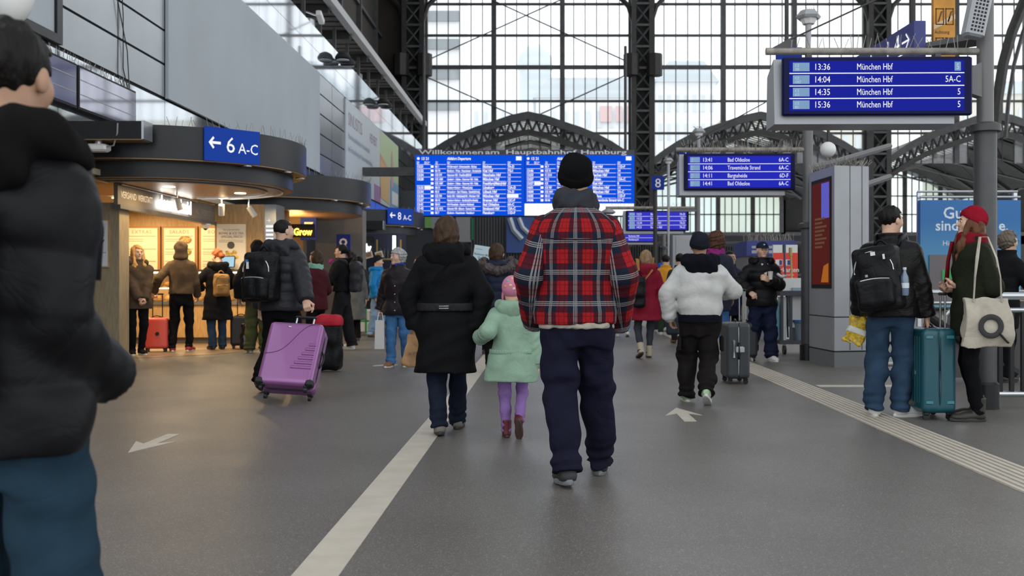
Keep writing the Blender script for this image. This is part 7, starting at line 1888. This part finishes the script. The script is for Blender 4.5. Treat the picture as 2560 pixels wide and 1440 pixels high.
I = person('person in black hood and olive trousers left of the dark grey puffer jacket', (-4.62, 15.95), -8, 1.79, .014, 'tan', girth=1.1, feet=[(-.12, 0, 0, 30, 0), (.1, .03, 0, -8, 0)], hands=[(-.3, .0, .88), (.28, .06, .86)],
           top=dict(mat=blk2, hem=.80, th=.045, hood='up', fold=.006), pants=dict(r=(.105, .095, .085), mat=cloth('olive_cargo', (.05, .055, .025), .85), fold=.008), shoes=dict(mat=M('shoe_khaki', (.12, .11, .07), .6), sole=M('sole_cream', (.4, .37, .3), .6)), face=False, head=(-15, 0, 0))
sb_ = thing('duffel_bag', 'black holdall with red tag behind the purple suitcase', 'bag', (-3.28, 12.2, .0)); g = G((-.16, -.16, -.02), (.16, .16, .72), .013)
sdf_obj('bag_body', g, g.rbox((0, 0, .34), (.1, .1, .33), .07) - g.folds(.008, 20, 3), nyl_black, sb_)
MB().cbox((.0, -.115, .52), (.07, .02, .06), None, .01).build('red_tag', M('tag_red', (.4, .03, .04), .5), sb_, False)
sb_ = thing('backpack', 'red and black rucksack standing behind the purple suitcase handle', 'backpack', (-2.75, 12.6, 0)); g = G((-.24, -.2, -.02), (.24, .2, .82), .013)
dd = g.rbox((0, 0, .36), (.17, .13, .35), .09) - g.folds(.01, 20, 3)
sdf_obj('bag_body', g, np.maximum(dd, g.z - .58), nyl_black, sb_)
sdf_obj('red_lid', g, np.maximum(dd - .012, .58 - g.z), cloth('rucksack_red', (.4, .015, .03), .6), sb_)
MB().tube([(-.12, -.14, .6), (-.13, -.16, .4), (-.12, -.14, .2)], .02, 6).build('red_strap', cloth('rucksack_red'), sb_, False)

I = person('person in maroon jacket half hidden behind the dark grey puffer jacket', (-3.45, 15.0), 60, 1.6, .015, 'fair', girth=1.0, hands=[(-.2, .2, .95), (.22, .2, .95)], top=dict(mat=cloth('maroon', (.055, .010, .014), .7), hem=.78, th=.035, scarf=cloth('mint_scarf', (.2, .4, .32))), pants=dict(mat=blk), hair=('bob', brown_h), face=False)
I = person('person with glasses in black jacket and white trainers facing left', (-3.42, 16.75), 82, 1.76, .014, 'fair', girth=1.0, feet=[(-.09, .08, 0, 6, 0), (.09, -.1, 0, -6, 0)], hands=[(-.12, .34, 1.13), (.12, .34, 1.12)], poles=[(-1, -.5, -.5), (1, -.5, -.5)], curl=(.9, .9),
           top=dict(mat=blk2, hem=.97, th=.03, fold=.006), pants=dict(r=(.1, .098, .095), mat=cloth('wide_black', (.014, .014, .017)), fold=.005, waist=1.06), shoes=dict(mat=wshoe, sole=wsole), hair=('pony', dark_h), face=True)
backpack(I, 'slim grey roll-top backpack on the person in white trainers', nyl_grey, .28, .52, .16, (0, -.23, 1.22), pocket=False, res=.014)
MB().tube([(.0, .17, 1.5), (.02, .2, 1.46)], .05, 8).build('magenta_scarf', cloth('magenta'), I.P, False, True)
mb = MB()
for q in (-1, 1): mb.tube([(q * .031 + .019 * math.cos(t_), .103, .006 + .016 * math.sin(t_)) for t_ in np.linspace(0, 6.28, 13)], .0018, 5, up=(0, 1, 0)); mb.tube([(q * .05, .1, .008), (q * .078, .0, .006)], .002, 5)
mb.v = [tuple(I.HM @ Vector(v)) for v in mb.v]; mb.build('glasses', m_dark, I.P, False)
hb = thing('handbag', 'round black bag with brown paper parcel held by the person in white trainers', 'bag', (-3.83, 16.7, .95)); g = G((-.16, -.12, -.02), (.16, .12, .26), .013)
sdf_obj('bag_body', g, g.ell((0, 0, .12), (.13, .09, .11)) - g.folds(.006, 26, 3), nyl_black, hb); 
g = G((-.12, -.1, -.36), (.12, .1, 0), .013); sdf_obj('paper_parcel', g, g.rbox((0, 0, -.17), (.09, .06, .14), .02) - g.folds(.008, 26, 3), M('kraft_paper'), hb)
I = person('person in bright blue quilted jacket and navy beanie facing right', (-3.5, 20.7), -96, 1.67, .015, 'fair', girth=1.08, feet=[(-.1, .06, 0, 6, 0), (.1, -.1, 0, -10, 0)], hands=[(-.25, .3, 1.25), (.27, .05, .88)], poles=[(-1, -.5, -.6), (1, -.5, 0)],
           top=dict(mat=cloth('azure_quilt', (.005, .16, .42), .5, .2, 18), hem=.84, th=.04, puff=(.055, .008), hood='down', hood_size=.85, fold=.004), pants=dict(r=(.095, .085, .08), mat=ljeans, fold=.007), shoes=dict(mat=M('shoe_brown', (.10, .05, .03), .6), sole=M('sole_brown')), hat=('beanie', cloth('beanie_navy')), face=True)
person('person in long grey skirt and dark top beyond the slim grey backpack', (-3.75, 19.3), 20, 1.7, .018, 'fair', top=dict(name='coat', mat=cloth('grey_wool', (.10, .10, .10)), hem=.42, th=.04, flare=.06), pants=dict(mat=blk), hair=('bob', dark_h), face=False)
sc, T4, put = suitcase('white suitcase with green straps beside the bright blue jacket', (-3.86, 21.4), 8, .36, .22, .5, M('suitcase_white', (.6, .62, .6), .4), 0, 0, style='plain')
for q, a_ in ((0, 'Z'), (1, 'X')): put(MB().cbox((0, 0, .31), (.375 if q else .035, .235, .035 if q else .515)), 'green_strap', M('strap_green', (.01, .25, .07), .5), sc)
# ---- right background
I = person('person with glasses in black coat leaning on the railing behind the post', (5.15, 11.3), -74, 1.70, .015, 'fair', girth=1.12, lean=8, hands=[(-.2, .36, 1.0), (.2, .36, 1.0)], poles=[(-1, -.5, -.3), (1, -.5, -.3)], top=dict(name='coat', mat=blk2, hem=.62, th=.045, puff=(.12, .008), collar=.04), pants=dict(mat=blk), hair=('curly', hairm('ash', (.14, .115, .09))), hair_mat=grey_h, face=True)
mb = MB()
for q in (-1, 1): mb.tube([(q * .031 + .019 * math.cos(t_), .103, .006 + .016 * math.sin(t_)) for t_ in np.linspace(0, 6.28, 13)], .0018, 5, up=(0, 1, 0)); mb.tube([(q * .05, .1, .008), (q * .078, .0, .006)], .002, 5)
mb.v = [tuple(I.HM @ Vector(v)) for v in mb.v]; mb.build('glasses', m_dark, I.P, False)
# ---- far crowd
def ext(lab, px, py, Hh, yaw, tcol, pcol, hair='short', hm=dark_h, hem=.8, sh=None, hatm=None, face=False):
    p = fl(px, py); person(lab, (p.x, p.y), yaw, Hh, .02, 'fair', feet=[(-.1, .12, 0, 5, 0), (.1, -.12, 0, -5, 15)], top=dict(mat=cloth('far_%d_%d' % (px, py), tcol), hem=hem, th=.035), pants=dict(mat=cloth('farp_%d_%d' % (px, py), pcol)), hair=None if hatm else (hair, hm), hat=hatm, face=face, shoes=dict(mat=wshoe if sh is None else sh, sole=wsole if sh is None else M('sole_dark')))
ext('far person in royal blue jacket behind the red coat sleeve', 1652, 830, 1.55, 10, (.01, .05, .33), (.03, .03, .04), hatm=('beanie', cloth('blue_hat', (.02, .08, .4))))
ext('far person in orange and yellow safety vest left of the white bomber jacket', 1664, 838, 1.72, 0, (.62, .28, .03), (.03, .05, .03))
ext('far walker in light jeans right of the plaid jacket elbow', 1556, 842, 1.68, 0, (.05, .05, .06), (.2, .33, .5))
ext('walker with dark coat and brown boots behind the white bomber jacket', 1700, 858, 1.66, 0, (.03, .035, .045), (.03, .03, .035), sh=M('shoe_tan'), hem=.5)
ext('far person with red hood peeking beside the black coat hood', 1076, 826, 1.72, 170, (.4, .02, .04), (.03, .03, .04), hatm=('beanie', cloth('red_hat', (.5, .02, .04))), face=True)
ext('far traveller in brown jacket behind the dark snap-button jacket', 1047, 838, 1.68, 150, (.09, .05, .03), (.03, .03, .04), 'bob', brown_h, face=True)
ext('far traveller in pale cap near the black coat shoulder', 1060, 818, 1.68, 10, (.2, .25, .3), (.03, .03, .04), hatm=('beanie', cloth('pale_cap', (.3, .38, .5))))
ext('far traveller in grey coat beside the snack counter', 985, 822, 1.7, -30, (.06, .055, .05), (.02, .02, .025))
ext('far traveller in dark coat left of the bright blue jacket', 898, 826, 1.74, 40, (.03, .03, .035), (.05, .09, .18))
sc = suitcase('pale mint suitcase far behind the red coat', tuple(fl(1643, 812))[:2], 5, .5, .25, .68, M('suitcase_mint', (.35, .6, .55), .4), 0, .3, style='plain')
sb_ = thing('shoulder_bag', 'dark blue-grey bag hanging by the white bomber jacket', 'bag', tuple(at(1684, 838, 18.2))); g = G((-.2, -.12, -.02), (.2, .12, .42), .014)
sdf_obj('bag_body', g, g.rbox((0, 0, .18), (.13, .08, .17), .05) - g.folds(.006, 22, 3), cloth('bag_slate', (.035, .045, .055)), sb_)
MB().tube([(-.1, 0, .34), (-.06, 0, .55), (.06, 0, .55), (.1, 0, .34)], .012, 5).build('strap', blk, sb_, False)
